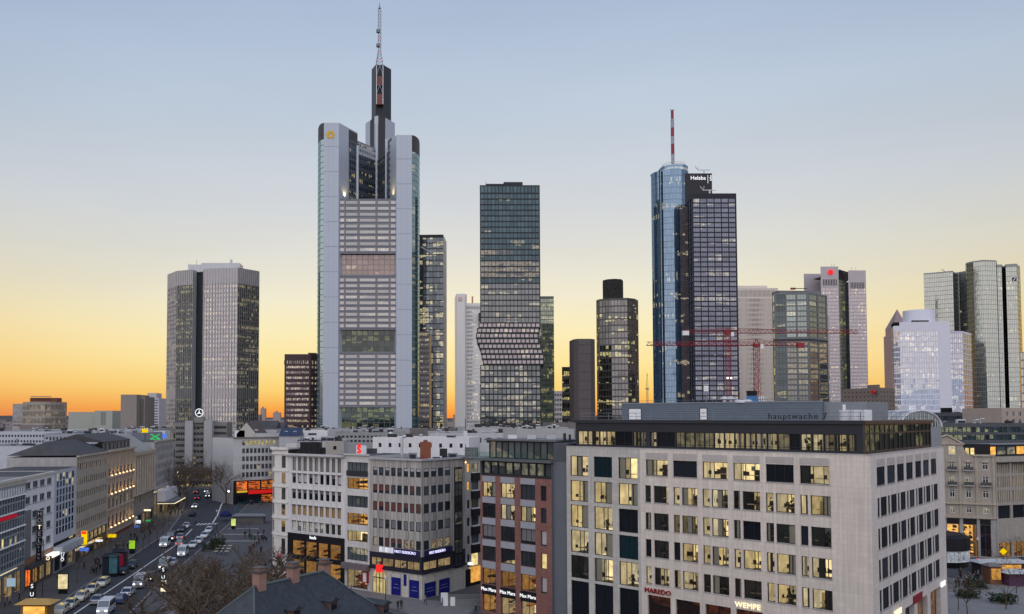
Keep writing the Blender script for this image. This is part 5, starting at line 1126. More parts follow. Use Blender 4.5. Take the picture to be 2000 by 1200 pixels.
 # --- writing
 u = uF; aS = wallhit(Lf, C, 1557, 822)[0]; P = wpt(p0, pc, wallhit(p0, pc, 1557, 822)[0], zr + .5, .1); lettering(th, 'roof_lettering', 'hauptwache 7', 1.1, P, u, metal_black, .04, 1.18)
 P = wpt(J, C, wallhit(J, C, 1285, 1156)[0], wallhit(J, C, 1285, 1156)[1], .12); lettering(th, 'red_lettering', "MAREDO", .95, P, u, surf('sign_darkred', (.30, .01, .015), .5), .09, 1.05)
 P = wpt(J, C, wallhit(J, C, 1461, 1184)[0], wallhit(J, C, 1461, 1184)[1], .12); lettering(th, 'lit_lettering', "WEMPE", .98, P, u, sign_warm, .06, 1.05)
 P = wpt(C, S1, wallhit(C, S1, 1752, 1196)[0], wallhit(C, S1, 1752, 1196)[1], .14); lettering(th, 'lit_lettering', "WEMPE", .98, P, uS, sign_warm, .06, 1.05)
 P = wpt(C, S1, wallhit(C, S1, 1840, 1141)[0], wallhit(C, S1, 1840, 1141)[1], .14); lettering(th, 'lit_lettering', "GEOX", 1.05, P, uS, sign_white, .06, 1.05)
 a = wallhit(C, S1, 1783, 1170)[0]; b = wallhit(C, S1, 1800, 1160)[0]; z = wallhit(C, S1, 1792, 1168)[1]; mb = MB(); slab(mb, C, S1, a, b, z - .5, z + .55, .12, surf('board_red', (.22, .01, .02), .5)); th.part('sign_board', mb)
 th.finish(minpx=6)
 return C, Lf, uF, nF
SC, SL, SUF, SNF = stone_block()
# --- red brick house with three shop windows, left of the stone block
def brick_house():
 d = Vector((-1.006, 1)); P1 = V2(at(1077, 937, 133.5)); P0 = along(P1, d, 938, 20); zt = at(1077, 937, 133.5).z
 th = Thing('brick_shop_house', 'red brick shop house with grey spandrels and glazed roof terrace', 'building', (P1.x, P1.y, 0)); u = (P1 - P0).normalized(); n = Vector((u.y, -u.x)); L = (P1 - P0).length
 br = blocks('brick_wall', (.24, .112, .095), u, .62, .30, .75, .14); gs = surf('spandrel_grey', (.30, .305, .34), .6, var=.06); q = lambda p: (p.x, p.y)
 X = lambda c: 880 + c / 2.857; Y = lambda c: 780 + c / 2.857
 colw = cpx(P0, P1, [(X(178), X(251)), (X(280), X(358)), (X(391), X(473))], 1000); cs = cpx(P0, P1, [(X(503), X(535))], 1000)
 tops = [(470, 552), (590, 672), (712, 795), (835, 918), (962, 1050)]
 rw = rpy(P0, P1, X(319), [(Y(a), Y(b)) for a, b in tops]); g0 = wallhit(P0, P1, X(319), Y(1110))[1]
 rng = random.Random(9); mb = MB(); allc = colw + cs
 ops = wall(mb, P0, P1, 0, zt, allc, [(.4, g0)] + rw, br, .3, skip=lambda i, j: i == 3 and j == 0); th.part('wall', mb)
 lit = {(0, 5): 'office', (1, 5): 'office', (1, 4): 'office', (2, 4): 'office', (0, 1): 'shop', (1, 1): 'shop', (2, 1): 'shop', (0, 0): 'shop', (1, 0): 'cream', (2, 0): 'cream'}
 def pk(i, j):
  k = lit.get((i, j)); nx = 3 if i < 3 else 1
  if k: return dict(room=(k, rng.randint(0, 9)), clear=True, pane=pane_clear, nx=2 if j < 2 else 3)
  if (i, j) in ((0, 3), (2, 3)): return dict(blind=.8, blindmat='blind_grey', nx=nx)
  if (i, j) == (3, 2): return dict(pane=pane_yellow, nx=1)
  if i == 3 and j in (1, 3): return dict(blind=.9, blindmat='blind', nx=1)
  return dict(nx=nx, pane=pane_street if rng.random() < .5 else pane_mid)
 add_windows(th, P0, P1, ops, pane_mid, metal_dark, 3, 1, .08, .26, pk)
 mb = MB()
 for a, b in colw:
  for (c, dd), (c2, d2) in zip(rw[:-1], rw[1:]): slab(mb, P0, P1, a, b, dd + .05, c2 - .05, .05, gs)
  slab(mb, P0, P1, a, b, rw[-1][1] + .05, zt - .05, .05, gs)
 th.part('spandrel', mb, kind='stuff')
 for k, (a, b) in enumerate(colw):
  mb = MB(); slab(mb, P0, P1, a - .05, b + .05, g0 + .02, rw[0][0] - .1, .12, metal_black); o = th.part('sign_board', mb); P = wpt(P0, P1, (a + b) / 2, (g0 + rw[0][0]) / 2, .18); lettering(th, 'lettering', 'Max Mara', .78, P, u, sign_white, .03, 1.0)
 # slim setback floor, terrace and glazed roof storey
 z2 = wallhit(P0, P1, X(319), Y(347))[1]; mb = MB(); ops = wall(mb, P0 - n * .5, P1 - n * .5, zt, z2, cols_n(L, 9, .2, .2, .86), [(zt + .35, z2 - .2)], metal_dark, .2); th.part('upper_storey', mb)
 add_windows(th, P0 - n * .5, P1 - n * .5, ops, glass('pane_upper', (.04, .045, .045), (.85, .95, .95), .14, lit=.4, litcol=(.8, .75, .5), strength=.18, var=.6), metal_black, 1, 1, .08, .18)
 mb = MB(); mb.prism([q(P0 - u * .6 + n * .5), q(P1 + u * .2 + n * .5), q(P1 - n * 14), q(P0 - n * 14)], z2, z2 + .35, surf('terrace_edge', (.10, .11, .12), .6), roof_grey, bottom=True); th.part('terrace', mb)
 z3 = z2 + .35; mb = MB(); a, b = P0 + n * .4 - u * .5, P1 + n * .4; mb.face([(*a, z3), (*b, z3), (*b, z3 + 1.05), (*a, z3 + 1.05)], pane_rail); th.part('glass_balustrade', mb)
 z4 = z3 + 2.9; a, b = P0 - n * 1.6 + u * .6, P1 - n * 1.6 - u * .6; mb = MB(); ops = wall(mb, a, b, z3, z4, cols_n((b - a).length, 10, .1, .1, .92), [(z3 + .1, z4 - .15)], metal_dark, .15); th.part('roof_storey', mb); add_windows(th, a, b, ops, glass('pane_roofstorey', (.09, .10, .10), (.85, 1, .97), .18, lit=.2, litcol=(1, .7, .4), strength=.15, var=.5), metal_black, 1, 1, .06, .12)
 mb = MB(); mb.prism([q(a - u * .4 + n * .7), q(b + u * .9 + n * .7), q(b - n * 11), q(a - n * 11)], z4, z4 + .28, surf('roof_plate', (.12, .12, .13), .6), roof_grey, bottom=True); mb.prism([q(b), q(b + u * .5), q(b + u * .5 - n * 11), q(b - n * 11)], z3, z4, surf('dusk_grey', (.09, .10, .12), .6)); mb.face([(*(a - n * 11), z3), (*a, z3), (*a, z4), (*(a - n * 11), z4)], metal_dark); th.part('roof_plate', mb)
 mb = MB(); block(mb, P0, P1, 14, 0, z2 - .1, surf('party_wall', (.13, .14, .16), .8, var=.06, streak=.06), roof_grey); th.part('side_walls', mb);
 for k in range(3):
  p = a - n * (3 + k) + u * (2.5 + k * 3.2); mb = MB(); mb.box(p.x - .7, p.x + .7, p.y - .5, p.y + .5, z4 + .28, z4 + .9, alu if k else metal_white); th.part('roof_unit', mb)
 th.finish(minpx=6)
 # dark grey party building between brick house and stone block
 t2 = Thing('grey_party_wall_house', 'blank dark grey building strip squeezed between brick house and stone block', 'building', (P1.x + .5, P1.y, 0)); mb = MB()
 A = P1 - n * .4 + u * .03; B = SL - SNF * .3 - SUF * .02; zz = z2 + .2; m = surf('party_wall2', (.125, .135, .155), .8, var=.05, streak=.05)
 mb.prism([q(A), q(B), q(B - n * 13), q(A - n * 13)], 0, zz, m, roof_grey); t2.part('wall', mb); mb = MB(); mb.prism([q(A + u * .1), q(B - u * .1), q(B - n * 9), q(A - n * 9 + u * .1)], zz, zz + 2.9, surf('party_top', (.07, .075, .09), .6), roof_grey); t2.part('roof_storey', mb)
 mb = MB(); p = A.lerp(B, .3) - n * 2; mb.tube([(p.x, p.y, zz + 2.9), (p.x, p.y, zz + 4.4)], .22, metal_dark, 6); mb.tube([(p.x + .8, p.y, zz + 2.9), (p.x + .8, p.y, zz + 4.2)], .18, metal_dark, 6); t2.part('flue', mb); t2.finish()
brick_house()
# --- row around the corner of the square: travel agency corner, narrow bay house, white house, rounded corner
K3 = on(823.8, 1172, 0); K = V2(K3); dL = Vector((-1.3, 1)); dR = Vector((.805, 1))
KZ = wallhit(K + dL, K, 823.8, 901)[1]
X3 = lambda c: 500 + c * .3168
Y3 = lambda c: 820 + c * .3168
Q1, Q2, Q3, Q4 = (along(K, dL, p, 15) for p in (721.8, 673.6, 562, 522))
KR = along(K, dR, 908.7, 15)
uL = (K - Q4).normalized(); nL = Vector((uL.y, -uL.x)); uR = (KR - K).normalized(); nR = Vector((uR.y, -uR.x))
def arch(mb, P0, P1, a0, a1, z0, zs, out, mat, w=.22, n=10):
 """raised stone ring over a round arched opening"""
 r = (a1 - a0) / 2; c = (a0 + a1) / 2
 for k in range(n):
  t0, t1 = math.pi * k / n, math.pi * (k + 1) / n
  f = lambda rr, t, o: wpt(P0, P1, c - rr * math.cos(t), zs + rr * math.sin(t), o)
  mb.face([f(r, t0, out), f(r, t1, out), f(r + w, t1, out), f(r + w, t0, out)][::-1], mat); mb.face([f(r + w, t0, out), f(r + w, t1, out), f(r + w, t1, 0), f(r + w, t0, 0)][::-1], mat); mb.face([f(r, t0, 0), f(r, t1, 0), f(r, t1, out), f(r, t0, out)][::-1], mat)
 for a, b in ((a0 - w, a0), (a1, a1 + w)): slab(mb, P0, P1, a, b, z0, zs, out, mat)
def travel_corner():
 th = Thing('travel_agency_corner', 'grey stone corner building with blue boarded arches and lit sign band', 'building', (K.x, K.y, 0)); zt = KZ
 sg = blocks('corner_stone', (.40, .37, .345), (1, 0), .55, 3.2, .82, .08, streak=.25); sw = blocks('corner_base', (.58, .54, .48), (1, 0), 1.4, .7, .85, .05)
 rng = random.Random(3)
 X, Y = X3, Y3
 colsL = cpx(Q1, K, [(X(a), X(b)) for a, b in ((722, 749), (758, 786), (796, 823), (833, 861), (871, 899), (911, 938), (949, 977), (987, 1016))], 970)
 colsR = cpx(K, KR, [(X(a), X(b)) for a, b in ((1034, 1066), (1079, 1111), (1121, 1153), (1164, 1197))], 970)
 rw = rpy(Q1, K, X(1000), [(Y(a), Y(b)) for a, b in ((303, 357), (412, 469), (521, 580), (633, 692), (749, 806))])
 zg = wallhit(Q1, K, X(1000), Y(945))[1]; zf = wallhit(Q1, K, X(1000), Y(880))[1]; zs0 = wallhit(Q1, K, X(1000), Y(843))[1]; zs1 = wallhit(Q1, K, X(1000), Y(812))[1]
 shopL = cpx(Q1, K, [(X(a), X(b)) for a, b in ((708, 772), (776, 846), (850, 925), (930, 1008))], 1105); shopR = cpx(K, KR, [(X(1034), X(1118)), (X(1124), X(1204))], 1105)
 dark = surf('band_navy', (.020, .018, .035), .5)
 for P0, P1, cols, shop in ((Q1, K, colsL, shopL), (K, KR, colsR, shopR)):
  L = (P1 - P0).length; mb = MB(); ops = wall(mb, P0, P1, zs0 - .1, zt, cols, rw, sg, .10); th.part('wall', mb)
  def pk(i, j, left=(P0 is Q1)):
   r = rng.random()
   if left and j == 2 and i < 8: return dict(blind=.92 if i not in (1, 5) else .55, blindmat='blind_red')
   if left and j == 3 and i in (0, 1, 2, 6): return dict(blind=.7, blindmat='blind_red' if i in (0, 1, 2, 6) else 'blind_grey')
   if left and j == 0 and i in (2, 3, 4): return dict(blind=.95 if i == 2 else .5, blindmat='blind_red')
   if j == 1 and r < .7: return dict(blind=.9, blindmat='blind_grey')
   if j == 4 and r < .8: return dict(blind=.33, blindmat='blind')
   if j == 0 and (i > 4 or not left) and r < .6: return dict(pane=glass('pane_agency', (.05, .045, .035), (.85, .9, .95), .1, lit=1, litcol=(.9, .65, .35), strength=.28, nscale=2))
   return dict(pane=pane_cold) if r < .5 else None
  add_windows(th, P0, P1, ops, pane_mid, metal_dark, 1, 1, .09, .08, pk)
  mb = MB(); ops = wall(mb, P0, P1, zg, zs0 - .1, shop, [(zg + .35, zf)], dark, .25); th.part('shop_band', mb); add_windows(th, P0, P1, ops, pane_clear, metal_black, 2, 1, .08, .2, lambda i, j: dict(room=('cream', rng.randint(0, 9)), clear=True, pane=pane_clear))
  mb = MB(); slab(mb, P0, P1, 0 if P0 is K else -.1, L + (.35 if P0 is Q1 else .1), zg - .18, zg + .12, .35, dark); th.part('band_ledge', mb)
  mb = MB(); wall(mb, P0, P1, 0, zg - .18, [], [], sw); th.part('base_wall', mb)
  mb = MB(); slab(mb, P0, P1, -.1, L + .3, zt, zt + .35, .35, surf('cornice_grey', (.36, .36, .38), .6)); th.part('cornice', mb)
  mb = MB()
  for i in range(len(cols) - 1):
   for c, d in rw: slab(mb, P0, P1, cols[i][1] + .03, cols[i + 1][0] - .03, c, d, .04, surf('mullion_stone', (.42, .40, .38), .7))
  th.part('window_pier', mb, kind='stuff')
 # arches on the ground floor
 def arch_at(P0, P1, c0, c1, ytop, first=False):
  a, b = cpx(P0, P1, [(X(c0), X(c1))], 1140)[0]; zs = zg - (b - a) * .45 - .35; mb = MB(); arch(mb, P0, P1, a, b, 0, zs, .10, surf('arch_ring', (.46, .43, .40), .8)); th.part('arch_surround', mb)
  if first:
   mb = MB(); r = (b - a) / 2; c = (a + b) / 2; pts = [wpt(P0, P1, c - r * math.cos(math.pi * k / 10), zs + r * math.sin(math.pi * k / 10), .03) for k in range(11)]
   mb.face([wpt(P0, P1, a, .1, .03), wpt(P0, P1, b, .1, .03)] + pts[::-1], pane_yellow)
   for k in range(5): slab(mb, P0, P1, a + (b - a) * k / 4 - .06, a + (b - a) * k / 4 + .06, .1, zs + (r * .8 if 0 < k < 4 else 0), .08, metal_black)
   slab(mb, P0, P1, a, b, zs - .1, zs + .06, .09, metal_black); th.part('shop_door', mb)
   mb = MB(); slab(mb, P0, P1, c - .2, c + .75, zs + r - .5, zs + r + .75, .9, sign_red); th.part('cube_sign', mb)
  else:
   mb = MB(); slab(mb, P0, P1, a + .04, b - .04, .1, zs, .05, navy); o = th.part('blue_hoarding', mb)
   lettering(th, 'small_print', '~ ~ ~ ~', .4, wpt(P0, P1, (a + b) / 2, zs * .62, .07), (P1 - P0), surf('print_pale', (.25, .28, .5), .6), .004) if False else None
   mb = MB(); slab(mb, P0, P1, a + .45, b - .45, zs * .42, zs * .42 + .08, .06, surf('print_pale', (.25, .28, .5), .6)); slab(mb, P0, P1, a + .7, b - .7, zs * .62, zs * .62 + .07, .06, MATS['print_pale']); th.part('printed_lines', mb, kind='stuff')
 arch_at(Q1, K, 722, 805, 930, True); arch_at(Q1, K, 835, 895, 960); arch_at(Q1, K, 945, 1008, 975); arch_at(K, KR, 1036, 1108, 970); arch_at(K, KR, 1126, 1194, 955)
 mb = MB(); a, b = cpx(Q1, K, [(X(911), X(928))], 1140)[0]; slab(mb, Q1, K, a, b, 2.0, 4.0, .06, navy); th.part('blue_board', mb)
 # sign band
 zc = (zs0 + zs1) / 2
 for P0, P1, c0, c1, cc in ((Q1, K, 856, 1012, 924), (K, KR, 1036, 1205, 1112)):
  a, b = cpx(P0, P1, [(X(c0), X(c1))], 1080)[0]; mb = MB(); slab(mb, P0, P1, a, b, zs0 - .05, zs1 + .1, .22, surf('sign_navy', (.02, .02, .08), .4)); th.part('sign_board', mb); lettering(th, 'lit_lettering', 'FIRST REISEBÜRO', .66, wpt(P0, P1, wallhit(P0, P1, X(cc), 1080)[0], zc, .26), P1 - P0, sign_violet, .02, .95)
 for k in range(5):
  a, b = cpx(Q1, K, [(X(764 + k * 17.6), X(776 + k * 17.6))], 1080)[0]; mb = MB(); slab(mb, Q1, K, a, b, zs0 + .05, zs1 + .05, .2, glow('tile_pale', (.8, .8, .95), .8)); th.part('lit_sign_tile', mb)
 # dark stair glazing on the right flank
 a, b = cpx(K, KR, [(X(1224), X(1270))], 1010)[0]; z0, z1 = 4.2, zt - 1.6; mb = MB(); slab(mb, K, KR, a - .1, b + .1, z0 - .1, z1 + .1, .05, metal_dark); th.part('stair_frame', mb)
 u = uR
 for k in range(7):
  c = z0 + (z1 - z0) * k / 7; P = wpt(K, KR, a, c, .12); th.wins.append(dict(w=b - a, h=(z1 - z0) / 7 - .25, loc=P, rz=math.atan2(u.y, u.x), pane=glass('pane_stair', (.05, .05, .045), (.9, .95, 1), .12, lit=.5, litcol=(.8, .65, .35), strength=.16, var=.5), frame=metal_black, nx=2, ny=2, ft=.06, inset=.05, name='stair_window'))
 mb = MB(); A = Q1 - nL * 16; q = lambda p: (p.x, p.y); poly = [q(Q1), q(K), q(KR), q(KR - nR * 6), q(Q1 - nL * 12)]
 mb.face([(*p, zt - .05) for p in poly], roof_grey);
 for i in (2, 3, 4): a_, b_ = poly[i], poly[(i + 1) % 5]; mb.face([(*a_, 0), (*b_, 0), (*b_, zt), (*a_, zt)], plaster_grey)
 th.part('roof', mb); th.finish(minpx=5)
 # roof clutter as parts of the roof
 return th
TC = travel_corner()
def bay_house():
 th = Thing('narrow_bay_house', 'narrow house with stacked wide windows under a red illuminated letter', 'building', (Q1.x, Q1.y, 0)); zt = KZ + .6; X, Y = X3, Y3; m = blocks('bay_stone', (.60, .57, .55), uL, 1.0, 1.2, .85, .05)
 col = cpx(Q2, Q1, [(X(562), X(689))], 1000); rw = rpy(Q2, Q1, X(625), [(Y(a), Y(b)) for a, b in ((263, 345), (360, 428), (470, 540), (578, 648), (687, 752), (790, 870))]); gz = wallhit(Q2, Q1, X(625), Y(925))[1]
 mb = MB(); ops = wall(mb, Q2, Q1, 0, zt, col, [(.2, gz)] + rw, m, .35); th.part('wall', mb); rng = random.Random(5)
 def pk(i, j):
  if j == 0: return dict(room=('cream', 3), clear=True, pane=pane_clear, nx=3)
  if j in (5, 3): return dict(room=('shop', 4 + j), clear=True, pane=pane_clear, nx=4)
  if j == 2: return dict(room=('office', 2), clear=True, pane=pane_clear, nx=5)
  return dict(nx=5, pane=pane_cold, blind=0)
 add_windows(th, Q2, Q1, ops, pane_mid, metal_dark, 4, 1, .08, .3, pk)
 a, b = col[0]; mb = MB(); slab(mb, Q2, Q1, a - .6, b + .6, gz + .15, gz + 1.2, 1.1, surf('canopy', (.16, .13, .14), .6)); th.part('canopy', mb); mb = MB(); slab(mb, Q2, Q1, b - .9, b + .3, 1.5, 3.8, .5, surf('poster_red', (.35, .02, .03), .5)); slab(mb, Q2, Q1, b - .7, b + .1, 1.7, 3.4, .52, white_paint); th.part('poster', mb)
 mb = MB(); slab(mb, Q2, Q1, a, b, rw[-1][0] - .1, rw[-1][0] + .9, .3, metal_dark); th.part('balcony', mb)
 L = (Q1 - Q2).length; mb = MB(); slab(mb, Q2, Q1, 0, L, zt, zt + .3, .4, surf('cornice_pale', (.46, .45, .45), .7)); th.part('cornice', mb)
 mb = MB(); block(mb, Q2, Q1, 12, 0, zt, plaster_grey, roof_dark); th.part('roof', mb)
 P = wpt(Q2, Q1, wallhit(Q2, Q1, 694.5, 880)[0], zt + .95, -1.0); o = lettering(th, 'red_roof_letter', 'S', 1.9, P, uL, sign_red, .25); mb = MB(); P2 = P + Vector((0, 0, 1.35)); c_ = wpt(Q2, Q1, wallhit(Q2, Q1, 694.5, 880)[0], 0, -1.0); mb.lathe((c_.x, c_.y, zt + 1.62), [(.1, 0), (.3, .15), (.3, .4), (.1, .55)], sign_red, 10); th.part('red_letter_dot', mb); mb = MB(); mb.box(c_.x - .06, c_.x + .06, c_.y + .3, c_.y + .4, zt, zt + .8, metal_dark); th.part('letter_post', mb); th.finish(minpx=5)
bay_house()
def white_house():
 th = Thing('white_ribbed_house', 'white ribbed house above a black framed bookshop front glowing orange', 'building', (Q2.x, Q2.y, 0)); X, Y = X3, Y3; zt = wallhit(Q3, Q2, X(360), Y(225))[1]; m = blocks('white_rib', (.68, .655, .65), uL, 1.2, 4, .9, .03)
 cols = cpx(Q3, Q2, [(X(a), X(a + 22)) for a in (223, 257, 290, 326, 360, 394, 430, 466, 502)], 1000)
 rw = rpy(Q3, Q2, X(513), [(Y(a), Y(b)) for a, b in ((240, 328), (350, 408), (452, 509), (552, 611), (655, 713))]); zs = wallhit(Q3, Q2, X(545), Y(733))[1]
 mb = MB(); ops = wall(mb, Q3, Q2, zs, zt, cols, rw, m, .22); th.part('wall', mb); rng = random.Random(8)
 def pk(i, j):
  if j == 4: return dict(pane=glass('slot_shadow', (.22, .20, .19), (1, 1, 1), .03, var=.2), ny=(.75,))
  if j == 1: return dict(blind=.95, blindmat='blind_amber')
  if j == 0: return dict(pane=glass('pane_pale', (.16, .16, .15), (.9, .95, 1), .1, lit=.5, litcol=(1, .95, .8), strength=.3, nscale=3)) if i < 6 else None
  if j == 2 or rng.random() < .3: return dict(blind=.3, blindmat='blind_grey')
  return dict(blind=.85, blindmat='blind') if rng.random() < .4 else None
 surf('blind_amber', (.36, .22, .09), .8, var=.2)
 add_windows(th, Q3, Q2, ops, pane_dark, metal_dark, 1, 1, .06, .18, pk)
 mb = MB()
 for k in range(len(cols)):
  for j in range(4): slab(mb, Q3, Q2, cols[k][0] - .04, cols[k][1] + .04, rw[j][0] - .12, rw[j][0] - .01, .10, white_paint); slab(mb, Q3, Q2, cols[k][0] - .06, cols[k][1] + .06, rw[j][1] + .02, rw[j][1] + .22, .12, surf('shutter_box', (.11, .10, .10), .6))
 th.part('sill_and_box', mb, kind='stuff'); mb = MB(); L = (Q2 - Q3).length
 for k in range(len(cols) + 1):
  a = (cols[0][0] - .35) if k == 0 else (cols[k - 1][1] + (cols[k][0] - cols[k - 1][1]) / 2 if k < len(cols) else cols[-1][1] + .35); slab(mb, Q3, Q2, a - .1, a + .1, zs, zt - .5, .12, m)
 th.part('ribs', mb, kind='stuff')
 sc_ = cpx(Q3, Q2, [(X(a), X(b)) for a, b in ((220, 296), (303, 373), (379, 443), (452, 521))], 1070); r1 = rpy(Q3, Q2, X(487), [(Y(772), Y(868)), (Y(893), Y(993))]); mb = MB(); ops = wall(mb, Q3, Q2, 0, zs - .02, sc_, [(max(.3, r1[0][0]), r1[0][1]), r1[1]], metal_black, .4); th.part('shop_front', mb); add_windows(th, Q3, Q2, ops, pane_clear, metal_black, 1, 1, .08, .3, lambda i, j: dict(room=('shop', i + 4 * j), clear=True, pane=pane_clear)); lettering(th, 'lit_lettering', 'buch', .9, wpt(Q3, Q2, wallhit(Q3, Q2, X(352), 1048)[0], wallhit(Q3, Q2, X(352), Y(728))[1], .08), uL, sign_white, .04)
 mb = MB(); slab(mb, Q3, Q2, -.5, L, zt, zt + .4, .9, surf('cornice_pale', (.46, .45, .45), .7)); th.part('cornice', mb); mb = MB(); block(mb, Q3, Q2, 13, 0, zt, plaster_grey, roof_grey); th.part('roof', mb); th.finish(minpx=5)
white_house()
def round_corner():
 th = Thing('rounded_corner_house', 'cream stone house with tall windows rounding the corner at the square', 'building', (Q3.x, Q3.y, 0)); X, Y = X3, Y3; zt = wallhit(Q4, Q3, X(130), Y(185))[1]; m = blocks('cream_stone', (.70, .66, .62), uL, 1.3, .75, .86, .05)
 R_ = 1.6; A = Q4 + uL * 2.6; W0 = Q4 - nL * 2.6; W1 = Q4 - nL * 16
 cols = cpx(A, Q3, [(X(157), X(181))], 1000); pys = ((Y(222), Y(297)), (Y(328), Y(394)), (Y(422), Y(492)), (Y(521), Y(588)), (Y(622), Y(692)), (Y(733), Y(830))); rw = rpy(A, Q3, X(170), pys)
 g = glass('pane_cream', (.07, .06, .05), (.9, .92, .95), .1, lit=.3, litcol=(1, .6, .2), strength=.35, var=.6, nscale=2)
 # rounded quarter: a fan of narrow walls, the middle ones with windows
 c = Q4 + uL * 2.6 - nL * 2.6; pts = [c + (-uL * math.cos(t) + nL * math.sin(t)) * 2.6 for t in [math.pi / 2 * k / 6 for k in range(7)]]
 mb = MB(); all_ops = []
 wall(mb, W1, W0, 0, zt, cols_n((W0 - W1).length, 4, .8, .8, .4), rw, m, .25)
 ops = wall(mb, A, Q3, 0, zt, cols, rw, m, .25); all_ops.append((A, Q3, ops))
 for k in range(6):
  P0, P1 = pts[k], pts[k + 1]; L = (P1 - P0).length
  ops = wall(mb, P0, P1, 0, zt, [(.02, L - .02)] if k in (3, 4) else [], rw if k in (3, 4) else [], m, .2); all_ops.append((P0, P1, ops))
 th.part('wall', mb)
 for P0, P1, ops in all_ops: add_windows(th, P0, P1, ops, g, metal_dark, 2 if P0 is A else 1, (.7,), .05, .16)
 mb = MB(); chain = [W0] + pts[1:-1] + [A, Q3]
 for z, h, o in [(rw[j][0] - .75, .28, .16) for j in range(1, 6)] + [(zt - .9, .35, .25), (zt, .5, .55)]:
  for P0, P1 in zip(chain[:-1], chain[1:]): slab(mb, P0, P1, -.05, (P1 - P0).length + .05, z, z + h, o, surf('cornice_cream', (.66, .63, .60), .7))
 th.part('string_course', mb, kind='stuff')
 mb = MB(); poly = [tuple(p) for p in chain] + [tuple(Q3 - nL * 13), tuple(W1)]; mb.face([(*p, zt + .02) for p in poly], roof_grey); q3b = Q3 - nL * 13; mb.face([(*q3b, 0), (*W1, 0), (*W1, zt), (*q3b, zt)], plaster_grey); th.part('roof', mb)
 mb = MB(); slab(mb, A, Q3, 1.2, 4.2, zt + .5, zt + 1.2, -1.5, surf('attic_cream', (.5, .48, .47), .7), 7); th.part('roof_box', mb)
 P = wpt(A, Q3, wallhit(A, Q3, X(150), 1085)[0], wallhit(A, Q3, X(150), Y(838))[1], .25); mb = MB(); mb.box(P.x - .45, P.x + .45, P.y - .1, P.y + .1, P.z - .35, P.z + .35, glow('sign_pink', (1, .08, .2), .9)); th.part('lit_shop_sign', mb); th.finish(minpx=5)
round_corner()
def flank_house():
 """narrow pale house with black bays behind the brick house"""
 A = KR + uR * .02 - nR * .8; B = along(A, dR, 975, 15); th = Thing('black_bay_house', 'narrow stone house with black bay windows between corner building and brick house', 'building', (A.x, A.y, 0)); zt = KZ - .1; m = blocks('flank_stone', (.46, .44, .41), uR, .9, .5, .85, .06)
 X = lambda c: 880 + c / 2.857; Y = lambda c: 780 + c / 2.857
 cols = cpx(A, B, [(X(92), X(106)), (X(116), X(155))], 960); rw = rpy(A, B, X(130), [(Y(a), Y(b)) for a, b in ((357, 405), (458, 505), (558, 605), (656, 703), (757, 803), (860, 930))]); mb = MB(); ops = wall(mb, A, B, 0, zt, cols, rw, m, .2); th.part('wall', mb)
 def pk(i, j): return dict(pane=pane_orange) if (i == 0 and j >= 4) else (dict(pane=pane_yellow) if (j == 0 and i == 1) else (dict(pane=pane_cold) if i else None))
 add_windows(th, A, B, ops, pane_mid, metal_black, 1, 1, .06, .15, pk); mb = MB(); a, b = cols[1]
 for j in range(5): slab(mb, A, B, a - .15, b + .15, rw[j][1] + .1, rw[j + 1][0] - .1 if j < 5 else zt, .45, metal_black); slab(mb, A, B, a - .15, b + .15, rw[j + 1][0] - .2, rw[j + 1][0] - .05, .5, metal_white)
 th.part('bay_panel', mb, kind='stuff'); L = (B - A).length; mb = MB(); slab(mb, A, B, .4, L, 0, wallhit(A, B, X(130), Y(940))[1], .35, metal_black); th.part('shop_front', mb)
 a, b = cpx(A, B, [(X(104), X(160))], 1120)[0]; mb = MB(); slab(mb, A, B, a, b, .6, 3.4, .38, pane_orange); th.part('shop_window', mb); mb = MB(); slab(mb, A, B, a - .4, a + .5, 4.0, 4.4, .5, sign_white); th.part('lit_sign', mb)
 mb = MB(); slab(mb, A, B, 0, L, zt, zt + .3, .4, surf('cornice_grey', (.36, .36, .38), .6)); th.part('cornice', mb); mb = MB(); block(mb, A, B, 10, 0, zt, plaster_grey, roof_grey); th.part('roof', mb)
 P = wpt(A, B, .9, wallhit(A, B, X(90), Y(350))[1], .25); mb = MB(); mb.box(P.x - .1, P.x + .1, P.y - .1, P.y + .1, P.z - .15, P.z + .1, lamp_warm); th.part('wall_lamp', mb)
 ld = bpy.data.lights.new('wall_lamp_light', 'POINT'); ld.energy = 60; ld.color = (1, .6, .25); ld.shadow_soft_size = .1; lo = bpy.data.objects.new('wall_lamp_light', ld); COL.objects.link(lo); lo.parent = th.o; lo.location = P + Vector((-.25, -.35, -.2)) - th.loc; th.finish(minpx=5)
flank_house()
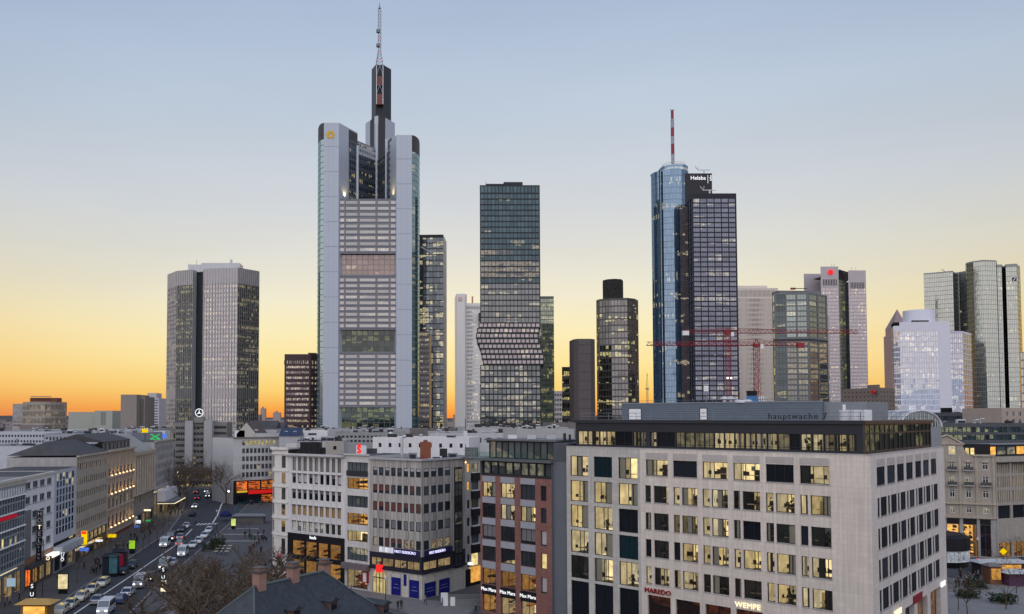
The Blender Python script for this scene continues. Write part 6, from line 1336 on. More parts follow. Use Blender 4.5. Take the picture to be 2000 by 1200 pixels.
# --- old guardhouse with slate roof in the bottom foreground
def guardhouse():
 z1, z0 = 15.0, 8.2; r0, r1 = on(496, 1147, z1), on(631, 1116, z1); r0.z = r1.z = z1; d = (r1 - r0).normalized(); rt = Vector((d.y, -d.x, 0)); th = Thing('guardhouse', 'low guardhouse with blue grey slate hipped roof and sandstone chimneys', 'building', (r0.x, r0.y, 0))
 def ring(k, z): return [r0 - d * k - rt * k, r0 - d * k + rt * k, r1 + d * k + rt * k, r1 + d * k - rt * k], z
 lv = [(.0, z1), (2.6, z1 - 2.6), (5.0, z1 - 4.6), (7.0, z1 - 5.9), (8.6, z1 - 6.6)]
 mb = MB(); rows = [[(p.x, p.y, z) for p in ring(k, z)[0]] for k, z in lv]
 for a, b in zip(rows[:-1], rows[1:]):
  for i in range(4): j = (i + 1) % 4; mb.face([b[i], b[j], a[j], a[i]], slate)
 th.part('roof', mb); mb = MB(); w = ring(7.6, 0)[0]; mb.prism([(p.x, p.y) for p in w], 0, lv[-1][1] + .3, surf('sandstone', (.36, .20, .15), .85, var=.15)); th.part('wall', mb)
 mb = MB(); lead = surf('lead', (.09, .11, .12), .6); mb.tube([r0 + Vector((0, 0, .03)), r1 + Vector((0, 0, .03))], .16, lead, 6)
 for i in range(4):
  e = [Vector(rw[i]) + Vector((0, 0, .04)) for rw in rows]
  for a, b in zip(e[:-1], e[1:]): mb.tube([a, b], .10, lead, 5)
 th.part('ridge_flashing', mb, kind='stuff')
 ss = surf('chimney_stone', (.30, .175, .14), .85, var=.15, scale=2)
 for px, py, D in ((506.5, 1146, 88.0), (572, 1131, 92.2), (633, 1119, 97.0)):
  p = at(px, py, D); zt = at(px, py - (27 if px < 520 else 22 if px < 600 else 17), D).z; mb = MB(); M = Matrix.Translation((p.x, p.y, 0)) @ Matrix.Rotation(math.atan2(d.y, d.x), 4, 'Z'); s = .52; mb.box(-s, s, -s * .9, s * .9, 13.6, zt, ss, M); o = th.part('chimney', mb); mb = MB(); mb.box(-s - .12, s + .12, -s * .9 - .12, s * .9 + .12, zt, zt + .14, surf('cap_dark', (.10, .09, .085), .8), M); mb.box(-s - .2, s + .2, -s * .9 - .2, s * .9 + .2, zt + .14, zt + .24, MATS['cap_dark'], M); mb.box(-s + .1, s - .1, -s * .9 + .1, s * .9 - .1, zt + .24, zt + .5, ss, M); mb.box(-s - .1, s + .1, -s * .9 - .1, s * .9 + .1, zt + .5, zt + .58, MATS['cap_dark'], M); th.part('chimney_cap', mb, o)
 for px, py in ((648, 1186), (575, 1204), (750, 1192)):
  # dormers standing on the roof slope that faces the camera
  rr = ray(px, py); best = None
  for t in [60 + k * .1 for k in range(500)]:
   P = Vector((0, 0, H)) + rr * (t / rr.y); k = (P - r0).dot(rt)
   if k > 0:
    zz = None
    for (ka, za), (kb, zb) in zip(lv[:-1], lv[1:]):
     if ka <= k <= kb: zz = za + (zb - za) * (k - ka) / (kb - ka)
    if zz is not None and P.z <= zz: best = P; break
  if not best: continue
  P = best; M = Matrix.Translation((P.x, P.y, P.z)) @ Matrix.Rotation(math.atan2(rt.y, rt.x) + math.pi / 2, 4, 'Z'); mb = MB(); mb.box(-.62, .62, -.3, 1.6, -.9, .75, surf('dormer_stone', (.14, .08, .07), .8), M); o = th.part('dormer', mb); mb = MB(); mb.box(-.45, .45, -.34, -.28, -.5, .55, pane_dark, M); th.part('dormer_window', mb, o)
  mb = MB(); v = [M @ Vector(q) for q in ((-.85, -.6, .72), (.85, -.6, .72), (0, -.6, 1.15), (-.85, 2.4, .72), (.85, 2.4, .72), (0, 2.4, 1.15))]; mb.face([v[0], v[1], v[2]], slate); mb.face([v[1], v[4], v[5], v[2]], slate); mb.face([v[3], v[0], v[2], v[5]], slate); th.part('dormer_roof', mb, o)
 th.finish()
guardhouse()
# ------------------------------------------------------------------ row of houses along the street on the left
B0, B1 = on(35, 1161), on(308, 1007); dW = V2(B1 - B0).normalized()
def LP(px, py=1010): return V2(B0) + dW * wallhit(V2(B0), V2(B0) + dW, px, py)[0]
nW = Vector((dW.y, -dW.x))          # towards the street
def roof_gable(th, P0, P1, depth, z0, h, mat, name='roof', hip0=0.0, hip1=0.0, over=.4):
 """pitched roof whose ridge runs along the street"""
 u = (P1 - P0).normalized(); n = Vector((u.y, -u.x)); a, b = P0 + n * over, P1 + n * over; c, d = P1 - n * depth, P0 - n * depth; r0 = P0 - n * depth / 2 + u * hip0; r1 = P1 - n * depth / 2 - u * hip1; mb = MB(); q = lambda p, z: (p.x, p.y, z)
 mb.face([q(a, z0), q(b, z0), q(r1, z0 + h), q(r0, z0 + h)], mat); mb.face([q(c, z0), q(d, z0), q(r0, z0 + h), q(r1, z0 + h)], mat); mb.face([q(b, z0), q(c, z0), q(r1, z0 + h)], mat); mb.face([q(d, z0), q(a, z0), q(r0, z0 + h)], mat); mb.face([q(a, z0), q(d, z0), q(c, z0), q(b, z0)], mat); return th.part(name, mb)
def lit_shop(th, P0, P1, cols, z0, z1, kinds, mat, d=.3, frame=None):
 mb = MB(); ops = wall(mb, P0, P1, 0, z1 + .6, cols, [(z0, z1)], mat, d); th.part('shop_front', mb); add_windows(th, P0, P1, ops, pane_clear, frame or metal_black, 2, 1, .08, d - .05, lambda i, j: dict(room=(kinds[i % len(kinds)], i), clear=True, pane=pane_clear) if kinds[i % len(kinds)] else dict(pane=pane_dark))
 return z1 + .6
def sign_box(th, P, w, h, d, mat, name='lit_sign', rim=None, u=None):
 """a flag sign standing out from the wall: faces up and down the street"""
 mb = MB(); u = u or nW; M = Matrix.Translation(P) @ Matrix.Rotation(math.atan2(u.y, u.x), 4, 'Z');
 if rim: mb.box(-w / 2 - .08, w / 2 + .08, -d / 2 + .03, d / 2 - .03, -h / 2 - .08, h / 2 + .08, rim, M)
 mb.box(-w / 2, w / 2, -d / 2, d / 2, -h / 2, h / 2, mat, M); return th.part(name, mb)
def left_row():
 E = [LP(p) for p in (-75, 49.5, 105, 148, 208, 260, 300, 338)]
 H_ = lambda i, px, py: wallhit(E[i], E[i + 1], px, py)[1]
 # 1 blue-grey curtain wall with white opener flaps
 P0, P1 = E[0], E[1]; th = Thing('curtain_wall_house', 'blue grey curtain wall house with white tilted window flaps at the left edge', 'building', (P1.x, P1.y, 0)); zt = H_(0, 49, 936); L = (P1 - P0).length; g = glass('pane_curtain', (.07, .085, .10), (.85, .93, 1), .2, lit=.03, litcol=(1, .8, .5), strength=.4, var=.3); fm = surf('curtain_frame', (.27, .30, .33), .5, .2); sp_ = surf('spandrel_blue', (.055, .075, .10), .5)
 zb = 5.4; n = int(L / 1.25); fl = (zt - 1.0 - zb) / 5; rows = []
 for k in range(5): rows += [(zb + k * fl + .08, zb + k * fl + fl * .34), (zb + k * fl + fl * .40, zb + (k + 1) * fl - .12)]
 mb = MB(); ops = wall(mb, P0, P1, zb - .4, zt, cols_n(L, n, .2, .2, .86), rows, fm, .12); th.part('wall', mb); add_windows(th, P0, P1, ops, g, fm, 1, 1, .05, .1, lambda i, j: dict(pane=glass('spandrel_pane', (.05, .07, .10), (.8, .9, 1), .12, var=.15)) if j % 2 == 0 else (dict(blind=.93, blindmat='blind_white') if j == 9 else (dict(pane=pane_yellow) if (j == 3 and i == n - 9) else None))); surf('blind_white', (.62, .64, .68), .7)
 mb = MB(); cc = cols_n(L, n, .2, .2, .86)
 for k in range(1, 5):
  z = zb + k * fl + fl * .40
  for a, b in cc:
   p0, p1 = wpt(P0, P1, a, z + .12, .03), wpt(P0, P1, b, z + .12, .03); q0, q1 = wpt(P0, P1, a, z - .06, .35), wpt(P0, P1, b, z - .06, .35); mb.face([q0, q1, p1, p0], white_paint); mb.face([p0, p1, q1 - Vector((0, 0, .03)), q0 - Vector((0, 0, .03))], white_paint)
 th.part('window_flap', mb, kind='stuff'); mb = MB(); slab(mb, P0, P1, 0, L, zt, zt + .5, .5, surf('eaves_cream', (.50, .48, .44), .7)); slab(mb, P0, P1, 0, L, zt - .7, zt - .02, .15, MATS['eaves_cream']); th.part('cornice', mb); mb = MB(); block(mb, P0, P1, 14, 0, zt + .4, plaster_grey, roof_grey); th.part('roof', mb)
 lit_shop(th, P0, P1, cpx(P0, P1, [(-40, -14), (-12, 5), (8, 26), (28, 42)], 1140), .3, 4.2, ['cream', 'cream', 'cream', 'cream'], surf('shop_grey', (.13, .14, .16), .6))
 a, b = cpx(P0, P1, [(-25, 31)], 1015)[0]; z = H_(0, 5, 1015); mb = MB(); slab(mb, P0, P1, a, b, z - .15, z + .3, .35, glow('sign_crimson', (.6, .015, .04), .5)); th.part('red_sign', mb); sign_box(th, wpt(P0, P1, wallhit(P0, P1, 10, 1140)[0], H_(0, 10, 1138), 1.0), 1.4, 1.4, .2, glow('sign_paleblue', (.55, .75, .95), .7)); th.finish(minpx=5)
 # 2 white house with vertical letters
 P0, P1 = E[1], E[2]; th = Thing('white_hotel_house', 'white rendered hotel with a black vertical letter sign', 'building', (P0.x, P0.y, 0)); zt = H_(1, 77, 930); L = (P1 - P0).length; X = lambda c: c / 6.669; Y = lambda c: 880 + c / 6.667
 cols = cpx(P0, P1, [(X(338), X(402)), (X(428), X(495)), (X(521), X(586)), (X(612), X(672))], 960); rows = rpy(P0, P1, X(640), [(Y(358), Y(442)), (Y(535), Y(625)), (Y(722), Y(815)), (Y(912), Y(1005)), (Y(1105), Y(1195))]); z0 = rows[0][0] - 1.2; mb = MB(); ops = wall(mb, P0, P1, z0, zt, cols, rows, surf('hotel_white', (.68, .68, .71), .8, var=.05, streak=.06), .25); th.part('wall', mb)
 def pk(i, j): return None
 add_windows(th, P0, P1, ops, pane_mid, surf('frame_greyblue', (.25, .27, .30), .6), 2, 1, .10, .2, pk); mb = MB()
 for (i, j, a, b, c, d) in ops: slab(mb, P0, P1, a - .08, b + .08, c - .12, c - .01, .12, metal_grey)
 th.part('sill', mb, kind='stuff'); mb = MB(); slab(mb, P0, P1, 0, L, zt, zt + .45, .45, surf('eaves_cream', (.50, .48, .44), .7)); th.part('cornice', mb); mb = MB(); block(mb, P0, P1, 13, 0, zt + .3, plaster_grey, roof_dark); th.part('roof', mb)
 mb = MB(); slab(mb, P0, P1, 0, (cols[0][1] + cols[1][0]) / 2 - .2, z0, rows[2][1] + .4, .06, surf('side_grey', (.17, .17, .18), .7)); th.part('grey_bay', mb)
 lit_shop(th, P0, P1, cols_n(L, 4, .4, .4, .85), .3, 3.6, ['redshop', 'shop', 'cream', 'cream'], surf('shop_brown', (.10, .07, .06), .6)); mb = MB(); slab(mb, P0, P1, 0, L, 4.2, z0, .0, surf('copper_band', (.24, .12, .07), .5)); slab(mb, P0, P1, .3, L, 3.7, 4.5, 1.2, surf('awning_dark', (.06, .055, .06), .6)); slab(mb, P0, P1, L * .72, L - .3, 4.1, 4.7, 1.4, sign_white); th.part('awning', mb)
 a = wallhit(P0, P1, X(455), 1000)[0]; zz = [H_(1, X(455), Y(c)) for c in (825, 912, 1000, 1085, 1172)]
 for ch, z, m in zip('HOTEL', zz, (0, 0, 1, 0, 0)):
  P = wpt(P0, P1, a, z, .95); sign_box(th, P, 1.1, 1.15, .35, metal_black, 'letter_box', surf('rim_grey', (.35, .35, .38), .5)); o = lettering(th, 'sign_letter', ch, 1.1, P - Vector((dW.x, dW.y, 0)) * .2, nW, glow('letter_dim', (.32, .33, .36), .6, .05) if not m else sign_warm, .03)
 zs = [H_(1, X(440), Y(c)) for c in (1250, 1400)]; P = wpt(P0, P1, a - .1, (zs[0] + zs[1]) / 2 - .1, .9); sign_box(th, P, .95, 3.0, .3, metal_black, 'letter_box')
 for k, ch in enumerate('RING'): lettering(th, 'sign_letter', ch, .62, P + Vector((0, 0, 1.05 - k * .7)) - Vector((dW.x, dW.y, 0)) * .18, nW, glow('letter_dim2', (.2, .2, .22), .6), .02)
 P = wpt(P0, P1, L * .45, 5.4, 1.6)
 for k in range(2):
  q = wpt(P0, P1, wallhit(P0, P1, 78 + k * 11, 1090)[0], H_(1, 80, 1090), 1.5); mb = MB(); mb.tube([(q.x + .3 * math.cos(t), q.y, q.z + .3 * math.sin(t)) for t in [2 * math.pi * i / 10 for i in range(11)]], .09, sign_warm, 5); th.part('lit_ring_sign', mb)
 q = wpt(P0, P1, L - .6, H_(1, 105, 1085), 2.0); mb = MB(); mb.tube([q + Vector((.3 * math.cos(t), 0, .3 * math.sin(t) - .7)) for t in [2 * math.pi * i / 10 for i in range(11)]], .08, sign_white, 5); mb.tube([q + Vector((-.08, 0, -.4)), q + Vector((-.25, 0, .7)), q + Vector((.38, 0, .7)), q + Vector((.08, 0, -.4))], .06, sign_white, 5); th.part('lit_tube_sign', mb); th.finish(minpx=5)
 # 3 blue glass bay facade
 P0, P1 = E[2], E[3]; th = Thing('blue_glass_house', 'pale house front with a tall field of dark blue glass panes', 'building', (P0.x, P0.y, 0)); zt = H_(2, 126, 916); L = (P1 - P0).length; gb = glass('pane_deepblue', (.008, .014, .035), (.55, .68, .95), .14, lit=.02, litcol=(1, .85, .5), strength=.6, var=.5); m = surf('pale_bluegrey', (.42, .45, .50), .7, var=.05)
 cols = cpx(P0, P1, [(X(735 + k * 39.5), X(764 + k * 39.5)) for k in range(6)], 985); rows = rpy(P0, P1, X(948), [(Y(a), Y(b)) for a, b in ((262, 350), (355, 438), (455, 540), (545, 628), (645, 728), (733, 818), (840, 920), (925, 1010))]); z0 = rows[0][0] - 1.5; mb = MB(); ops = wall(mb, P0, P1, z0, zt, cols, rows, m, .1); th.part('wall', mb); add_windows(th, P0, P1, ops, gb, m, 1, 1, .05, .06); mb = MB(); block(mb, P0, P1, 13, 0, zt, plaster_grey, roof_dark); th.part('roof', mb)
 lit_shop(th, P0, P1, cols_n(L, 3, .5, .5, .8), .3, 3.4, [None, None, 'cream'], surf('shop_grey2', (.25, .27, .29), .6)); mb = MB(); slab(mb, P0, P1, 0, L, 4.0, 5.5, 1.8, surf('canopy_pale', (.42, .45, .48), .6)); th.part('canopy', mb); mb = MB(); wall(mb, P0, P1, 4.0, z0, [(.5, L - .5)], [(5.6, z0 - .1)], metal_dark, .5); th.part('gallery_wall', mb); mb = MB(); slab(mb, P0, P1, .5, L - .5, 5.6, z0 - .1, -.45, pane_dark, .5); slab(mb, P0, P1, L * .8, L - .5, 5.7, z0 - .2, -.4, pane_yellow, .48); th.part('gallery_glazing', mb); th.finish(minpx=5)
 # 4 long beige house
 P0, P1 = E[3], E[4]; th = Thing('beige_street_house', 'long beige stone house with even rows of narrow windows and dark roof', 'building', (P0.x, P0.y, 0)); zt = H_(3, 180, 889); L = (P1 - P0).length; m = blocks('beige_stone', (.38, .335, .28), dW, 1.2, .6, .88, .05); n = 15; ytops = [(901, 913.5), (928, 940.5), (954, 967), (981, 994), (1009, 1022)]; rows = rpy(P0, P1, 178, ytops); z0 = rows[0][0] - 1.6; mb = MB(); ops = wall(mb, P0, P1, z0, zt, cols_n(L, n, .6, .6, .56), rows, m, .25); th.part('wall', mb); add_windows(th, P0, P1, ops, pane_street, metal_dark, 1, 1, .07, .2); mb = MB(); slab(mb, P0, P1, 0, L, zt, zt + .4, .5, stone_warm); slab(mb, P0, P1, 0, L, z0 - .1, z0 + .3, .3, stone_warm); th.part('cornice', mb)
 mb = MB(); zs = z0 - 2.6; ops = wall(mb, P0, P1, zs, z0 - .1, cols_n(L, 7, .3, .3, .9), [(zs + .4, z0 - .4)], metal_dark, .25); th.part('gallery', mb); add_windows(th, P0, P1, ops, glass('pane_gallery', (.03, .025, .02), (1, 1, 1), .08, lit=.75, litcol=(1, .75, .4), strength=.5, nscale=2), metal_black, 3, 1, .07, .2)
 lit_shop(th, P0, P1, cols_n(L, 7, .3, .3, .8), .3, zs - 1.2, [None, 'cream', 'cream', None, 'cream', 'shop', 'shop'], surf('shop_brown2', (.09, .07, .06), .6)); mb = MB(); block(mb, P0, P1, 15, 0, zt, stone_grey); th.part('side_walls', mb); roof_gable(th, P0, P1, 15, zt + .4, 3.0, roof_dark, hip0=3, hip1=0)
 P = wpt(P0, P1, 1.0, H_(3, 152, 1050), 1.6); sign_box(th, P, 1.2, 3.0, .4, sign_yellow); sign_box(th, P + Vector((0, 0, 1.15)), 1.05, .6, .46, sign_red, 'red_sign_field'); P = wpt(P0, P1, 2.2, H_(3, 152, 1074), 1.3); sign_box(th, P, 1.9, .7, .3, sign_blue)
 P = wpt(P0, P1, L * .6, H_(3, 186, 1056), 1.0); sign_box(th, P, 1.6, .5, .3, sign_white); P = wpt(P0, P1, L - 1.5, H_(3, 203, 1048), 1.2); sign_box(th, P, .8, .8, .3, sign_yellow); th.finish(minpx=5)
 # 5 ornate house with window uplights
 P0, P1 = E[4], E[5]; th = Thing('uplit_ornate_house', 'ornate sandstone house with warm uplights at every window', 'building', (P0.x, P0.y, 0)); zt = H_(4, 235, 880); L = (P1 - P0).length; m = blocks('ornate_stone', (.40, .31, .24), dW, .9, .45, .86, .06); rows = rpy(P0, P1, 235, [(911, 924), (941, 958), (967, 985), (1000, 1020)]); z0 = rows[0][0] - 1.8; n = 7; cols = cols_n(L, n, .5, .5, .42); mb = MB(); ops = wall(mb, P0, P1, z0, zt, cols, rows, m, .3); th.part('wall', mb); add_windows(th, P0, P1, ops, pane_street, surf('frame_brown', (.12, .06, .04), .6), 2, (.7,), .06, .25); mb = MB()
 for z in (rows[0][0] - .5, rows[1][0] - .45, rows[2][0] - .5, rows[3][0] - .6): slab(mb, P0, P1, 0, L, z, z + .3, .35, stone_warm)
 slab(mb, P0, P1, 0, L, zt, zt + .5, .7, stone_warm); th.part('string_course', mb, kind='stuff'); mb = MB()
 for i in range(n + 1): a = .5 + (L - 1) * i / n; slab(mb, P0, P1, a - .2, a + .2, z0, zt, .15, stone_warm)
 th.part('pilaster', mb, kind='stuff')
 k = 0
 for (i, j, a, b, c, d) in ops:
  if j == 1: continue
  P = wpt(P0, P1, b + .25, c - .1, .35); mb = MB(); mb.box(P.x - .12, P.x + .12, P.y - .12, P.y + .12, P.z, P.z + .22, lamp_warm); th.part('uplight', mb); k += 1
  ld = UPL if 'UPL' in globals() else None
  if ld is None:
   ld = bpy.data.lights.new('uplight_beam', 'SPOT'); ld.energy = 75; ld.color = (1, .55, .2); ld.spot_size = R(100); ld.spot_blend = 1; ld.shadow_soft_size = .08; globals()['UPL'] = ld
  lo = bpy.data.objects.new('uplight_beam', ld); COL.objects.link(lo); lo.parent = th.o; lo.location = P + Vector((nW.x, nW.y, 0)) * .12 + Vector((0, 0, .26)) - th.loc; lo.rotation_euler = Vector((-nW.x * .25, -nW.y * .25, 1)).to_track_quat('-Z', 'Y').to_euler()
 lit_shop(th, P0, P1, cols_n(L, 4, .3, .3, .7), .3, z0 - 1.6, [None, None, None, None], surf('shop_stone', (.22, .17, .14), .7)); mb = MB(); block(mb, P0, P1, 15, 0, zt, stone_grey); wall(mb, P0, P1, z0 - 1.1, z0, [], [], m); th.part('side_walls', mb); mb = MB(); slab(mb, P0, P1, 0, L, z0 - .9, z0 - .3, .2, wood_red); th.part('sign_board', mb)
 z2 = zt + 2.6; A, B = P0 - nW * 1.2, P1 - nW * 1.2; mb = MB(); ops = wall(mb, A, B, zt, z2, cols_n(L, 7, .4, .4, .5), [(zt + .6, z2 - .5)], stone_dark, .2); th.part('attic', mb); add_windows(th, A, B, ops, pane_mid, metal_dark, 1, 1, .05, .15); roof_gable(th, A, B, 13, z2, 2.0, roof_dark); P = wpt(P0, P1, 1.5, H_(4, 214, 1045), 1.3); sign_box(th, P, 1.5, .8, .35, sign_yellow); th.finish(minpx=5)
 # 6 dark palatial stone house
 P0, P1 = E[5], E[6]; th = Thing('palatial_stone_house', 'weathered stone house with giant columns and green lit shop sign', 'building', (P0.x, P0.y, 0)); zt = H_(5, 280, 884); L = (P1 - P0).length; m = blocks('palace_stone', (.27, .235, .20), dW, 1.0, .5, .85, .07); rows = rpy(P0, P1, 280, [(890, 898), (912, 930), (938, 955), (963, 980)]); z0 = rows[0][0] - 1.5; n = 8; mb = MB(); ops = wall(mb, P0, P1, z0, zt, cols_n(L, n, .6, .6, .4), rows, m, .35); th.part('wall', mb); add_windows(th, P0, P1, ops, pane_street, metal_dark, 1, 1, .06, .3)
 for i in range(n + 1):
  a = .6 + (L - 1.2) * i / n; p = wpt(P0, P1, a, 0, .12); mb = MB(); mb.lathe((p.x, p.y, 0), [(.42, rows[1][0] - .6), (.36, rows[3][1] - .2), (.5, rows[3][1] + .1), (.5, rows[3][1] + .4)], stone_warm, 8); th.part('column', mb)
 mb = MB(); slab(mb, P0, P1, 0, L, rows[3][1] + .4, rows[3][1] + .9, .6, stone_warm); slab(mb, P0, P1, 0, L, zt, zt + .6, .7, stone_warm); slab(mb, P0, P1, 0, L, rows[1][0] - 1.2, rows[1][0] - .7, .6, stone_warm); th.part('entablature', mb); lit_shop(th, P0, P1, cols_n(L, 5, .4, .4, .7), .3, z0 - 2.0, ['cream', None, 'cream', 'shop', None], stone_dark); mb = MB(); wall(mb, P0, P1, z0 - 1.4, z0, [], [], m); block(mb, P0, P1, 15, 0, zt, stone_grey); th.part('side_walls', mb); roof_gable(th, P0 - nW, P1 - nW, 13, zt + .6, 4.5, surf('roof_zinc', (.26, .26, .25), .7, var=.1))
 P = wpt(P0, P1, L * .55, H_(5, 289, 1014), 1.2); sign_box(th, P, 1.9, .5, .3, sign_green); P = wpt(P0, P1, 2.0, H_(5, 268, 1017), 1.0); sign_box(th, P, 1.4, .9, .3, sign_white); P = wpt(P0, P1, .6, H_(5, 262, 1028), 1.0); sign_box(th, P, 1.3, .6, .3, sign_blue); P = wpt(P0, P1, L * .5, H_(5, 283, 996), .8); sign_box(th, P, 2.4, .5, .25, sign_warm); th.finish(minpx=5)
 # 7 further stone house
 P0, P1 = E[6], E[7]; th = Thing('plain_stone_house', 'plain grey stone house at the far end of the left row', 'building', (P0.x, P0.y, 0)); zt = H_(6, 318, 862); L = (P1 - P0).length; rows = rpy(P0, P1, 318, [(872, 880), (888, 897), (904, 913), (920, 929), (936, 945)]); z0 = rows[0][0] - 1.5; mb = MB(); ops = wall(mb, P0, P1, z0, zt, cols_n(L, 14, .5, .5, .5), rows, stone_grey, .25); th.part('wall', mb); add_windows(th, P0, P1, ops, pane_street, metal_dark, 1, 1, .06, .2); lit_shop(th, P0, P1, cols_n(L, 7, .3, .3, .8), .3, z0 - 1.0, ['cream', 'cream', None, 'cream', 'shop', None, 'cream'], stone_dark); mb = MB(); block(mb, P0, P1, 15, 0, zt, stone_grey, roof_dark); th.part('roof', mb); mb = MB(); slab(mb, P0, P1, 0, L, zt, zt + .5, .5, stone_warm); th.part('cornice', mb)
 mb = MB(); a = L * .15; slab(mb, P0, P1, a, a + 22, 4.0, 4.6, 5.5, surf('awning_grey', (.16, .16, .16), .7)); slab(mb, P0, P1, a, a + 22, 4.6, 8.0, 2.6, plaster_white); th.part('projecting_canopy', mb); mb = MB(); slab(mb, P0, P1, a + .5, a + 21, 3.8, 3.95, 5.6, sign_warm); th.part('canopy_light_strip', mb); th.finish(minpx=5)
left_row()
# ------------------------------------------------------------------ roofs and blocks between the street and the towers
def flat_block(name, label, pa, pb, D, ytop, depth, mat, rows=None, n=0, wr=.5, pane=None, D2=None, roof=None, cat='building', par=.35, ybot=None, hr=.5, cornice=None, clutter=0, lit=None, ny=1, nx=1):
 """flat roofed block whose front runs from picture column pa to pb"""
 A = PT(pa, D, 850); B = PT(pb, D2 or D, 850); z = zat(ytop, D); th = Thing(name, label, cat, (A.x, A.y, 0)); L = (B - A).length; u = (B - A).normalized(); nn = Vector((u.y, -u.x))
 rr = rows_n(3 if ybot is None else zat(ybot, D), z - .7, rows, hr) if rows else []
 mb = MB(); ops = wall(mb, A, B, 0, z, cols_n(L, n, .6, .6, wr) if n else [], rr, mat, .2); th.part('wall', mb)
 if ops: add_windows(th, A, B, ops, pane or pane_street, metal_dark, nx, ny, .07, .16, lit)
 mb = MB(); block(mb, A, B, depth, 0, z, mat, roof or roof_grey, parapet=par); th.part('roof', mb)
 if cornice: mb = MB(); slab(mb, A, B, 0, L, z, z + .3, .3, cornice); th.part('cornice', mb)
 rng = random.Random(int(pa * 7 + D))
 for k in range(int(clutter * 1.8)):
  p = A + u * (L * rng.uniform(.08, .92)) - nn * rng.uniform(1.5, depth - 2); w, h, dd = rng.uniform(.6, 2.4), rng.uniform(.5, 1.7), rng.uniform(.6, 2.0); mb = MB(); m = rng.choice([alu, metal_white, metal_grey, roof_pale, metal_dark, metal_dark, roof_dark, roof_tile]); t = rng.random(); zr = z - par
  M = Matrix.Translation((p.x, p.y, zr)) @ Matrix.Rotation(math.atan2(u.y, u.x), 4, 'Z')
  if t < .6:
   mb.box(-w / 2, w / 2, -dd / 2, dd / 2, 0, h, m, M); mb.box(-w / 2 + .1, w / 2 - .1, -dd / 2 - .02, dd / 2 - .1, h * .25, h * .75, metal_dark, M); th.part('roof_unit', mb)
  elif t < .8: mb.lathe((p.x, p.y, zr), [(.25, 0), (.25, h * .8), (.45, h * .85), (.4, h), (.1, h * 1.1)], m, 8); th.part('roof_vent', mb)
  elif t < .9: mb.tube([(p.x, p.y, zr), (p.x, p.y, zr + h), (p.x + 1.2, p.y, zr + h)], .22, alu, 6); th.part('duct', mb)
  else: mb.tube([(p.x, p.y, zr), (p.x, p.y, zr + 2.6)], .04, metal_grey, 4); th.part('antenna', mb)
 th.A, th.B, th.z, th.u, th.n = A, B, z, u, nn
 return th
# star on the roof of the building closing the street
def star_house():
 D = 395; g = glass('pane_starhouse', (.045, .045, .045), (.9, .95, 1), .12, lit=.06, litcol=(1, .8, .4), strength=.3, var=.5)
 m = surf('star_stone', (.205, .195, .185), .8, var=.08, streak=.1); th = Thing('star_building', 'stone tower block with a ringed white star on its roof closing the street', 'building', mid(392, D))
 for k, (a, b, y, d, nwin) in enumerate(((343, 361, 826, D + 4, 4), (361, 376, 822, D, 0), (376, 398, 826, D + 2, 3), (398, 414, 822, D, 0), (414, 443, 825, D + 4, 1))):
  A, B = PT(a, d, 850), PT(b, d, 850); z = zat(y, d); L = (B - A).length; mm = surf('star_pale', (.33, .325, .33), .8, var=.06) if nwin == 0 else m; mb = MB(); zb = 8.5
  ops = wall(mb, A, B, zb, z, cols_n(L, nwin, .1, .1, .94 if nwin == 1 else .86) if nwin else [], rows_n(zb + 1, z - 1, 7, .45) if nwin else [], mm, .2); th.part('wall', mb);
  if ops: add_windows(th, A, B, ops, g, metal_dark, 6 if nwin == 1 else 1, 1, .08, .16)
  mb = MB(); block(mb, A, B, 12, zb, z, mm, roof_grey); th.part('roof', mb)
 A, B = PT(345, D - 6, 900), PT(442, D - 6, 900); L = (B - A).length; mb = MB(); ops = wall(mb, A, B, 0, 9.2, cols_n(L, 16, .3, .3, .8), [(1, 3.4), (4.4, 6.6)], stone_dark, .2); block(mb, A, B, 12, 0, 9.2, stone_dark, roof_grey); th.part('podium', mb); add_windows(th, A, B, ops, glass('pane_podium', (.03, .025, .02), (1, 1, 1), .06, lit=.5, litcol=(.9, .72, .3), strength=.5, nscale=1.5), metal_black, 1, 1, .08, .16)
 P = at(389, 806.5, D + 1); zb = zat(824, D); r = 1.75; mb = MB(); circ = lambda rr, n=28: [P + Vector((rr * math.sin(2 * math.pi * i / n), 0, rr * math.cos(2 * math.pi * i / n))) for i in range(n + 1)]
 mb.tube(circ(r), .17, sign_white, 6)
 for k in range(3):
  a = 2 * math.pi * k / 3; tip = P + Vector((math.sin(a), 0, math.cos(a))) * r; s1 = P + Vector((math.sin(a + 1.05), 0, math.cos(a + 1.05))) * .28; s2 = P + Vector((math.sin(a - 1.05), 0, math.cos(a - 1.05))) * .28; f = Vector((0, -.18, 0)); mb.face([s2 + f * .2, P + f, tip], sign_white); mb.face([P + f, s1 + f * .2, tip], sign_white); mb.face([s1 - f, P - f, tip], sign_white); mb.face([P - f, s2 - f, tip], sign_white)
 th.part('star_emblem', mb); mb = MB(); mb.box(P.x - 2.2, P.x + 2.2, P.y - .5, P.y + 2, zb - .5, P.z - r - .1, m); th.part('emblem_plinth', mb); th.finish(minpx=5)
star_house()
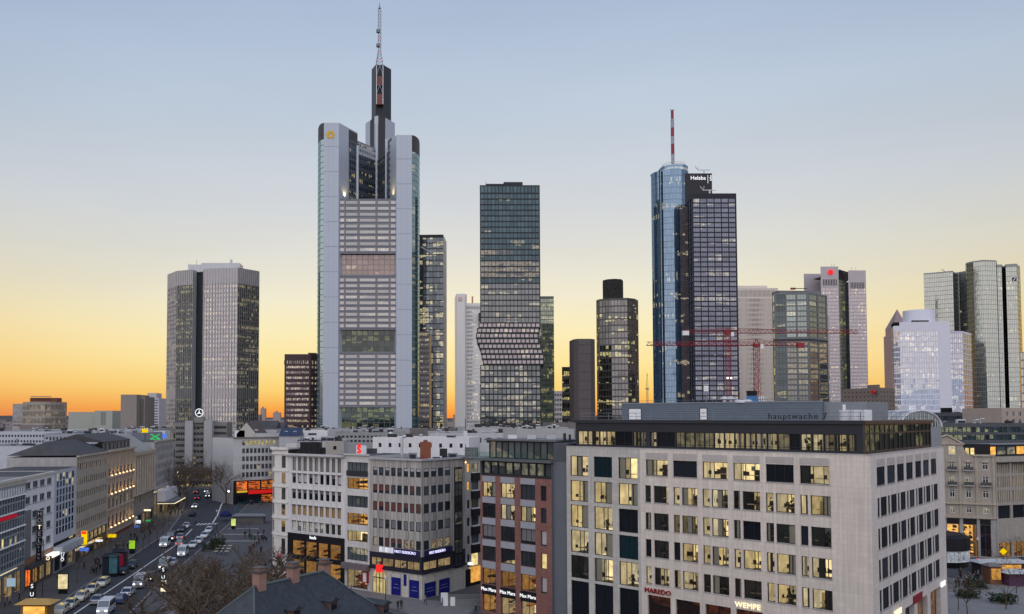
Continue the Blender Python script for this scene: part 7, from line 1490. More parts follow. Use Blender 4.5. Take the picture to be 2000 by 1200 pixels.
# white house with the red lit ground floor
def red_shop_house():
 D = 322; A, B = PT(456, D - 4, 900), PT(556, D + 8, 900); A0 = PT(443, D + 26, 900); th = Thing('red_shop_house', 'white gridded house above a glowing red restaurant front', 'building', (A.x, A.y, 0)); zt = zat(856, D); L = (B - A).length; m = surf('grid_white', (.50, .49, .50), .8, var=.06, streak=.06); rr = rows_n(zat(935, D), zt - .3, 5, .62); mb = MB(); a0 = wallhit(A, B, 473, 900)[0]; ops = wall(mb, A, B, zat(938, D), zt, [(a0 + k * 1.56, a0 + k * 1.56 + 1.1) for k in range(9)], rr, m, .2); th.part('wall', mb); gl = glass('pane_redhouse', (.05, .05, .05), (.9, .95, 1), .14, lit=.08, litcol=(1, .8, .4), strength=.4, var=.7); add_windows(th, A, B, ops, gl, metal_grey, 1, 1, .06, .16, lambda i, j: dict(pane=glass('pane_toplit', (.1, .09, .05), (1, 1, 1), .08, lit=1, litcol=(.9, .75, .3), strength=.5, nscale=2)) if j == 4 and i else None)
 mb = MB(); wall(mb, A0, A, 0, zt, cols_n((A - A0).length, 3, .5, .5, .6), rr, stone_dark, .2); block(mb, A, B, 20, 0, zt, m, roof_grey); th.part('side_walls', mb); mb = MB(); slab(mb, A, B, -.4, L, zt, zt + .4, .6, surf('cornice_brown', (.20, .16, .15), .7)); th.part('cornice', mb)
 zs = zat(938, D); zm = zat(957, D); z2 = zat(962, D); mb = MB(); ops = wall(mb, A, B, 0, zs - .02, [(a0 - 2.2, a0 + 2.2), (a0 + 2.6, a0 + 7.4), (a0 + 7.8, L - .3)], [(.3, 3.0), (zm, zs - .4)], metal_black, .3); th.part('shop_front', mb); add_windows(th, A, B, ops, pane_clear, metal_black, 1, 1, .1, .25, lambda i, j: dict(room=('redshop', i + j * 3), clear=True, pane=pane_clear) if (j == 1 or i == 2) else dict(pane=pane_dark)); mb = MB(); slab(mb, A, B, a0 + 2.6, L - .3, 3.5, zm - .2, .2, glow('band_red', (.8, .02, .02), .55)); th.part('lit_band', mb); mb = MB(); slab(mb, A, B, a0 - 2.0, a0 + 2.0, 4.2, 4.9, .3, glow('sign_amber', (.9, .55, .05), .6)); th.part('lit_sign', mb)
 # roof house with gable, dark roofs
 zr = zt + .1;
 for (pa, pb, dd, h, mm, nm) in ((458, 478, 8, 2.6, metal_white, 'roof_house'), (500, 545, 7, 1.6, plaster_grey, 'roof_house'), (481, 499, 12, 3.0, plaster_white, 'roof_house')):
  a, b = PT(pa, D + dd, 850), PT(pb, D + dd, 850); mb = MB(); mb.prism([tuple(a), tuple(b), (b.x, b.y + 5), (a.x, a.y + 5)], zr, zr + h, mm, roof_dark); th.part(nm, mb)
 th.finish(minpx=5)
red_shop_house()
def gable_house(name, label, pa, pb, D, yeave, yridge, depth, wallm, roofm, along_street=True, n=0, dorm=0):
 A, B = PT(pa, D, 850), PT(pb, D, 850); z0, z1 = zat(yeave, D), zat(yridge, D + depth / 2); th = Thing(name, label, 'house', (A.x, A.y, 0)); L = (B - A).length; mb = MB(); ops = wall(mb, A, B, 0, z0, cols_n(L, n, .5, .5, .5) if n else [], rows_n(z0 - 7, z0 - .5, 2, .55) if n else [], wallm, .2); block(mb, A, B, depth, 0, z0, wallm); th.part('wall', mb)
 if ops: add_windows(th, A, B, ops, pane_street, metal_dark, 1, 1, .07, .16)
 if along_street: roof_gable(th, A, B, depth, z0 + .01, z1 - z0, roofm, hip0=.1, hip1=.1)
 else:
  mb = MB(); q = lambda p, z: (p.x, p.y, z); a, b, c, d = A, B, B + Vector((0, depth)), A + Vector((0, depth)); r0, r1 = (a + b) / 2, (c + d) / 2; mb.face([q(a, z0), q(r0, z1), q(r1, z1), q(d, z0)][::-1], roofm); mb.face([q(b, z0), q(c, z0), q(r1, z1), q(r0, z1)], roofm); mb.face([q(c, z0), q(d, z0), q(r1, z1)], wallm); th.part('roof', mb); mb = MB(); mb.face([q(a, z0), q(b, z0), q(r0, z1)], wallm); th.part('gable', mb)
 for k in range(dorm):
  a = L * (k + .7) / (dorm + .4); t = .45; p = A + (B - A).normalized() * a + Vector((0, depth / 2 * t)); z = z0 + (z1 - z0) * t; mb = MB(); mb.box(p.x - .5, p.x + .5, p.y - .15, p.y + .1, z - .35, z + .45, white_paint); mb.box(p.x - .38, p.x + .38, p.y - .17, p.y + .1, z - .22, z + .33, pane_dark); th.part('roof_window', mb)
 th.finish(minpx=5); return th
gable_house('gabled_house', 'pale gabled house rising over the roofs right of the ribbed octagon tower', 462, 500, 330, 848, 825, 26, surf('gable_cream', (.42, .40, .37), .8), roof_tile, False)
gable_house('dark_roof_house', 'long dark roofed house under the distant orange gap', 488, 540, 380, 838, 822, 14, plaster_grey, roof_dark, True, 0)
gable_house('blue_roof_house', 'house with a deep blue slate roof and two skylights', 545, 586, 318, 852, 836, 12, plaster_grey, surf('roof_blue', (.022, .035, .075), .5, var=.15), True, 0, 2)
gable_house('dark_roof_house', 'small dark gabled house right of the orange gap, before the brown slab', 520, 556, 420, 836, 826, 12, stone_dark, roof_dark, True, 0)
for o in (
 flat_block('white_attic_block', 'low white block with one dark strip window before the tallest tower', 580, 640, 330, 841, 18, plaster_white, 1, 1, .3, pane_dark, ybot=852, hr=.5, clutter=3),
 flat_block('flat_roof_block', 'grey block with a flat roof right behind the white ribbed house', 575, 668, 232, 862, 22, plaster_grey, 3, 7, .5, clutter=9),
 flat_block('flat_roof_block', 'long low terrace of pale sheds under the tallest tower', 600, 800, 420, 838, 40, roof_pale, 2, 18, .4, clutter=16),
 flat_block('flat_roof_block', 'grey block with round sheds right below the tallest tower', 655, 790, 300, 845, 30, surf('shed_grey', (.27, .27, .28), .8), 2, 16, .6, pane=pane_mid, clutter=10, ybot=866),
 flat_block('white_roof_house', 'bright white rooftop block with small windows behind the corner building', 728, 916, 205, 854, 14, plaster_white, 1, 9, .28, pane_dark, ybot=879, hr=.42, clutter=4, D2=199),
 flat_block('flat_roof_block', 'dark flat block beneath the framed glass tower', 800, 905, 380, 838, 30, stone_dark, 2, 12, .5, clutter=8),
 flat_block('flat_roof_block', 'wide low white hall before the silver tower', 840, 1010, 262, 846, 30, surf('hall_white', (.42, .42, .44), .7), 1, 8, .5, pane=pane_mid, ybot=870, clutter=7),
 flat_block('flat_roof_block', 'grey setback block under the shifted tower', 905, 1110, 330, 835, 40, plaster_grey, 2, 18, .5, clutter=14),
 flat_block('flat_roof_block', 'pale rooftop block right beside the stone office block', 1010, 1122, 200, 838, 30, plaster_grey, 1, 6, .4, pane=pane_mid, clutter=6),
 flat_block('flat_roof_block', 'dark block below the octagonal tower', 1085, 1260, 420, 826, 40, stone_dark, 2, 14, .6, clutter=5),
):
 o.finish(minpx=5)
# chimney, letters, plant on the roofs of the corner row
def roof_things():
 z = KZ - .05
 def put(px, D, z): p = at(px, 880, D); return p.x, p.y, z
 x, y, _ = put(831, 161, z); th = Thing('brick_chimney', 'rust red square chimney on the corner building roof', 'chimney', (x, y, z)); mb = MB(); mb.box(x - 1.0, x + 1.0, y - .8, y + .8, z, z + 3.2, surf('chimney_red', (.22, .075, .045), .85, var=.15)); th.part('shaft', mb); mb = MB(); mb.box(x - .4, x + .4, y - .3, y + .3, z + 3.2, z + 3.55, surf('chimney_red2', (.18, .07, .05), .85)); th.part('pot', mb)
 x, y, _ = put(909, 166, z); th = Thing('radio_mast', 'thin roof mast with ladder above the corner building', 'mast', (x, y, z)); mb = MB(); mb.tube([(x, y, z), (x, y, z + 7.5)], .07, metal_dark, 5); th.part('pole', mb); mb = MB(); mb.box(x - .35, x + .35, y - .15, y + .15, z + 2.6, z + 5.2, metal_white); th.part('antenna_panel', mb)
 x, y, _ = put(785, 168, z); th = Thing('steel_flue', 'bent grey steel duct rising behind the corner building', 'duct', (x, y, z)); mb = MB(); mb.tube([(x, y, z), (x, y, z + 3.6), (x + .25, y, z + 4.0), (x + .7, y, z + 4.1)], .3, alu, 8); th.part('pipe', mb)
 rng = random.Random(2); lab = ['small grey roof unit on the corner building roof', 'low pale roof box beside the red chimney', 'dark fan box on the corner building roof', 'flat white roof dome on the corner building', 'grey cabinet next to the roof mast']
 for k, (px, D, w, h, m) in enumerate(((806, 158, 1.6, 1.3, metal_grey), (852, 160, 2.0, .6, metal_white), (866, 163, 1.4, 1.9, metal_dark), (843, 156, 1.1, .4, alu), (884, 164, 1.8, 1.0, metal_grey))):
  x, y, _ = put(px, D, z); th = Thing('roof_unit', lab[k], 'roof unit', (x, y, z)); mb = MB(); mb.box(x - w / 2, x + w / 2, y - .6, y + .6, z, z + h, m); th.part('housing', mb); mb = MB(); mb.box(x - w * .35, x + w * .35, y - .63, y - .6, z + h * .2, z + h * .8, metal_dark); th.part('grille', mb)
 for k in range(3):
  x, y, _ = put(912 + k * 9, 162, z); th = Thing('fan_cabinet', ('left', 'middle', 'right')[k] + ' one of three twin fan cabinets on the roof by the mast', 'roof unit', (x, y, z)); mb = MB(); mb.box(x - .4, x + .4, y - .4, y + .4, z + .3, z + 2.2, surf('fan_green', (.20, .23, .23), .6)); th.part('housing', mb)
  for q in range(2): mb = MB(); c = Vector((x, y - .42, z + .8 + q * .9)); mb.tube([c + Vector((.28 * math.cos(t), 0, .28 * math.sin(t))) for t in [2 * math.pi * i / 10 for i in range(11)]], .05, metal_dark, 4); th.part('fan_ring', mb)
 # dark plant frames on the white ribbed house
 zq = KZ + 1.0
 for k, (px, D, w, h, m, lb) in enumerate(((607, 176, 4.2, 2.4, metal_black, 'black steel plant frame on the white ribbed house'), (636, 178, 2.2, 1.2, roof_dark, 'low dark hood beside the black plant frame'), (655, 174, 3.6, 2.6, surf('lift_beige', (.33, .30, .27), .8), 'beige lift house near the red roof letter'), (706, 172, 2.0, 1.8, metal_white, 'white cabinet right of the red roof letter'), (720, 178, 3.4, 1.0, roof_dark, 'flat dark hood behind the white cabinet'))):
  x, y, _ = put(px, D, zq); th = Thing('roof_house' if k == 2 else 'plant_frame', lb, 'roof unit', (x, y, zq - 1)); mb = MB(); mb.box(x - w / 2, x + w / 2, y - 1.2, y + 1.2, zq - .7, zq + h - .7, m); th.part('housing', mb)
  if k == 0:
   mb = MB()
   for q in range(5): xx = x - w / 2 - .3 + q * (w + .6) / 4; mb.tube([(xx, y - 1.5, zq - 1), (xx, y - 1.5, zq + 2.1)], .08, metal_dark, 4)
   mb.tube([(x - w / 2 - .3, y - 1.5, zq + 2.1), (x + w / 2 + .3, y - 1.5, zq + 2.1)], .08, metal_dark, 4); th.part('frame', mb)
  if k == 2: mb = MB(); mb.box(x - .3, x + .3, y - 1.25, y - 1.2, zq + .3, zq + 1.0, pane_dark); th.part('window', mb)
 # white van-like vehicle standing on the parking deck
 return
roof_things()
# left background: offices behind the street row
def left_back():
 D = 900; c = PT(92, D + 30); th = Thing('curved_office', 'curved stone office with tall slit windows on the left horizon', 'office block', (c.x, c.y, 0)); m = surf('curved_stone', (.33, .29, .25), .8, var=.05); zt = zat(785, D); g = glass('pane_curved', (.05, .045, .04), (1, .95, .9), .14, lit=.22, litcol=(1, .8, .4), strength=.4, var=.5)
 pts = [PT(47 + 86 * k / 8, D + 22 * (abs(k - 3.4) / 4) ** 2) for k in range(9)]; rr = rows_n(zat(842, D), zat(789, D), 4, .74)
 for k in range(8):
  facade(th, pts[k], pts[k + 1], 0, zt, 4, .5, rr, m, g, .4)
 tower_body(th, pts, 0, zt, m, 30); mb = MB(); a, b = PT(61, D + 10), PT(114, D + 10); mb.prism([tuple(a), tuple(b), (b.x, b.y + 12), (a.x, a.y + 12)], zt, zat(777, D), surf('roof_rust', (.16, .06, .05), .7)); th.part('plant_room', mb); mb = MB(); a, b = PT(62, D + 6), PT(100, D + 6); mb.box(a.x, b.x, a.y, a.y + 3, zat(775.5, D), zat(774, D), metal_grey); th.part('sun_roof', mb); th.finish(minpx=5)
 L = [
     flat_block('side_office', 'pale stepped glass office left of the curved one', 24, 49, 930, 789, 40, surf('step_pale', (.36, .34, .34), .7), 6, 3, .9, pane=glass('pane_step', (.14, .13, .13), (1, .95, .95), .2, var=.3), ybot=835),
     flat_block('warehouse', 'pale green windowless hall beside the curved office', 133, 222, 800, 805, 60, surf('hall_green', (.36, .37, .33), .8, var=.05)),
     flat_block('warehouse', 'slightly taller hall section with grey door, right end of the pale hall', 184, 219, 790, 802.5, 30, surf('hall_green2', (.37, .38, .34), .8), 1, 1, .3, pane=surf('door_grey', (.24, .25, .23), .7), ybot=832, hr=.9),
     flat_block('concrete_tower', 'brown grey windowless concrete tower on the left horizon', 235, 266, 620, 771, 30, surf('concrete_brown', (.27, .235, .215), .85, var=.06, streak=.12)),
     flat_block('ribbed_block', 'ribbed block joined to the right of the concrete tower', 264, 282, 628, 775, 24, surf('ribbed', (.26, .23, .22), .8), 1, 6, .5, pane=pane_mid, ybot=838, hr=.93),
     flat_block('striped_block', 'white block with dark window stripes left of the octagon tower', 278, 310, 780, 778, 30, surf('stripe_white', (.55, .55, .60), .7), 11, 1, .96, pane=glass('pane_stripe', (.06, .06, .08), (.9, .95, 1), .12, var=.1), ybot=838),
     flat_block('roof_box', 'top box of the white striped block', 287, 305, 785, 768, 16, surf('stripe_white2', (.52, .50, .52), .7)),
     flat_block('long_low_block', 'long white block with ribbon windows behind the left street row', -60, 150, 360, 843, 60, surf('long_white', (.44, .45, .50), .8, var=.05), 2, 34, .6, pane=pane_mid, ybot=868, hr=.42, clutter=10),
     flat_block('flat_roof_block', 'low blue grey roofed block above the left street row', 85, 255, 310, 847, 40, surf('low_grey', (.28, .29, .33), .8), 1, 24, .5, pane=pane_mid, ybot=864, clutter=16),
     flat_block('flat_roof_block', 'broad white roof directly behind the dark hipped roof', -70, 120, 225, 872, 30, surf('roof_white', (.46, .47, .52), .8), 0, 0, clutter=5),
     flat_block('flat_roof_block', 'low dark block at the foot of the octagon tower', 300, 345, 560, 836, 15, stone_dark, 2, 8, .5, clutter=5),
     flat_block('flat_roof_block', 'flat block with pale roofs between concrete tower and octagon tower', 215, 298, 450, 838, 30, surf('pale_mid', (.33, .33, .36), .8), 2, 14, .5, clutter=14),
     flat_block('white_tall_house', 'tall white slab behind the green lit shop, beside the star building', 300, 322, 430, 842, 10, plaster_white, 2, 4, .5, clutter=0),
 ]
 for o in L: o.finish(minpx=5)
 for px, y, m, lb, cm in ((283, 842, sign_yellow, 'yellow lit crown sign on the roofs at the end of the left row', 0), (303, 853, sign_green, 'green lit cross shaped roof sign behind the left row', 1), (321, 852, sign_blue, 'blue lit roof sign left of the star building', 2)):
  p = at(px, y, 300); th = Thing('roof_sign', lb, 'sign', (p.x, p.y, p.z - 2)); mb = MB()
  if cm == 0: mb.box(p.x - 1.0, p.x + 1.0, p.y - .2, p.y + .2, p.z - .6, p.z + .3, m); [mb.box(p.x + q - .22, p.x + q + .22, p.y - .2, p.y + .2, p.z + .3, p.z + .9, m) for q in (-.75, 0, .75)]
  elif cm == 1: mb.tube([(p.x - 1.6, p.y, p.z + .8), (p.x + 1.6, p.y, p.z - .8)], .16, m, 4); mb.tube([(p.x - 1.6, p.y, p.z - .8), (p.x + 1.6, p.y, p.z + .8)], .16, m, 4); mb.tube([(p.x - 1.8, p.y, p.z - .9), (p.x + 1.8, p.y, p.z - .9)], .12, m, 4)
  else: mb.box(p.x - .6, p.x + .6, p.y - .2, p.y + .2, p.z - .8, p.z + .9, m)
  th.part('lit_face', mb); mb = MB(); mb.box(p.x - .1, p.x + .1, p.y + .2, p.y + .35, p.z - 3, p.z, metal_dark); th.part('post', mb)
left_back()
# right background
def right_back():
 L = [
     flat_block('low_glass_block', 'dark low glass block under the white glass building', 1690, 2040, 310, 806, 30, surf('lowglass', (.06, .065, .08), .5), 2, 30, .9, pane=glass('pane_low', (.04, .05, .06), (.85, .92, 1), .2, lit=.08, litcol=(1, .8, .5), strength=.3, var=.5), ybot=838, clutter=4),
     flat_block('long_roof_block', 'long dark roof with white domes behind the gabled sandstone house', 1815, 2050, 240, 827, 26, surf('longroof', (.08, .085, .10), .7), 2, 26, .92, pane=glass('pane_long', (.02, .035, .045), (.75, .9, 1), .14, lit=.15, litcol=(.8, .8, .4), strength=.3, var=.6), ybot=862, hr=.7, clutter=4, roof=roof_grey),
     flat_block('beige_block', 'beige block with dark glazed top at the right edge', 1958, 2040, 280, 797, 20, surf('beige_r', (.36, .30, .26), .8), 2, 6, .4, pane=pane_mid, ybot=830),
 ]
 for o in L: o.finish(minpx=5)
 # glazed barrel roof
 D = 168; th = Thing('barrel_roof_hall', 'grey barrel vaulted glass roof behind the attic of the stone block', 'hall', mid(1770, D)); a, b = PT(1758, D, 820), PT(1838, D, 820); c = (a + b) / 2; r = (b - a).length / 2; z0 = zat(834, D); h = zat(803, D) - z0; n = 14; ax = Vector((-1.0, .28)).normalized(); Lb = 14; mb = MB(); mg = MB(); mr = MB()
 u = (b - a).normalized(); f = lambda t, k, s=1.0: Vector((*(c - u * (r * s * math.cos(t)) + ax * k), z0 + h * s * math.sin(t)))
 for k in range(n):
  t0, t1 = math.pi * k / n, math.pi * (k + 1) / n; mb.face([f(t0, 0), f(t0, Lb), f(t1, Lb), f(t1, 0)][::-1], surf('vault', (.26, .28, .31), .5, .2)); mr.tube([f(t0, -.05), f(t1, -.05)], .22, alu, 4)
  p0, p1 = f(t0, .1, .93), f(t1, .1, .93); mg.face([(p0.x, p0.y, z0), (p1.x, p1.y, z0), p1, p0], glass('pane_vault', (.05, .06, .06), (.85, .95, .95), .2, var=.4)); mr.tube([(p0.x, p0.y - .05, z0), (p0.x, p0.y - .05, p0.z)], .07, alu, 4)
 for j in range(7): mr.tube([f(math.pi * k / n, j * 2.0 + .5, 1.01) for k in range(n + 1)], .12, alu, 4)
 th.part('vault', mb); th.part('end_glazing', mg); th.part('arch_ribs', mr); mb = MB(); block(mb, a, b, 14, 0, z0, metal_grey, front=True); th.part('wall', mb); th.finish()
 # sandstone house with gable
 D = 205; A, B = PT(1822, D - 3, 950), PT(1945, D - 8, 950); th = Thing('gabled_sandstone_house', 'ornate sandstone house with curved gable, balconies and lit shop window', 'building', (A.x, A.y, 0)); m = blocks('sandstone_blocks', (.38, .33, .28), B - A, 1.1, .5, .85, .06); X = lambda c: 1800 + c / 4.285; Y = lambda c: 780 + c / 4.285; w = lambda px, py: wallhit(A, B, px, py); zt = w(1930, Y(475))[1]
 cols = cpx(A, B, [(X(232), X(275)), (X(368), X(413)), (X(508), X(560))], 930); rows = rpy(A, B, X(390), [(Y(528), Y(588)), (Y(645), Y(715)), (Y(758), Y(825)), (Y(900), Y(952))]); zs = w(X(390), Y(990))[1]; mb = MB(); ops = wall(mb, A, B, zs, zt, cols, rows, m, .25); th.part('wall', mb)
 add_windows(th, A, B, ops, glass('pane_sandstone', (.06, .055, .04), (.9, .95, 1), .1, lit=.55, litcol=(.9, .75, .35), strength=.32, var=.6, nscale=2), white_paint, 2, (.72,), .10, .16)
 Lw = (B - A).length; mb = MB(); gx0, gx1 = w(X(80), 870)[0], w(X(350), 870)[0]; gz = w(X(180), Y(375))[1]; ap = w(X(185), Y(305))[1]; gpts = [(gx0 - 2, zt), (gx1 + 1.6, zt), (gx1 + .6, zt + .6), (gx1, zt + 1.6), (gx1 - .2, gz), ((gx0 + gx1) / 2, ap), (gx0 - 2, gz)]
 for o in (0.02, -.6): mb.face([wpt(A, B, a, z, o) for a, z in (gpts if o > 0 else gpts[::-1])], m)
 for (a0, z0_), (a1, z1_) in zip(gpts, gpts[1:] + gpts[:1]): mb.face([wpt(A, B, a0, z0_, -.6), wpt(A, B, a1, z1_, -.6), wpt(A, B, a1, z1_, .02), wpt(A, B, a0, z0_, .02)], m)
 th.part('gable', mb); mb = MB(); slab(mb, A, B, gx0 - 2, gx1 + .2, gz - .1, gz + .2, .3, stone_warm)
 for (a0, z0_), (a1, z1_) in zip(gpts[4:6], gpts[5:7]): mb.tube([wpt(A, B, a0, z0_ + .15, .2), wpt(A, B, a1, z1_ + .15, .2)], .2, stone_warm, 4)
 slab(mb, A, B, 0, Lw, rows[0][1] + .55, rows[0][1] + .85, .4, stone_warm); slab(mb, A, B, 0, Lw, zs - .15, zs + .2, .35, stone_warm); slab(mb, A, B, gx1 + 1.6, Lw, zt - .1, zt + .3, .4, stone_warm); th.part('string_course', mb, kind='stuff'); a0 = w(X(228), 880)[0]
 th.wins.append(dict(w=1.3, h=1.9, loc=wpt(A, B, w(X(225), 880)[0], w(X(245), Y(462))[1], .06), rz=math.atan2((B - A).y, (B - A).x), pane=pane_yellow, frame=white_paint, nx=2, ny=(.7,), ft=.1, inset=.02, name='window'))
 for (i, j, a, b, c, d) in ops:
  if j in (3, 2) and i < 2 or (j == 2 and i == 2): mb = MB(); slab(mb, A, B, a - .5, b + .5, c - .35, c - .1, .8, stone_grey); slab(mb, A, B, a - .45, b + .45, c - .1, c + .65, .75, surf('balcony_iron', (.07, .07, .07), .6), -.68); th.part('balcony', mb)
  if j == 3: mb = MB(); mb.face([wpt(A, B, a - .35, d + .2, .2), wpt(A, B, b + .35, d + .2, .2), wpt(A, B, (a + b) / 2, d + .75, .2)], stone_warm); slab(mb, A, B, a - .35, b + .35, d + .05, d + .2, .2, stone_warm); th.part('pediment', mb)
 for k in range(4): mb = MB(); a = [cols[0][0] - 1.1, (cols[0][1] + cols[1][0]) / 2, (cols[1][1] + cols[2][0]) / 2, cols[2][1] + 1.0][k]; slab(mb, A, B, a - .25, a + .25, zs + .2, zt - .1, .14, stone_warm); th.part('pilaster', mb)
 sc_ = cpx(A, B, [(X(212), X(318)), (X(350), X(462)), (X(490), X(580))], 1030); mb = MB(); ops = wall(mb, A, B, 0, zs - .15, sc_, [(.3, zs - 1.6)], stone_grey, .35); th.part('shop_front', mb); add_windows(th, A, B, ops, pane_clear, wood_red, 2, (.7,), .09, .3, lambda i, j: dict(room=('shop', 5 + i), clear=True, pane=pane_clear) if i < 2 else dict(pane=pane_dark)); mb = MB()
 for a, b in sc_: slab(mb, A, B, a, b, zs - 1.5, zs - .3, .12, metal_black)
 th.part('sign_board', mb); mb = MB(); block(mb, A, B, 16, 0, zt, stone_grey, roof_dark); th.part('side_walls', mb)
 # lit attic strip right of the gable
 a, b = w(X(352), 880)[0], w(X(482), 880)[0]; z0, z1 = w(X(420), Y(468))[1], w(X(420), Y(408))[1]; mb = MB(); P0, P1 = A - Vector((0, -1.5)), B - Vector((0, -1.5)); ops = wall(mb, P0, P1, zt - .3, z1 + .9, [(a + (b - a) * k / 3 + .08, a + (b - a) * (k + 1) / 3 - .08) for k in range(3)], [(z0, z1)], metal_black, .15); th.part('attic', mb); add_windows(th, P0, P1, ops, pane_yellow, metal_black, 1, 2, .06, .1); th.finish(minpx=5)
 # stone house with colonnade of fins at the right edge
 C = PT(2040, D - 52, 950); A2 = B + (B - A).normalized() * .03; A2 = PT(1946, D - 8.2, 950); C = A2 + Vector((.93, .36)) * 40; th = Thing('finned_stone_house', 'grey stone house with rows of narrow stone fins at the right edge', 'building', (A2.x, A2.y, 0)); m = blocks('fin_stone', (.34, .31, .28), C - A2, 1.1, .6, .85, .05); zt2 = wallhit(A2, C, X(680), Y(480))[1]; rows = rpy(A2, C, X(680), [(Y(525), Y(620)), (Y(645), Y(735)), (Y(763), Y(860)), (Y(890), Y(1000))]); L2 = (C - A2).length; bw = wallhit(A2, C, X(740), 930)[0]; cols = []
 for k in range(5): cols.append((.35 + k * (bw + .3), .35 + k * (bw + .3) + bw - .5))
 mb = MB(); ops = wall(mb, A2, C, 0, zt2, cols, [(.3, 3.6)] + rows, m, .4); th.part('wall', mb); add_windows(th, A2, C, ops, pane_street, metal_dark, 3, 1, .07, .35, lambda i, j: dict(room=('shop', i), clear=True, pane=pane_clear) if j == 0 else (dict(pane=pane_dark) if j == 1 else None)); mb = MB()
 for a, b in cols:
  for c, d in rows[1:]:
   for k in range(1, 7): x = a + (b - a) * k / 7; slab(mb, A2, C, x - .14, x + .14, c, d, .05, stone_warm, .3)
  slab(mb, A2, C, a - .1, b + .1, zt2 - 1.5, zt2 - 1.3, 1.0, metal_black)
 th.part('stone_fin', mb, kind='stuff'); mb = MB(); block(mb, A2, C, 14, 0, zt2, stone_grey, roof_dark); th.part('side_walls', mb)
 mb = MB(); P0, P1 = A2 + Vector((-.6, 2.2)), C + Vector((-.6, 2.2)); ops = wall(mb, P0, P1, zt2 - .4, zt2 + 2.6, cols_n(L2, 12, .2, .2, .9), [(zt2 + .3, zt2 + 2.2)], metal_black, .15); block(mb, P0, P1, 8, zt2 - .4, zt2 + 2.6, metal_dark, roof_grey); th.part('attic', mb); add_windows(th, P0, P1, ops, pane_cold, metal_black, 1, 1, .06, .1, lambda i, j: dict(pane=pane_orange) if i in (0, 3) else (dict(pane=pane_yellow) if i == 5 else None)); th.finish(minpx=5)
right_back()
# far city and hills on the horizon
def far_city():
 rng = random.Random(11); mb = MB()
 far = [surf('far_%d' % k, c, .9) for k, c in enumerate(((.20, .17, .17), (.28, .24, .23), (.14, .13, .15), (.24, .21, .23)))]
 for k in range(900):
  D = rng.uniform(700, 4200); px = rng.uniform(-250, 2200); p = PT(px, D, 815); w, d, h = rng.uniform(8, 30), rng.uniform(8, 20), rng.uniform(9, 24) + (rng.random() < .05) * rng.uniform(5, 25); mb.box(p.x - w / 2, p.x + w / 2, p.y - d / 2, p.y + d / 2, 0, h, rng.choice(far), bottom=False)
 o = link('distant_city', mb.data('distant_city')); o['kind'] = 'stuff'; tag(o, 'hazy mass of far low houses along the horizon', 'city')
 mb = MB(); prev = None
 for k in range(121):
  x = -5200 + k * 100; z = 20 + 26 * (math.sin(k * .31) * .4 + math.sin(k * .083 + 1) * .6 + 1) * .6; c = (x, 6500 + 200 * math.sin(k * .2))
  if prev: mb.face([(prev[0], prev[1], -5), (c[0], c[1], -5), (c[0], c[1], z), (prev[0], prev[1], prev[2])], surf('far_hill', (.10, .10, .12), .95)); mb.face([(prev[0], prev[1], prev[2]), (c[0], c[1], z), (c[0], c[1] + 1500, -5), (prev[0], prev[1] + 1500, -5)], MATS['far_hill'])
  prev = (c[0], c[1], z)
 struct('hills', mb)
 for px, y, w, D, lb in ((513, 798, 9, 2200, 'left one of the two faint far blocks in the orange gap'), (540, 806, 14, 2400, 'wider one of the two faint far blocks in the orange gap')):
  p = PT(px, D, 815); hw = w / F * D / 2; th = Thing('far_block', lb, 'building', (p.x, p.y, 0)); mb = MB(); mb.box(p.x - hw, p.x + hw, p.y, p.y + 20, 0, zat(y, D), surf('far_wall', (.34, .28, .26), .9)); mb.box(p.x - hw * .5, p.x + hw * .3, p.y + 3, p.y + 12, zat(y, D), zat(y, D) + 4, MATS['far_wall']); th.part('wall', mb)  # distant haze put into the wall colour as a pale warm tint
far_city()
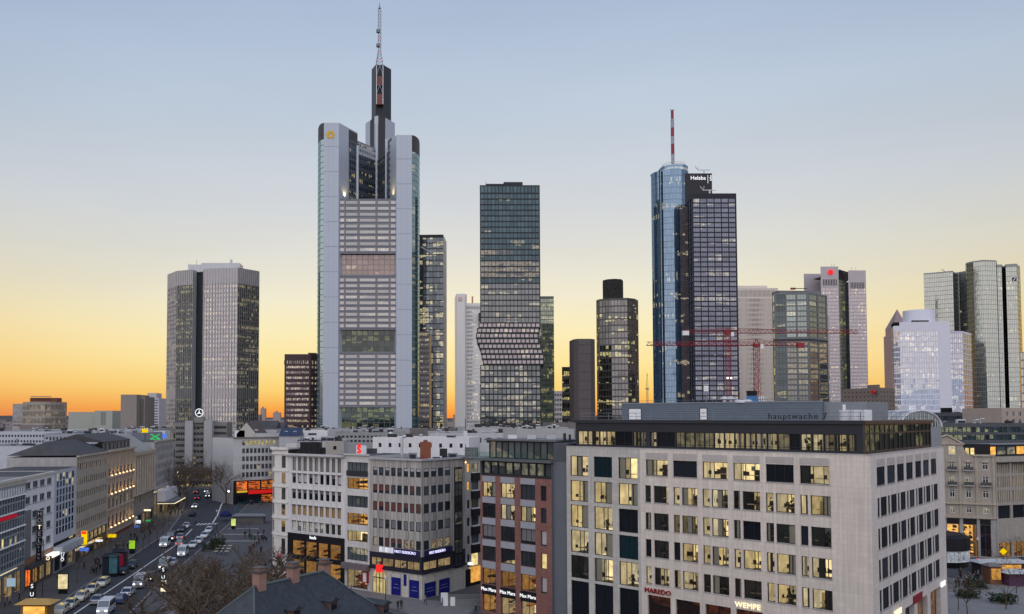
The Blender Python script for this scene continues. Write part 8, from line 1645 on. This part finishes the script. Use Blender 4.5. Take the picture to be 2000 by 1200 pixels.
# ------------------------------------------------------------------ things in the street
def copy_tree(o, parent=None):
 c = o.copy(); COL.objects.link(c); c.parent = parent
 for ch in o.children: copy_tree(ch, c)
 return c
def place(proto, used, loc, rz, label, cat, group, col=None, s=1.0):
 """first use moves the prototype itself, later uses copy it with its parts"""
 o = proto if proto.name not in used else copy_tree(proto)
 used.add(proto.name); o.location = loc; o.rotation_euler = (0, 0, rz); o.scale = (s, s, s); tag(o, label, cat, group)
 if col:
  for c in [o] + list(o.children): c.color = (*col, 1)
 return o
USED = set()
glz = glass('car_glass', (.01, .012, .016), (.8, .9, 1), .18, var=.1)
def make_car(kind):
 root = link('parked_car' if kind != 'van' else 'van', None); P = lambda nm, mb, par=root, sm=False: link(nm, mb.data(nm, smooth=sm), par)
 if kind == 'van': L, W, prof, gh = 2.55, .97, [(-2.55, .35), (-2.55, 2.15), (-2.4, 2.32), (1.25, 2.32), (1.95, 1.35), (2.45, 1.15), (2.55, .9), (2.55, .35)], None
 elif kind == 'estate': L, W, prof, gh = 2.25, .91, [(-2.25, .3), (-2.25, .9), (-2.1, 1.0), (1.0, 1.0), (2.05, .84), (2.25, .62), (2.25, .3)], [(-2.1, 1.12), (-1.85, .45)]
 else: L, W, prof, gh = 2.25, .91, [(-2.25, .3), (-2.25, .8), (-2.1, .95), (1.0, .99), (2.05, .82), (2.25, .6), (2.25, .3)], [(-1.75, 1.1), (-1.05, .3)]
 mb = MB(); n = len(prof); inn = [.06 if z > .9 or abs(x) > L - .05 else 0 for x, z in prof]
 for s in (-1, 1):
  f = [(x, s * (W - i), z) for (x, z), i in zip(prof, inn)]; mb.face(f if s < 0 else f[::-1], car_paint)
 for k in range(n):
  (x0, z0), (x1, z1) = prof[k], prof[(k + 1) % n]; i0, i1 = inn[k], inn[(k + 1) % n]; mb.face([(x0, -(W - i0), z0), (x0, W - i0, z0), (x1, W - i1, z1), (x1, -(W - i1), z1)], car_paint)
 if gh:
  (b0, b1), (t0, t1) = gh; zb, zt = .97, 1.46; B = [(b0, -.84), (b1, -.84), (b1, .84), (b0, .84)]; T = [(t0, -.64), (t1, -.64), (t1, .64), (t0, .64)]; mb.face([(*p, zt) for p in T], car_paint); mb.box(t0 - .02, t1 + .02, -.66, .66, zt - .05, zt + .015, car_paint)
  g = MB()
  for k in range(4): j = (k + 1) % 4; g.face([(*B[k], zb), (*B[j], zb), (*T[j], zt - .02), (*T[k], zt - .02)], glz)
  for x0, x1 in ((b0, t0), (b1, t1), ((b0 + b1) / 2, (t0 + t1) / 2)):
   for s in (-1, 1): mb.tube([(x0, s * .845, zb), (x1, s * .645, zt)], .04, car_paint, 4)
  P('window', g)
 else:
  g = MB(); g.face([(1.28, -.82, 2.26), (1.28, .82, 2.26), (1.93, .86, 1.42), (1.93, -.86, 1.42)][::-1], glz)
  for s in (-1, 1):
   for a, b in ((-2.3, -1.2), (-1.1, .1), (.2, 1.5)):
    q = [(a, s * .975, 1.4), (b, s * .975, 1.4), (min(b, 1.2), s * .925, 2.1), (a, s * .925, 2.1)]; g.face(q if s < 0 else q[::-1], glz)
  g.v = [(v[0] + .012, v[1], v[2] + .012) for v in g.v]; P('window', g)
 P('body', mb); w = MB(); M0 = Matrix.Rotation(R(90), 4, 'X')
 wh = MB(); wh.lathe((0, 0, -.11), [(.2, 0), (.33, .0), (.34, .22), (.2, .22)], rubber, 12); wh.v = [tuple(M0 @ Vector(v)) for v in wh.v]; hub = MB(); hub.lathe((0, 0, -.125), [(.19, 0), (.19, .25)], alu, 8); hub.face([hub.v[j] for j in range(8)], alu); hub.v = [tuple(M0 @ Vector(v)) for v in hub.v]; wd, hd = wh.data('wheel'), hub.data('rim')
 for x in (-L * .62, L * .62):
  for s in (-1, 1): o = link('wheel', wd, root, (x, s * (W - .1), .33)); link('rim', hd, o)
 for s in (-1, 1):
  m = MB(); z = .9 if kind == 'van' else .66; m.box(L - .10, L + .012, s * .62 - .17, s * .62 + .17, z - .09, z + .09, white_paint); P('headlight', m); m = MB(); z = 1.1 if kind == 'van' else .78; m.box(-L - .012, -L + .06, s * .68 - .15, s * .68 + .15, z - .1, z + .1, surf('tail_red', (.25, .01, .01), .4)); P('taillight', m)
 return root
CAR, EST, VAN = make_car('sedan'), make_car('estate'), make_car('van')
VAN.name = 'van'; DIR = math.atan2(dW.y, dW.x); TO, AW = DIR + math.pi, DIR
cream, white, silver, dark, blue, black = (.62, .58, .46), (.60, .62, .66), (.32, .34, .37), (.035, .04, .05), (.05, .08, .20), (.015, .015, .018)
cars = [(119, 1199, EST, cream, TO, 'nearest of the five cream taxis waiting at the left kerb'), (138, 1187, CAR, cream, TO, 'second of the five cream taxis at the left kerb, counted from the front'), (159, 1172, EST, cream, TO, 'middle one of the five cream taxis at the left kerb'), (180, 1157, CAR, cream, TO, 'fourth of the five cream taxis at the left kerb'), (201, 1144, EST, cream, TO, 'rearmost of the five cream taxis at the left kerb'),
 (240, 1121, CAR, black, TO, 'front one of two black cars parked beside the poster kiosk'), (258, 1109, EST, dark, TO, 'rear one of two dark cars parked beside the poster kiosk'), (192, 1178, CAR, silver, AW, 'grey saloon driving up the street beside the white line'), (207, 1198, VAN, white, TO, 'white van at the bottom of the street, nearest of all vans'), (236, 1176, EST, blue, AW, 'blue estate behind the nearest white van'), (250, 1163, CAR, white, AW, 'white car hidden behind the bare trees at the right kerb'), (274, 1146, VAN, silver, TO, 'grey van parked just left of the transit sign'), (293, 1133, EST, dark, TO, 'dark car with a lit headlamp behind the grey van'), (322, 1112, VAN, silver, TO, 'silver van facing the camera near the bollards'), (336, 1104, CAR, white, TO, 'white car right behind the silver van'),
 (322, 1068, VAN, white, TO, 'small white van at the left kerb near the bare street trees'), (335, 1056, VAN, dark, TO, 'dark van behind the small white van'), (353, 1053, CAR, silver, AW, 'car with glowing red tail lights in the middle of the street'), (352, 1066, EST, silver, AW, 'car with red tail lights just behind the tall white van'), (355, 1038, EST, dark, TO, 'dark car parked left before the crossing'), (364, 1031, CAR, white, TO, 'white car parked left just before the crossing'), (357, 1086, VAN, white, TO, 'tall white van in the middle of the street'), (377, 1069, CAR, white, TO, 'first white car in the row parked at the bollards'), (388, 1061, EST, white, TO, 'second white car in the row parked at the bollards'), (400, 1050, CAR, white, TO, 'third white car in the row parked at the bollards'), (408, 1040, EST, white, TO, 'last white car in the row by the crossing'),
 (381, 992, CAR, white, TO, 'white car coming round the bend beyond the crossing'), (376, 1008, CAR, black, AW, 'black car waiting left beyond the crossing'), (386, 976, CAR, dark, AW, 'first car of the lit queue under the avenue trees'), (383, 964, EST, dark, AW, 'second car of the lit queue under the avenue trees'), (382, 953, CAR, white, TO, 'third car of the lit queue under the avenue trees'), (407, 972, VAN, dark, TO, 'dark van standing right of the lit queue'), (404, 962, CAR, silver, TO, 'silver car behind the dark van at the avenue'), (480, 972, EST, black, TO + .9, 'black car parked in front of the red restaurant'), (505, 971, CAR, white, TO + .9, 'pale car parked in front of the red restaurant'), (1866, 1092, VAN, silver, .9, 'silver van half hidden behind the stone block at right')]
for px, py, pr, c, rz, lb in cars:
 g = on(px, py, .01); o = place(pr, USED, g, rz, lb, 'van' if pr is VAN else 'car', 'vehicles in the street', c)
 if px in (353, 352, 386, 383):   # brake lights
  for ch in o.children:
   if ch.name.startswith('taillight'): ch.data = ch.data.copy(); ch.data.materials.clear(); ch.data.materials.append(lamp_red)
 if px in (382, 236, 293, 274, 207, 322, 381, 404):
  for ch in o.children:
   if ch.name.startswith('headlight'): ch.data = ch.data.copy(); ch.data.materials.clear(); ch.data.materials.append(lamp_white)
# taxi signs
for o in list(COL.objects):
 if 'taxis' in o.get('label', ''): mb = MB(); mb.box(-.45, -.25, -.2, .2, 1.47, 1.58, sign_yellow); link('taxi_sign', mb.data('taxi_sign'), o)
# --- people
def make_person(stride, arm):
 """one continuous figure grown from a jointed skeleton"""
 J = {'pel': (0, 0, .95, .13), 'wst': (0, 0, 1.1, .13), 'chs': (0, 0, 1.33, .17), 'nek': (0, 0, 1.5, .065), 'hd0': (.02, 0, 1.58, .085), 'hd1': (.02, 0, 1.70, .095)}
 E = [('pel', 'wst'), ('wst', 'chs'), ('chs', 'nek'), ('nek', 'hd0'), ('hd0', 'hd1')]
 for s, k in ((-1, 'l'), (1, 'r')):
  st = stride * s; J.update({'hip' + k: (0, s * .09, .90, .10), 'kne' + k: (st * .55 + .04, s * .10, .50, .068), 'ank' + k: (st - .02, s * .10, .09, .05), 'toe' + k: (st + .14, s * .11, .045, .042), 'sho' + k: (0, s * .19, 1.42, .075), 'elb' + k: (-st * .3 - .02, s * .25, 1.15, .055), 'wri' + k: (-st * .6 + arm, s * .24, .92, .042), 'han' + k: (-st * .6 + arm + .03, s * .235, .82, .04)})
  E += [('pel', 'hip' + k), ('hip' + k, 'kne' + k), ('kne' + k, 'ank' + k), ('ank' + k, 'toe' + k), ('chs', 'sho' + k), ('sho' + k, 'elb' + k), ('elb' + k, 'wri' + k), ('wri' + k, 'han' + k)]
 ks = list(J); me = bpy.data.meshes.new('t'); me.from_pydata([J[k][:3] for k in ks], [(ks.index(a), ks.index(b)) for a, b in E], []); o = bpy.data.objects.new('t', me); COL.objects.link(o); m = o.modifiers.new('s', 'SKIN')
 for i, k in enumerate(ks): me.skin_vertices[0].data[i].radius = (J[k][3], J[k][3] * (1.25 if k == 'chs' else 1)); me.skin_vertices[0].data[i].use_root = k == 'pel'
 o.modifiers.new('u', 'SUBSURF').levels = 1; r = bpy.data.meshes.new_from_object(o.evaluated_get(bpy.context.evaluated_depsgraph_get())); bpy.data.objects.remove(o); r.name = 'person'
 r.materials.clear(); [r.materials.append(x) for x in (cloth, trouser, skin, hair)]
 for p in r.polygons:
  c = p.center; p.use_smooth = True; p.material_index = 1 if c.z < .86 and abs(c.y) < .2 else (2 if c.z < .86 else (0 if c.z < 1.5 else (3 if c.z > 1.69 or c.x < -.02 else 2)))
 return r
PM = [make_person(.24, 0), make_person(.12, .05), make_person(0, .12)]
prg = random.Random(21); coats = [(.012, .012, .016), (.02, .022, .03), (.03, .03, .035), (.05, .045, .04), (.02, .025, .05), (.10, .02, .02), (.18, .17, .16), (.04, .05, .04)]
def person(px, py, label, group, rz=None, col=None):
 g = on(px, py, .012); o = link('person', prg.choice(PM), None, g, rz if rz is not None else prg.uniform(0, 6.28)); o.color = (*(col or prg.choice(coats)), 1); s = prg.uniform(.94, 1.06); nm = {coats[i]: w for i, w in enumerate(('black', 'near black', 'charcoal', 'brown', 'navy', 'dark red', 'pale grey', 'olive'))}; label = label.replace('dark figure', 'figure in ' + nm[tuple(round(v, 3) for v in o.color[:3])]).replace('dark clothed', nm[tuple(round(v, 3) for v in o.color[:3])] + ' clothed'); o.scale = (s, s, s); tag(o, label, 'person', group)
single = [(686, 1160, 'person in dark clothes behind the slate roof edge, left of the lamp post'), (777, 1192, 'left one of a dark clothed pair on the square before the blue arches'), (784, 1191, 'right one of a dark clothed pair on the square before the blue arches'), (831, 1181, 'person in a pale top at the corner of the blue arches'), (929, 1200, 'person in black at the foot of the brick house'), (349, 1119, 'left one of two people beside the bollards near the silver van'), (355, 1118, 'right one of two people beside the bollards near the silver van'), (368, 1116, 'person pushing a bicycle at the pale paving'), (334, 1146, 'person in grey crossing the pale paving'), (382, 1026, 'person in black at the left end of the zebra crossing'), (478, 1050, 'tall looking lone person on the banded square'), (517, 1057, 'left one of two people walking on the pale square by the cream corner house'), (520, 1060, 'right one of two people walking on the pale square by the cream corner house'), (10, 1186, 'leftmost person in a dark coat under the curtain wall house'), (19, 1184, 'second person from the left under the curtain wall house'), (38, 1176, 'person by the red shop doorway at the left edge'), (113, 1139, 'person in black between hotel front and lit poster')]
for px, py, lb in single: person(px, py, lb, 'people named one by one')
def crowd(n, poly, label, group):
 for k in range(n):
  t, s = prg.random(), prg.random(); a = [poly[0][i] + (poly[1][i] - poly[0][i]) * t for i in (0, 1)]; b = [poly[3][i] + (poly[2][i] - poly[3][i]) * t for i in (0, 1)]; person(a[0] + (b[0] - a[0]) * s, a[1] + (b[1] - a[1]) * s, label, group)
crowd(56, [(150, 1118), (300, 1022), (318, 1026), (196, 1124)], 'dark clothed passer-by on the pavement below the beige and uplit houses', 'people on the left pavement')
crowd(38, [(322, 1010), (345, 968), (362, 968), (356, 1010)], 'dark clothed passer-by on the far left pavement near the projecting canopy', 'people on the far left pavement')
crowd(46, [(418, 975), (432, 930), (452, 935), (470, 985)], 'dark figure in the crowd between avenue and red restaurant', 'crowd at the avenue')
crowd(34, [(456, 985), (462, 975), (522, 975), (522, 990)], 'dark figure in the crowd before the red restaurant', 'crowd before the restaurant')
crowd(20, [(482, 1082), (486, 1040), (520, 1045), (512, 1085)], 'dark clothed walker on the square left of the cream corner house', 'walkers on the square')
crowd(10, [(412, 1066), (420, 1046), (440, 1050), (432, 1070)], 'dark figure by the dark hedge beside the white cars', 'people by the hedge')
crowd(20, [(1862, 1148), (1870, 1124), (1915, 1130), (1905, 1158)], 'dark clothed walker on the pale square right of the stone block', 'walkers at the right')
crowd(22, [(1900, 1080), (1905, 1068), (1998, 1072), (1998, 1092)], 'dark figure among the bicycles before the right hand stone houses', 'people at the right stone houses')
# --- bare trees
def make_tree(seed, h, spread, trunk_h, r0, levels, knob, tw, name, nb=4, tl=1.0):
 rng = random.Random(seed); root = link(name, None); mt, mc = MB(), MB(); base = Vector((0, 0, 0)); top = Vector((rng.uniform(-.15, .15), rng.uniform(-.15, .15), trunk_h)); mt.tube([base, base.lerp(top, .5) + Vector((rng.uniform(-.08, .08), 0, 0)), top], [r0 * 1.25, r0, r0 * .85], bark, 7)
 def grow(p, d, L, r, lv):
  q = p + d * L * .5 + Vector((rng.gauss(0, .06), rng.gauss(0, .06), 0)) * L; e = q + (d + Vector((rng.gauss(0, .25), rng.gauss(0, .25), rng.gauss(0, .15)))).normalized() * L * .5; (mt if lv == levels else mc).tube([p, q, e], [r, r * .8, r * .62], bark if lv > 1 else twig, 5 if lv > 1 else 3, False)
  if lv > 1:
   if knob and lv == 2: mc.lathe((e.x, e.y, e.z - r), [(r * .5, 0), (r * 1.5, r), (r * .6, r * 2)], bark, 5)
   for k in range(rng.randint(2, 4)): grow(e, (d + Vector((rng.gauss(0, .75), rng.gauss(0, .75), rng.gauss(.12, .35)))).normalized(), L * rng.uniform(.55, .85), r * .6, lv - 1)
  else:
   for k in range(tw): dd = (d + Vector((rng.gauss(0, .8), rng.gauss(0, .8), rng.gauss(.25, .5)))).normalized(); mc.tube([e, e + dd * rng.uniform(.4, .9) * tl], [r * .5, .012], twig, 3, False)
 for k in range(nb): a = 2 * math.pi * (k + rng.uniform(-.3, .3)) / nb; grow(top, Vector((math.cos(a) * spread, math.sin(a) * spread, .75)).normalized(), (h - trunk_h) * .42, r0 * .62, levels)
 link('trunk', mt.data('trunk'), root); link('crown', mc.data('crown'), root); return root
POL = [make_tree(s, 9.5, 1.05, 3.0, .40, 4, True, 4, 'plane_tree', 5, .75) for s in (1, 2, 3)]; YNG = [make_tree(s, 7.5, .6, 2.4, .09, 3, False, 4, 'street_tree', 5, 1.0) for s in (5, 6)]; AVE = [make_tree(s, 15, .75, 4.0, .30, 5, False, 3, 'avenue_tree', 5, 1.5) for s in (8, 9)]
k = 0
for D, xs in ((118, (262, 340, 405, 466)), (128, (275, 358, 428, 498)), (139, (352, 392, 450, 515)), (150, (402, 470, 538))):
 for j, px in enumerate(xs): p = at(px, 1000, D); row = ('nearest', 'second', 'third', 'rearmost')[(118, 128, 139, 150).index(D)]; place(POL[k % 3], USED, (p.x, p.y, 0), k * 1.7, 'bare knobbly plane tree, %s from the left in the %s row by the guardhouse' % (('first', 'second', 'third', 'fourth')[j], row), 'tree', 'bare plane trees by the guardhouse', None, (.92 + .12 * (k % 3)) * (.72 if px < 345 else 1)); k += 1
lbs = ['first', 'second', 'third', 'fourth', 'fifth', 'sixth', 'seventh', 'eighth']
for i, (px, py) in enumerate(((150, 1138), (186, 1120), (222, 1105), (279, 1075), (292, 1066), (307, 1058), (318, 1046), (330, 1030))): place(YNG[i % 2], USED, on(px, py), i * 2.1, 'slim bare street tree, %s from the front on the left pavement' % lbs[i], 'tree', 'slim bare trees on the left pavement')
for i, (px, D) in enumerate(((352, 352), (360, 332), (366, 316), (356, 300), (428, 352), (436, 334), (443, 318), (423, 372))): p = at(px, 900, D); place(AVE[i % 2], USED, (p.x, p.y, 0), i * 1.3, 'tall bare avenue tree, %s on the %s side of the lit car queue' % (lbs[i % 4], 'left' if i < 4 else 'right'), 'tree', 'bare avenue trees before the star building')
for i, (px, py, s) in enumerate(((1872, 1192, .8), (1890, 1205, .9), (1965, 1190, .95), (1985, 1160, .9), (1945, 1120, .8), (1930, 1085, .75), (1995, 1095, .8), (480, 1050, .7))): place(YNG[i % 2], USED, on(px, py), i * 1.9, 'thin bare tree, %s of those on the square right of the stone block' % lbs[i] if i < 7 else 'single thin bare tree on the banded square', 'tree', 'thin bare trees on the right square', None, s)
# hedges and planters
for i, (px, py, w, h) in enumerate(((413, 1076, 4.5, 1.6), (425, 1066, 3.6, 1.8), (1908, 1150, 3.5, 1.5), (1890, 1168, 3.2, 1.4), (1960, 1178, 4.0, 1.6))):
 g = on(px, py); rng = random.Random(i); mb = MB(); th = Thing('hedge', ('dark clipped shrub left of the cafe tables', 'taller dark shrub behind the cafe tables', 'dark bush on the right square near the walkers', 'low dark bush in the right corner near the stone block', 'dark bush in the lower right corner')[i], 'shrub', g)
 for q in range(420): c = Vector((g.x + rng.uniform(-w / 2, w / 2), g.y + rng.gauss(0, .8), rng.uniform(.1, h))); d1, d2 = Vector((rng.gauss(0, 1), rng.gauss(0, 1), rng.gauss(0, 1))).normalized() * .22, Vector((rng.gauss(0, 1), rng.gauss(0, 1), rng.gauss(0, 1))).normalized() * .22; mb.face([c - d1, c - d2, c + d1, c + d2], leafage)
 th.part('foliage', mb, kind='stuff'); mb = MB(); mb.box(g.x - w / 2, g.x + w / 2, g.y - .8, g.y + .8, 0, .25, stone_dark); th.part('planter', mb)
# --- street furniture
bm = MB(); bm.lathe((0, 0, 0), [(.06, 0), (.06, .85), (.075, .88), (.03, .95)], metal_dark, 6); bd = bm.data('bollard')
for i in range(34):
 t = i / 33; p = on(222 + 196 * t, 1190 - 152 * t); q = on(222 + 196 * t, 1190 - 152 * t); tag(link('bollard', bd, None, (p.x, p.y, .0)), 'thin dark bollard in the line along the right kerb', 'bollard', 'bollards along the right kerb')
def lamp_post(px, py, h, label, lit=False):
 g = on(px, py); th = Thing('street_lamp', label, 'lamp', g); mb = MB(); mb.tube([(g.x, g.y, 0), (g.x, g.y, h)], [.08, .05], metal_dark, 6); th.part('pole', mb); mb = MB(); mb.lathe((g.x, g.y, h), [(.08, 0), (.22, .15), (.24, .5), (.05, .62)], lamp_white if lit else metal_white, 8); th.part('lantern', mb)
for a in ((753, 1188, 4.6, 'slim lamp post on the square beside the slate roof'), (345, 1098, 5, 'lamp post near the row of bollards'), (423, 1035, 5, 'lamp post by the end of the crossing'), (265, 1093, 9, 'tall dark lamp post before the lime poster'), (83, 1165, 10, 'tall lamp post left of the lit poster'), (1911, 1112, 6, 'white topped lamp post behind the market stalls'), (1968, 1082, 7, 'lamp post before the finned stone house'), (446, 1003, 7, 'lamp post between road and teal railings', True), (347, 955, 7, 'lit lamp under the left avenue trees', True), (443, 955, 7, 'lit lamp beside the red restaurant corner', True)): lamp_post(*a)
def board(px, py, w, h, lift, mat, label, name='poster_display', rz=0.0):
 g = on(px, py); th = Thing(name, label, 'poster', g); M = Matrix.Translation(g) @ Matrix.Rotation(rz, 4, 'Z'); mb = MB(); mb.box(-w / 2 - .12, w / 2 + .12, -.14, .14, lift - .2, lift + h + .12, metal_black, M); mb.box(-w / 2 + .1, w / 2 - .1, -.1, .1, 0, lift - .2, metal_black, M); th.part('case', mb); mb = MB(); mb.box(-w / 2, w / 2, -.17, -.12, lift, lift + h, mat, M); th.part('lit_face', mb); return th
board(123, 1160, 1.7, 2.6, .9, glow('poster_cream', (1, .82, .45), .9, .1, scale=1.2), 'cream lit street poster before the hotel'); board(258, 1082, 1.4, 1.9, 1.2, sign_lime, 'lime green lit poster by the left pavement'); board(456, 1034, 1.3, 2.0, 1.0, glow('poster_lime', (.75, .9, .25), .9, .1, scale=1.6), 'lit yellow green poster on the banded square'); board(221, 1127, 1.6, 3.6, .7, surf('poster_teal', (.06, .18, .21), .5, var=.3, scale=1.2), 'tall teal poster on the dark kiosk', rz=.1); board(1910, 1118, .6, .5, 2.4, sign_red, 'small red lit sign at the market stalls')
def transit(px, py, label):
 g = on(px, py); th = Thing('transit_sign', label, 'sign', g); mb = MB(); mb.box(g.x - .1, g.x + .1, g.y - .1, g.y + .1, 0, 5.2, metal_dark); th.part('post', mb)
 for k, (ch, z, m) in enumerate((('S', 4.9, metal_black), ('U', 3.6, metal_black))): mb = MB(); mb.box(g.x - .45, g.x + .45, g.y - .28, g.y + .28, z - .55, z + .55, m); th.part('cube', mb); lettering(th, 'letter', ch, .95, (g.x, g.y - .31, z), (1, 0), sign_white, .03)
 mb = MB(); mb.box(g.x - .42, g.x + .42, g.y - .24, g.y + .24, 1.0, 2.9, sign_warm); th.part('lit_panel', mb)
transit(319, 1167, 'lit transit pillar with S and U on the pale paving'); transit(63, 1205, 'lit transit pillar with S and U beside the yellow kiosk')
def kiosk(px, py, w, d, h, wm, rm, label, lit=None, roof=.4, cat='kiosk', rz=0):
 g = on(px, py); th = Thing('kiosk', label, cat, g); M = Matrix.Translation((g.x, g.y, 0)) @ Matrix.Rotation(rz, 4, 'Z'); mb = MB(); mb.box(-w / 2, w / 2, 0, d, 0, h, wm, M); th.part('body', mb); mb = MB(); v = [M @ Vector(q) for q in ((-w / 2 - roof, -roof, h), (w / 2 + roof, -roof, h), (w / 2 + roof, d + roof, h), (-w / 2 - roof, d + roof, h), (-w / 2 + .3, d / 2, h + .6), (w / 2 - .3, d / 2, h + .6))]
 for f in ((0, 1, 5, 4), (2, 3, 4, 5), (1, 2, 5), (3, 0, 4)): mb.face([v[i] for i in f], rm)
 th.part('roof', mb)
 if lit: mb = MB(); mb.box(-w * .4, w * .4, -.05, .0, .9, h - .4, lit, M); th.part('lit_hatch', mb)
kiosk(66, 1214, 4.2, 2.6, 2.7, surf('kiosk_wood', (.30, .16, .05), .7), surf('kiosk_roof', (.45, .28, .09), .7), 'yellow lit wooden kiosk in the lower left corner', pane_orange, .8); kiosk(212, 1127, 2.6, 2.6, 4.0, surf('kiosk_dark', (.02, .025, .04), .5), metal_black, 'dark advertising kiosk at the left kerb', None); kiosk(232, 1116, 2.2, 2.2, 4.0, surf('kiosk_dark2', (.04, .015, .03), .5), metal_black, 'dark red advertising column behind the kiosk', glow('poster_pink', (.4, .03, .08), .3)); kiosk(1960, 1124, 9, 3, 2.5, surf('stall_dark', (.05, .04, .05), .7), surf('stall_white', (.45, .45, .46), .7), 'market stall with white roof on the right square', pane_orange, .9, 'stall'); kiosk(1946, 1142, 2.2, 2.2, 3.4, surf('stall_orange', (.2, .08, .04), .7), stone_dark, 'small orange lit booth below the market stall', pane_orange, .3, 'stall'); kiosk(1992, 1145, 4, 3, 2.4, surf('stall_purple', (.09, .03, .09), .7), surf('stall_white', (.45, .45, .46), .7), 'purple market stall at the right edge', None, .9, 'stall'); kiosk(485, 1023, 9, 4, 2.2, surf('pavilion', (.15, .14, .14), .7), roof_grey, 'low grey pavilion behind the lit poster on the square', None, .5)
# yellow diamond sign, parasol, cafe tables, stair enclosure, railings, rounded booth
g = on(1961, 1122); th = Thing('diamond_sign', 'yellow diamond sign above the market stalls', 'sign', g); mb = MB(); mb.tube([(g.x, g.y, 0), (g.x, g.y, 4.0)], .05, metal_dark, 5); th.part('post', mb); mb = MB(); mb.prism([(g.x - .75, g.y), (g.x, g.y - .05), (g.x + .75, g.y), (g.x, g.y + .05)], 0, .01, sign_yellow); mb.v = []; mb.f = []; mb.m = []; mb.face([(g.x - .75, g.y - .06, 4.6), (g.x, g.y - .06, 3.9), (g.x + .75, g.y - .06, 4.6), (g.x, g.y - .06, 5.3)], sign_yellow); mb.face([(g.x - .75, g.y + .06, 4.6), (g.x, g.y + .06, 5.3), (g.x + .75, g.y + .06, 4.6), (g.x, g.y + .06, 3.9)], sign_yellow); th.part('plate', mb)
g = on(441, 1018); th = Thing('parasol', 'deep blue closed canopy beside the crossing', 'parasol', g); mb = MB(); mb.tube([(g.x, g.y, 0), (g.x, g.y, 3)], .05, metal_dark, 5); th.part('pole', mb); mb = MB(); mb.lathe((g.x, g.y, 0), [(1.9, 1.4), (1.8, 2.2), (1.1, 2.9), (.05, 3.3)], surf('parasol_blue', (.012, .018, .085), .8), 8); th.part('canopy', mb)
for i in range(9):
 g = on(424 + (i % 3) * 8.5 + (i // 3) * 3.2, 1083 - (i // 3) * 5.5); th = Thing('cafe_table', 'pale cafe table in the group beside the dark shrubs', 'table', g, 'cafe tables beside the dark shrubs'); mb = MB(); mb.box(g.x - .75, g.x + .75, g.y - .45, g.y + .45, .72, .77, surf('table_cream', (.5, .46, .38), .7)); th.part('top', mb); mb = MB(); mb.tube([(g.x, g.y, 0), (g.x, g.y, .72)], .05, metal_dark, 5); th.part('leg', mb)
g = on(905, 1185); th = Thing('stair_enclosure', 'grey concrete stair enclosure with two small posters before the brick house', 'stairwell', g); mb = MB(); cst = surf('stairwall', (.18, .18, .19), .8)
for a in ((-3.6, 3.6, 0, .3), (-3.6, 3.6, 4.2, 4.5), (-3.6, -3.3, .3, 4.2)): mb.box(g.x + a[0], g.x + a[1], g.y + a[2], g.y + a[3], 0, 1.15, cst)
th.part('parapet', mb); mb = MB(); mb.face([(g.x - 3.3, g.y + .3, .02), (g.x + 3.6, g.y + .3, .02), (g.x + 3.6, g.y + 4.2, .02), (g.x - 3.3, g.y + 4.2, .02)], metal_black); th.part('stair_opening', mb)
for k in range(2): mb = MB(); mb.box(g.x - 3.4 + k * 1.2, g.x - 2.6 + k * 1.2, g.y - .06, g.y - .01, .1, 1.6, white_paint); th.part('poster', mb)
g = on(868, 1181); th = Thing('white_board', 'white standing board left of the stair enclosure', 'board', g); mb = MB(); mb.box(g.x - .6, g.x + .6, g.y - .05, g.y + .05, .35, 2.0, white_paint); th.part('panel', mb); mb = MB(); [mb.box(g.x + s - .04, g.x + s + .04, g.y - .03, g.y + .03, 0, .35, metal_dark) for s in (-.5, .5)]; th.part('feet', mb)
th = Thing('railing', 'teal railing zigzag around the stairs before the red restaurant', 'railing', on(480, 1000)); rm = surf('rail_teal', (.05, .16, .20), .5); tr = [on(*q) for q in ((458, 1003), (466, 988), (500, 984), (520, 982)) ]; tr2 = [on(*q) for q in ((462, 1006), (505, 996), (522, 992))]
for ch in (tr, tr2): railing(th, ch, 0, 1.2, rm, .9)
c = at(1829, 900, 190); th = Thing('rounded_pavilion', 'rounded black pavilion with white window band, cut off by the stone block', 'pavilion', (c.x, c.y, 0)); mb = MB(); mb.lathe((c.x, c.y, 0), [(5.4, 0), (5.4, 1.3)], metal_black, 24); th.part('base', mb); mb = MB(); mb.lathe((c.x, c.y, 0), [(5.5, 1.3), (5.5, 3.4)], glass('pane_pavilion', (.25, .27, .3), (.9, .95, 1), .2, lit=.6, litcol=(.8, .9, 1), strength=.35, nscale=1.5), 24); th.part('window_band', mb); mb = MB(); mb.lathe((c.x, c.y, 0), [(5.9, 3.6), (5.9, 6.2), (4.8, 6.8)], metal_black, 24); th.part('roof', mb); mb = MB()
for k in range(24): a = 2 * math.pi * k / 24; mb.tube([(c.x + 5.55 * math.cos(a), c.y + 5.55 * math.sin(a), 1.2), (c.x + 5.55 * math.cos(a), c.y + 5.55 * math.sin(a), 3.6)], .13, white_paint, 4)
for z in (1.25, 3.5): mb.tube([(c.x + 5.55 * math.cos(2 * math.pi * k / 24), c.y + 5.55 * math.sin(2 * math.pi * k / 24), z) for k in range(25)], .14, white_paint, 4)
th.part('window_frame', mb)
# added block for the store, set unseen behind the camera to shade the square
th = Thing('store_shade_block', 'added store block behind the viewpoint, out of view, shading the square', 'building', (0, -30, 0)); mb = MB(); mb.prism([(-130, -90), (150, -90), (150, -4), (-130, -4)], 0, 27, plaster_grey, roof_grey); th.part('wall', mb); mb = MB(); mb.prism([(-60, -70), (60, -70), (60, -20), (-60, -20)], 27, 29, metal_grey, roof_grey); th.part('plant_room', mb)
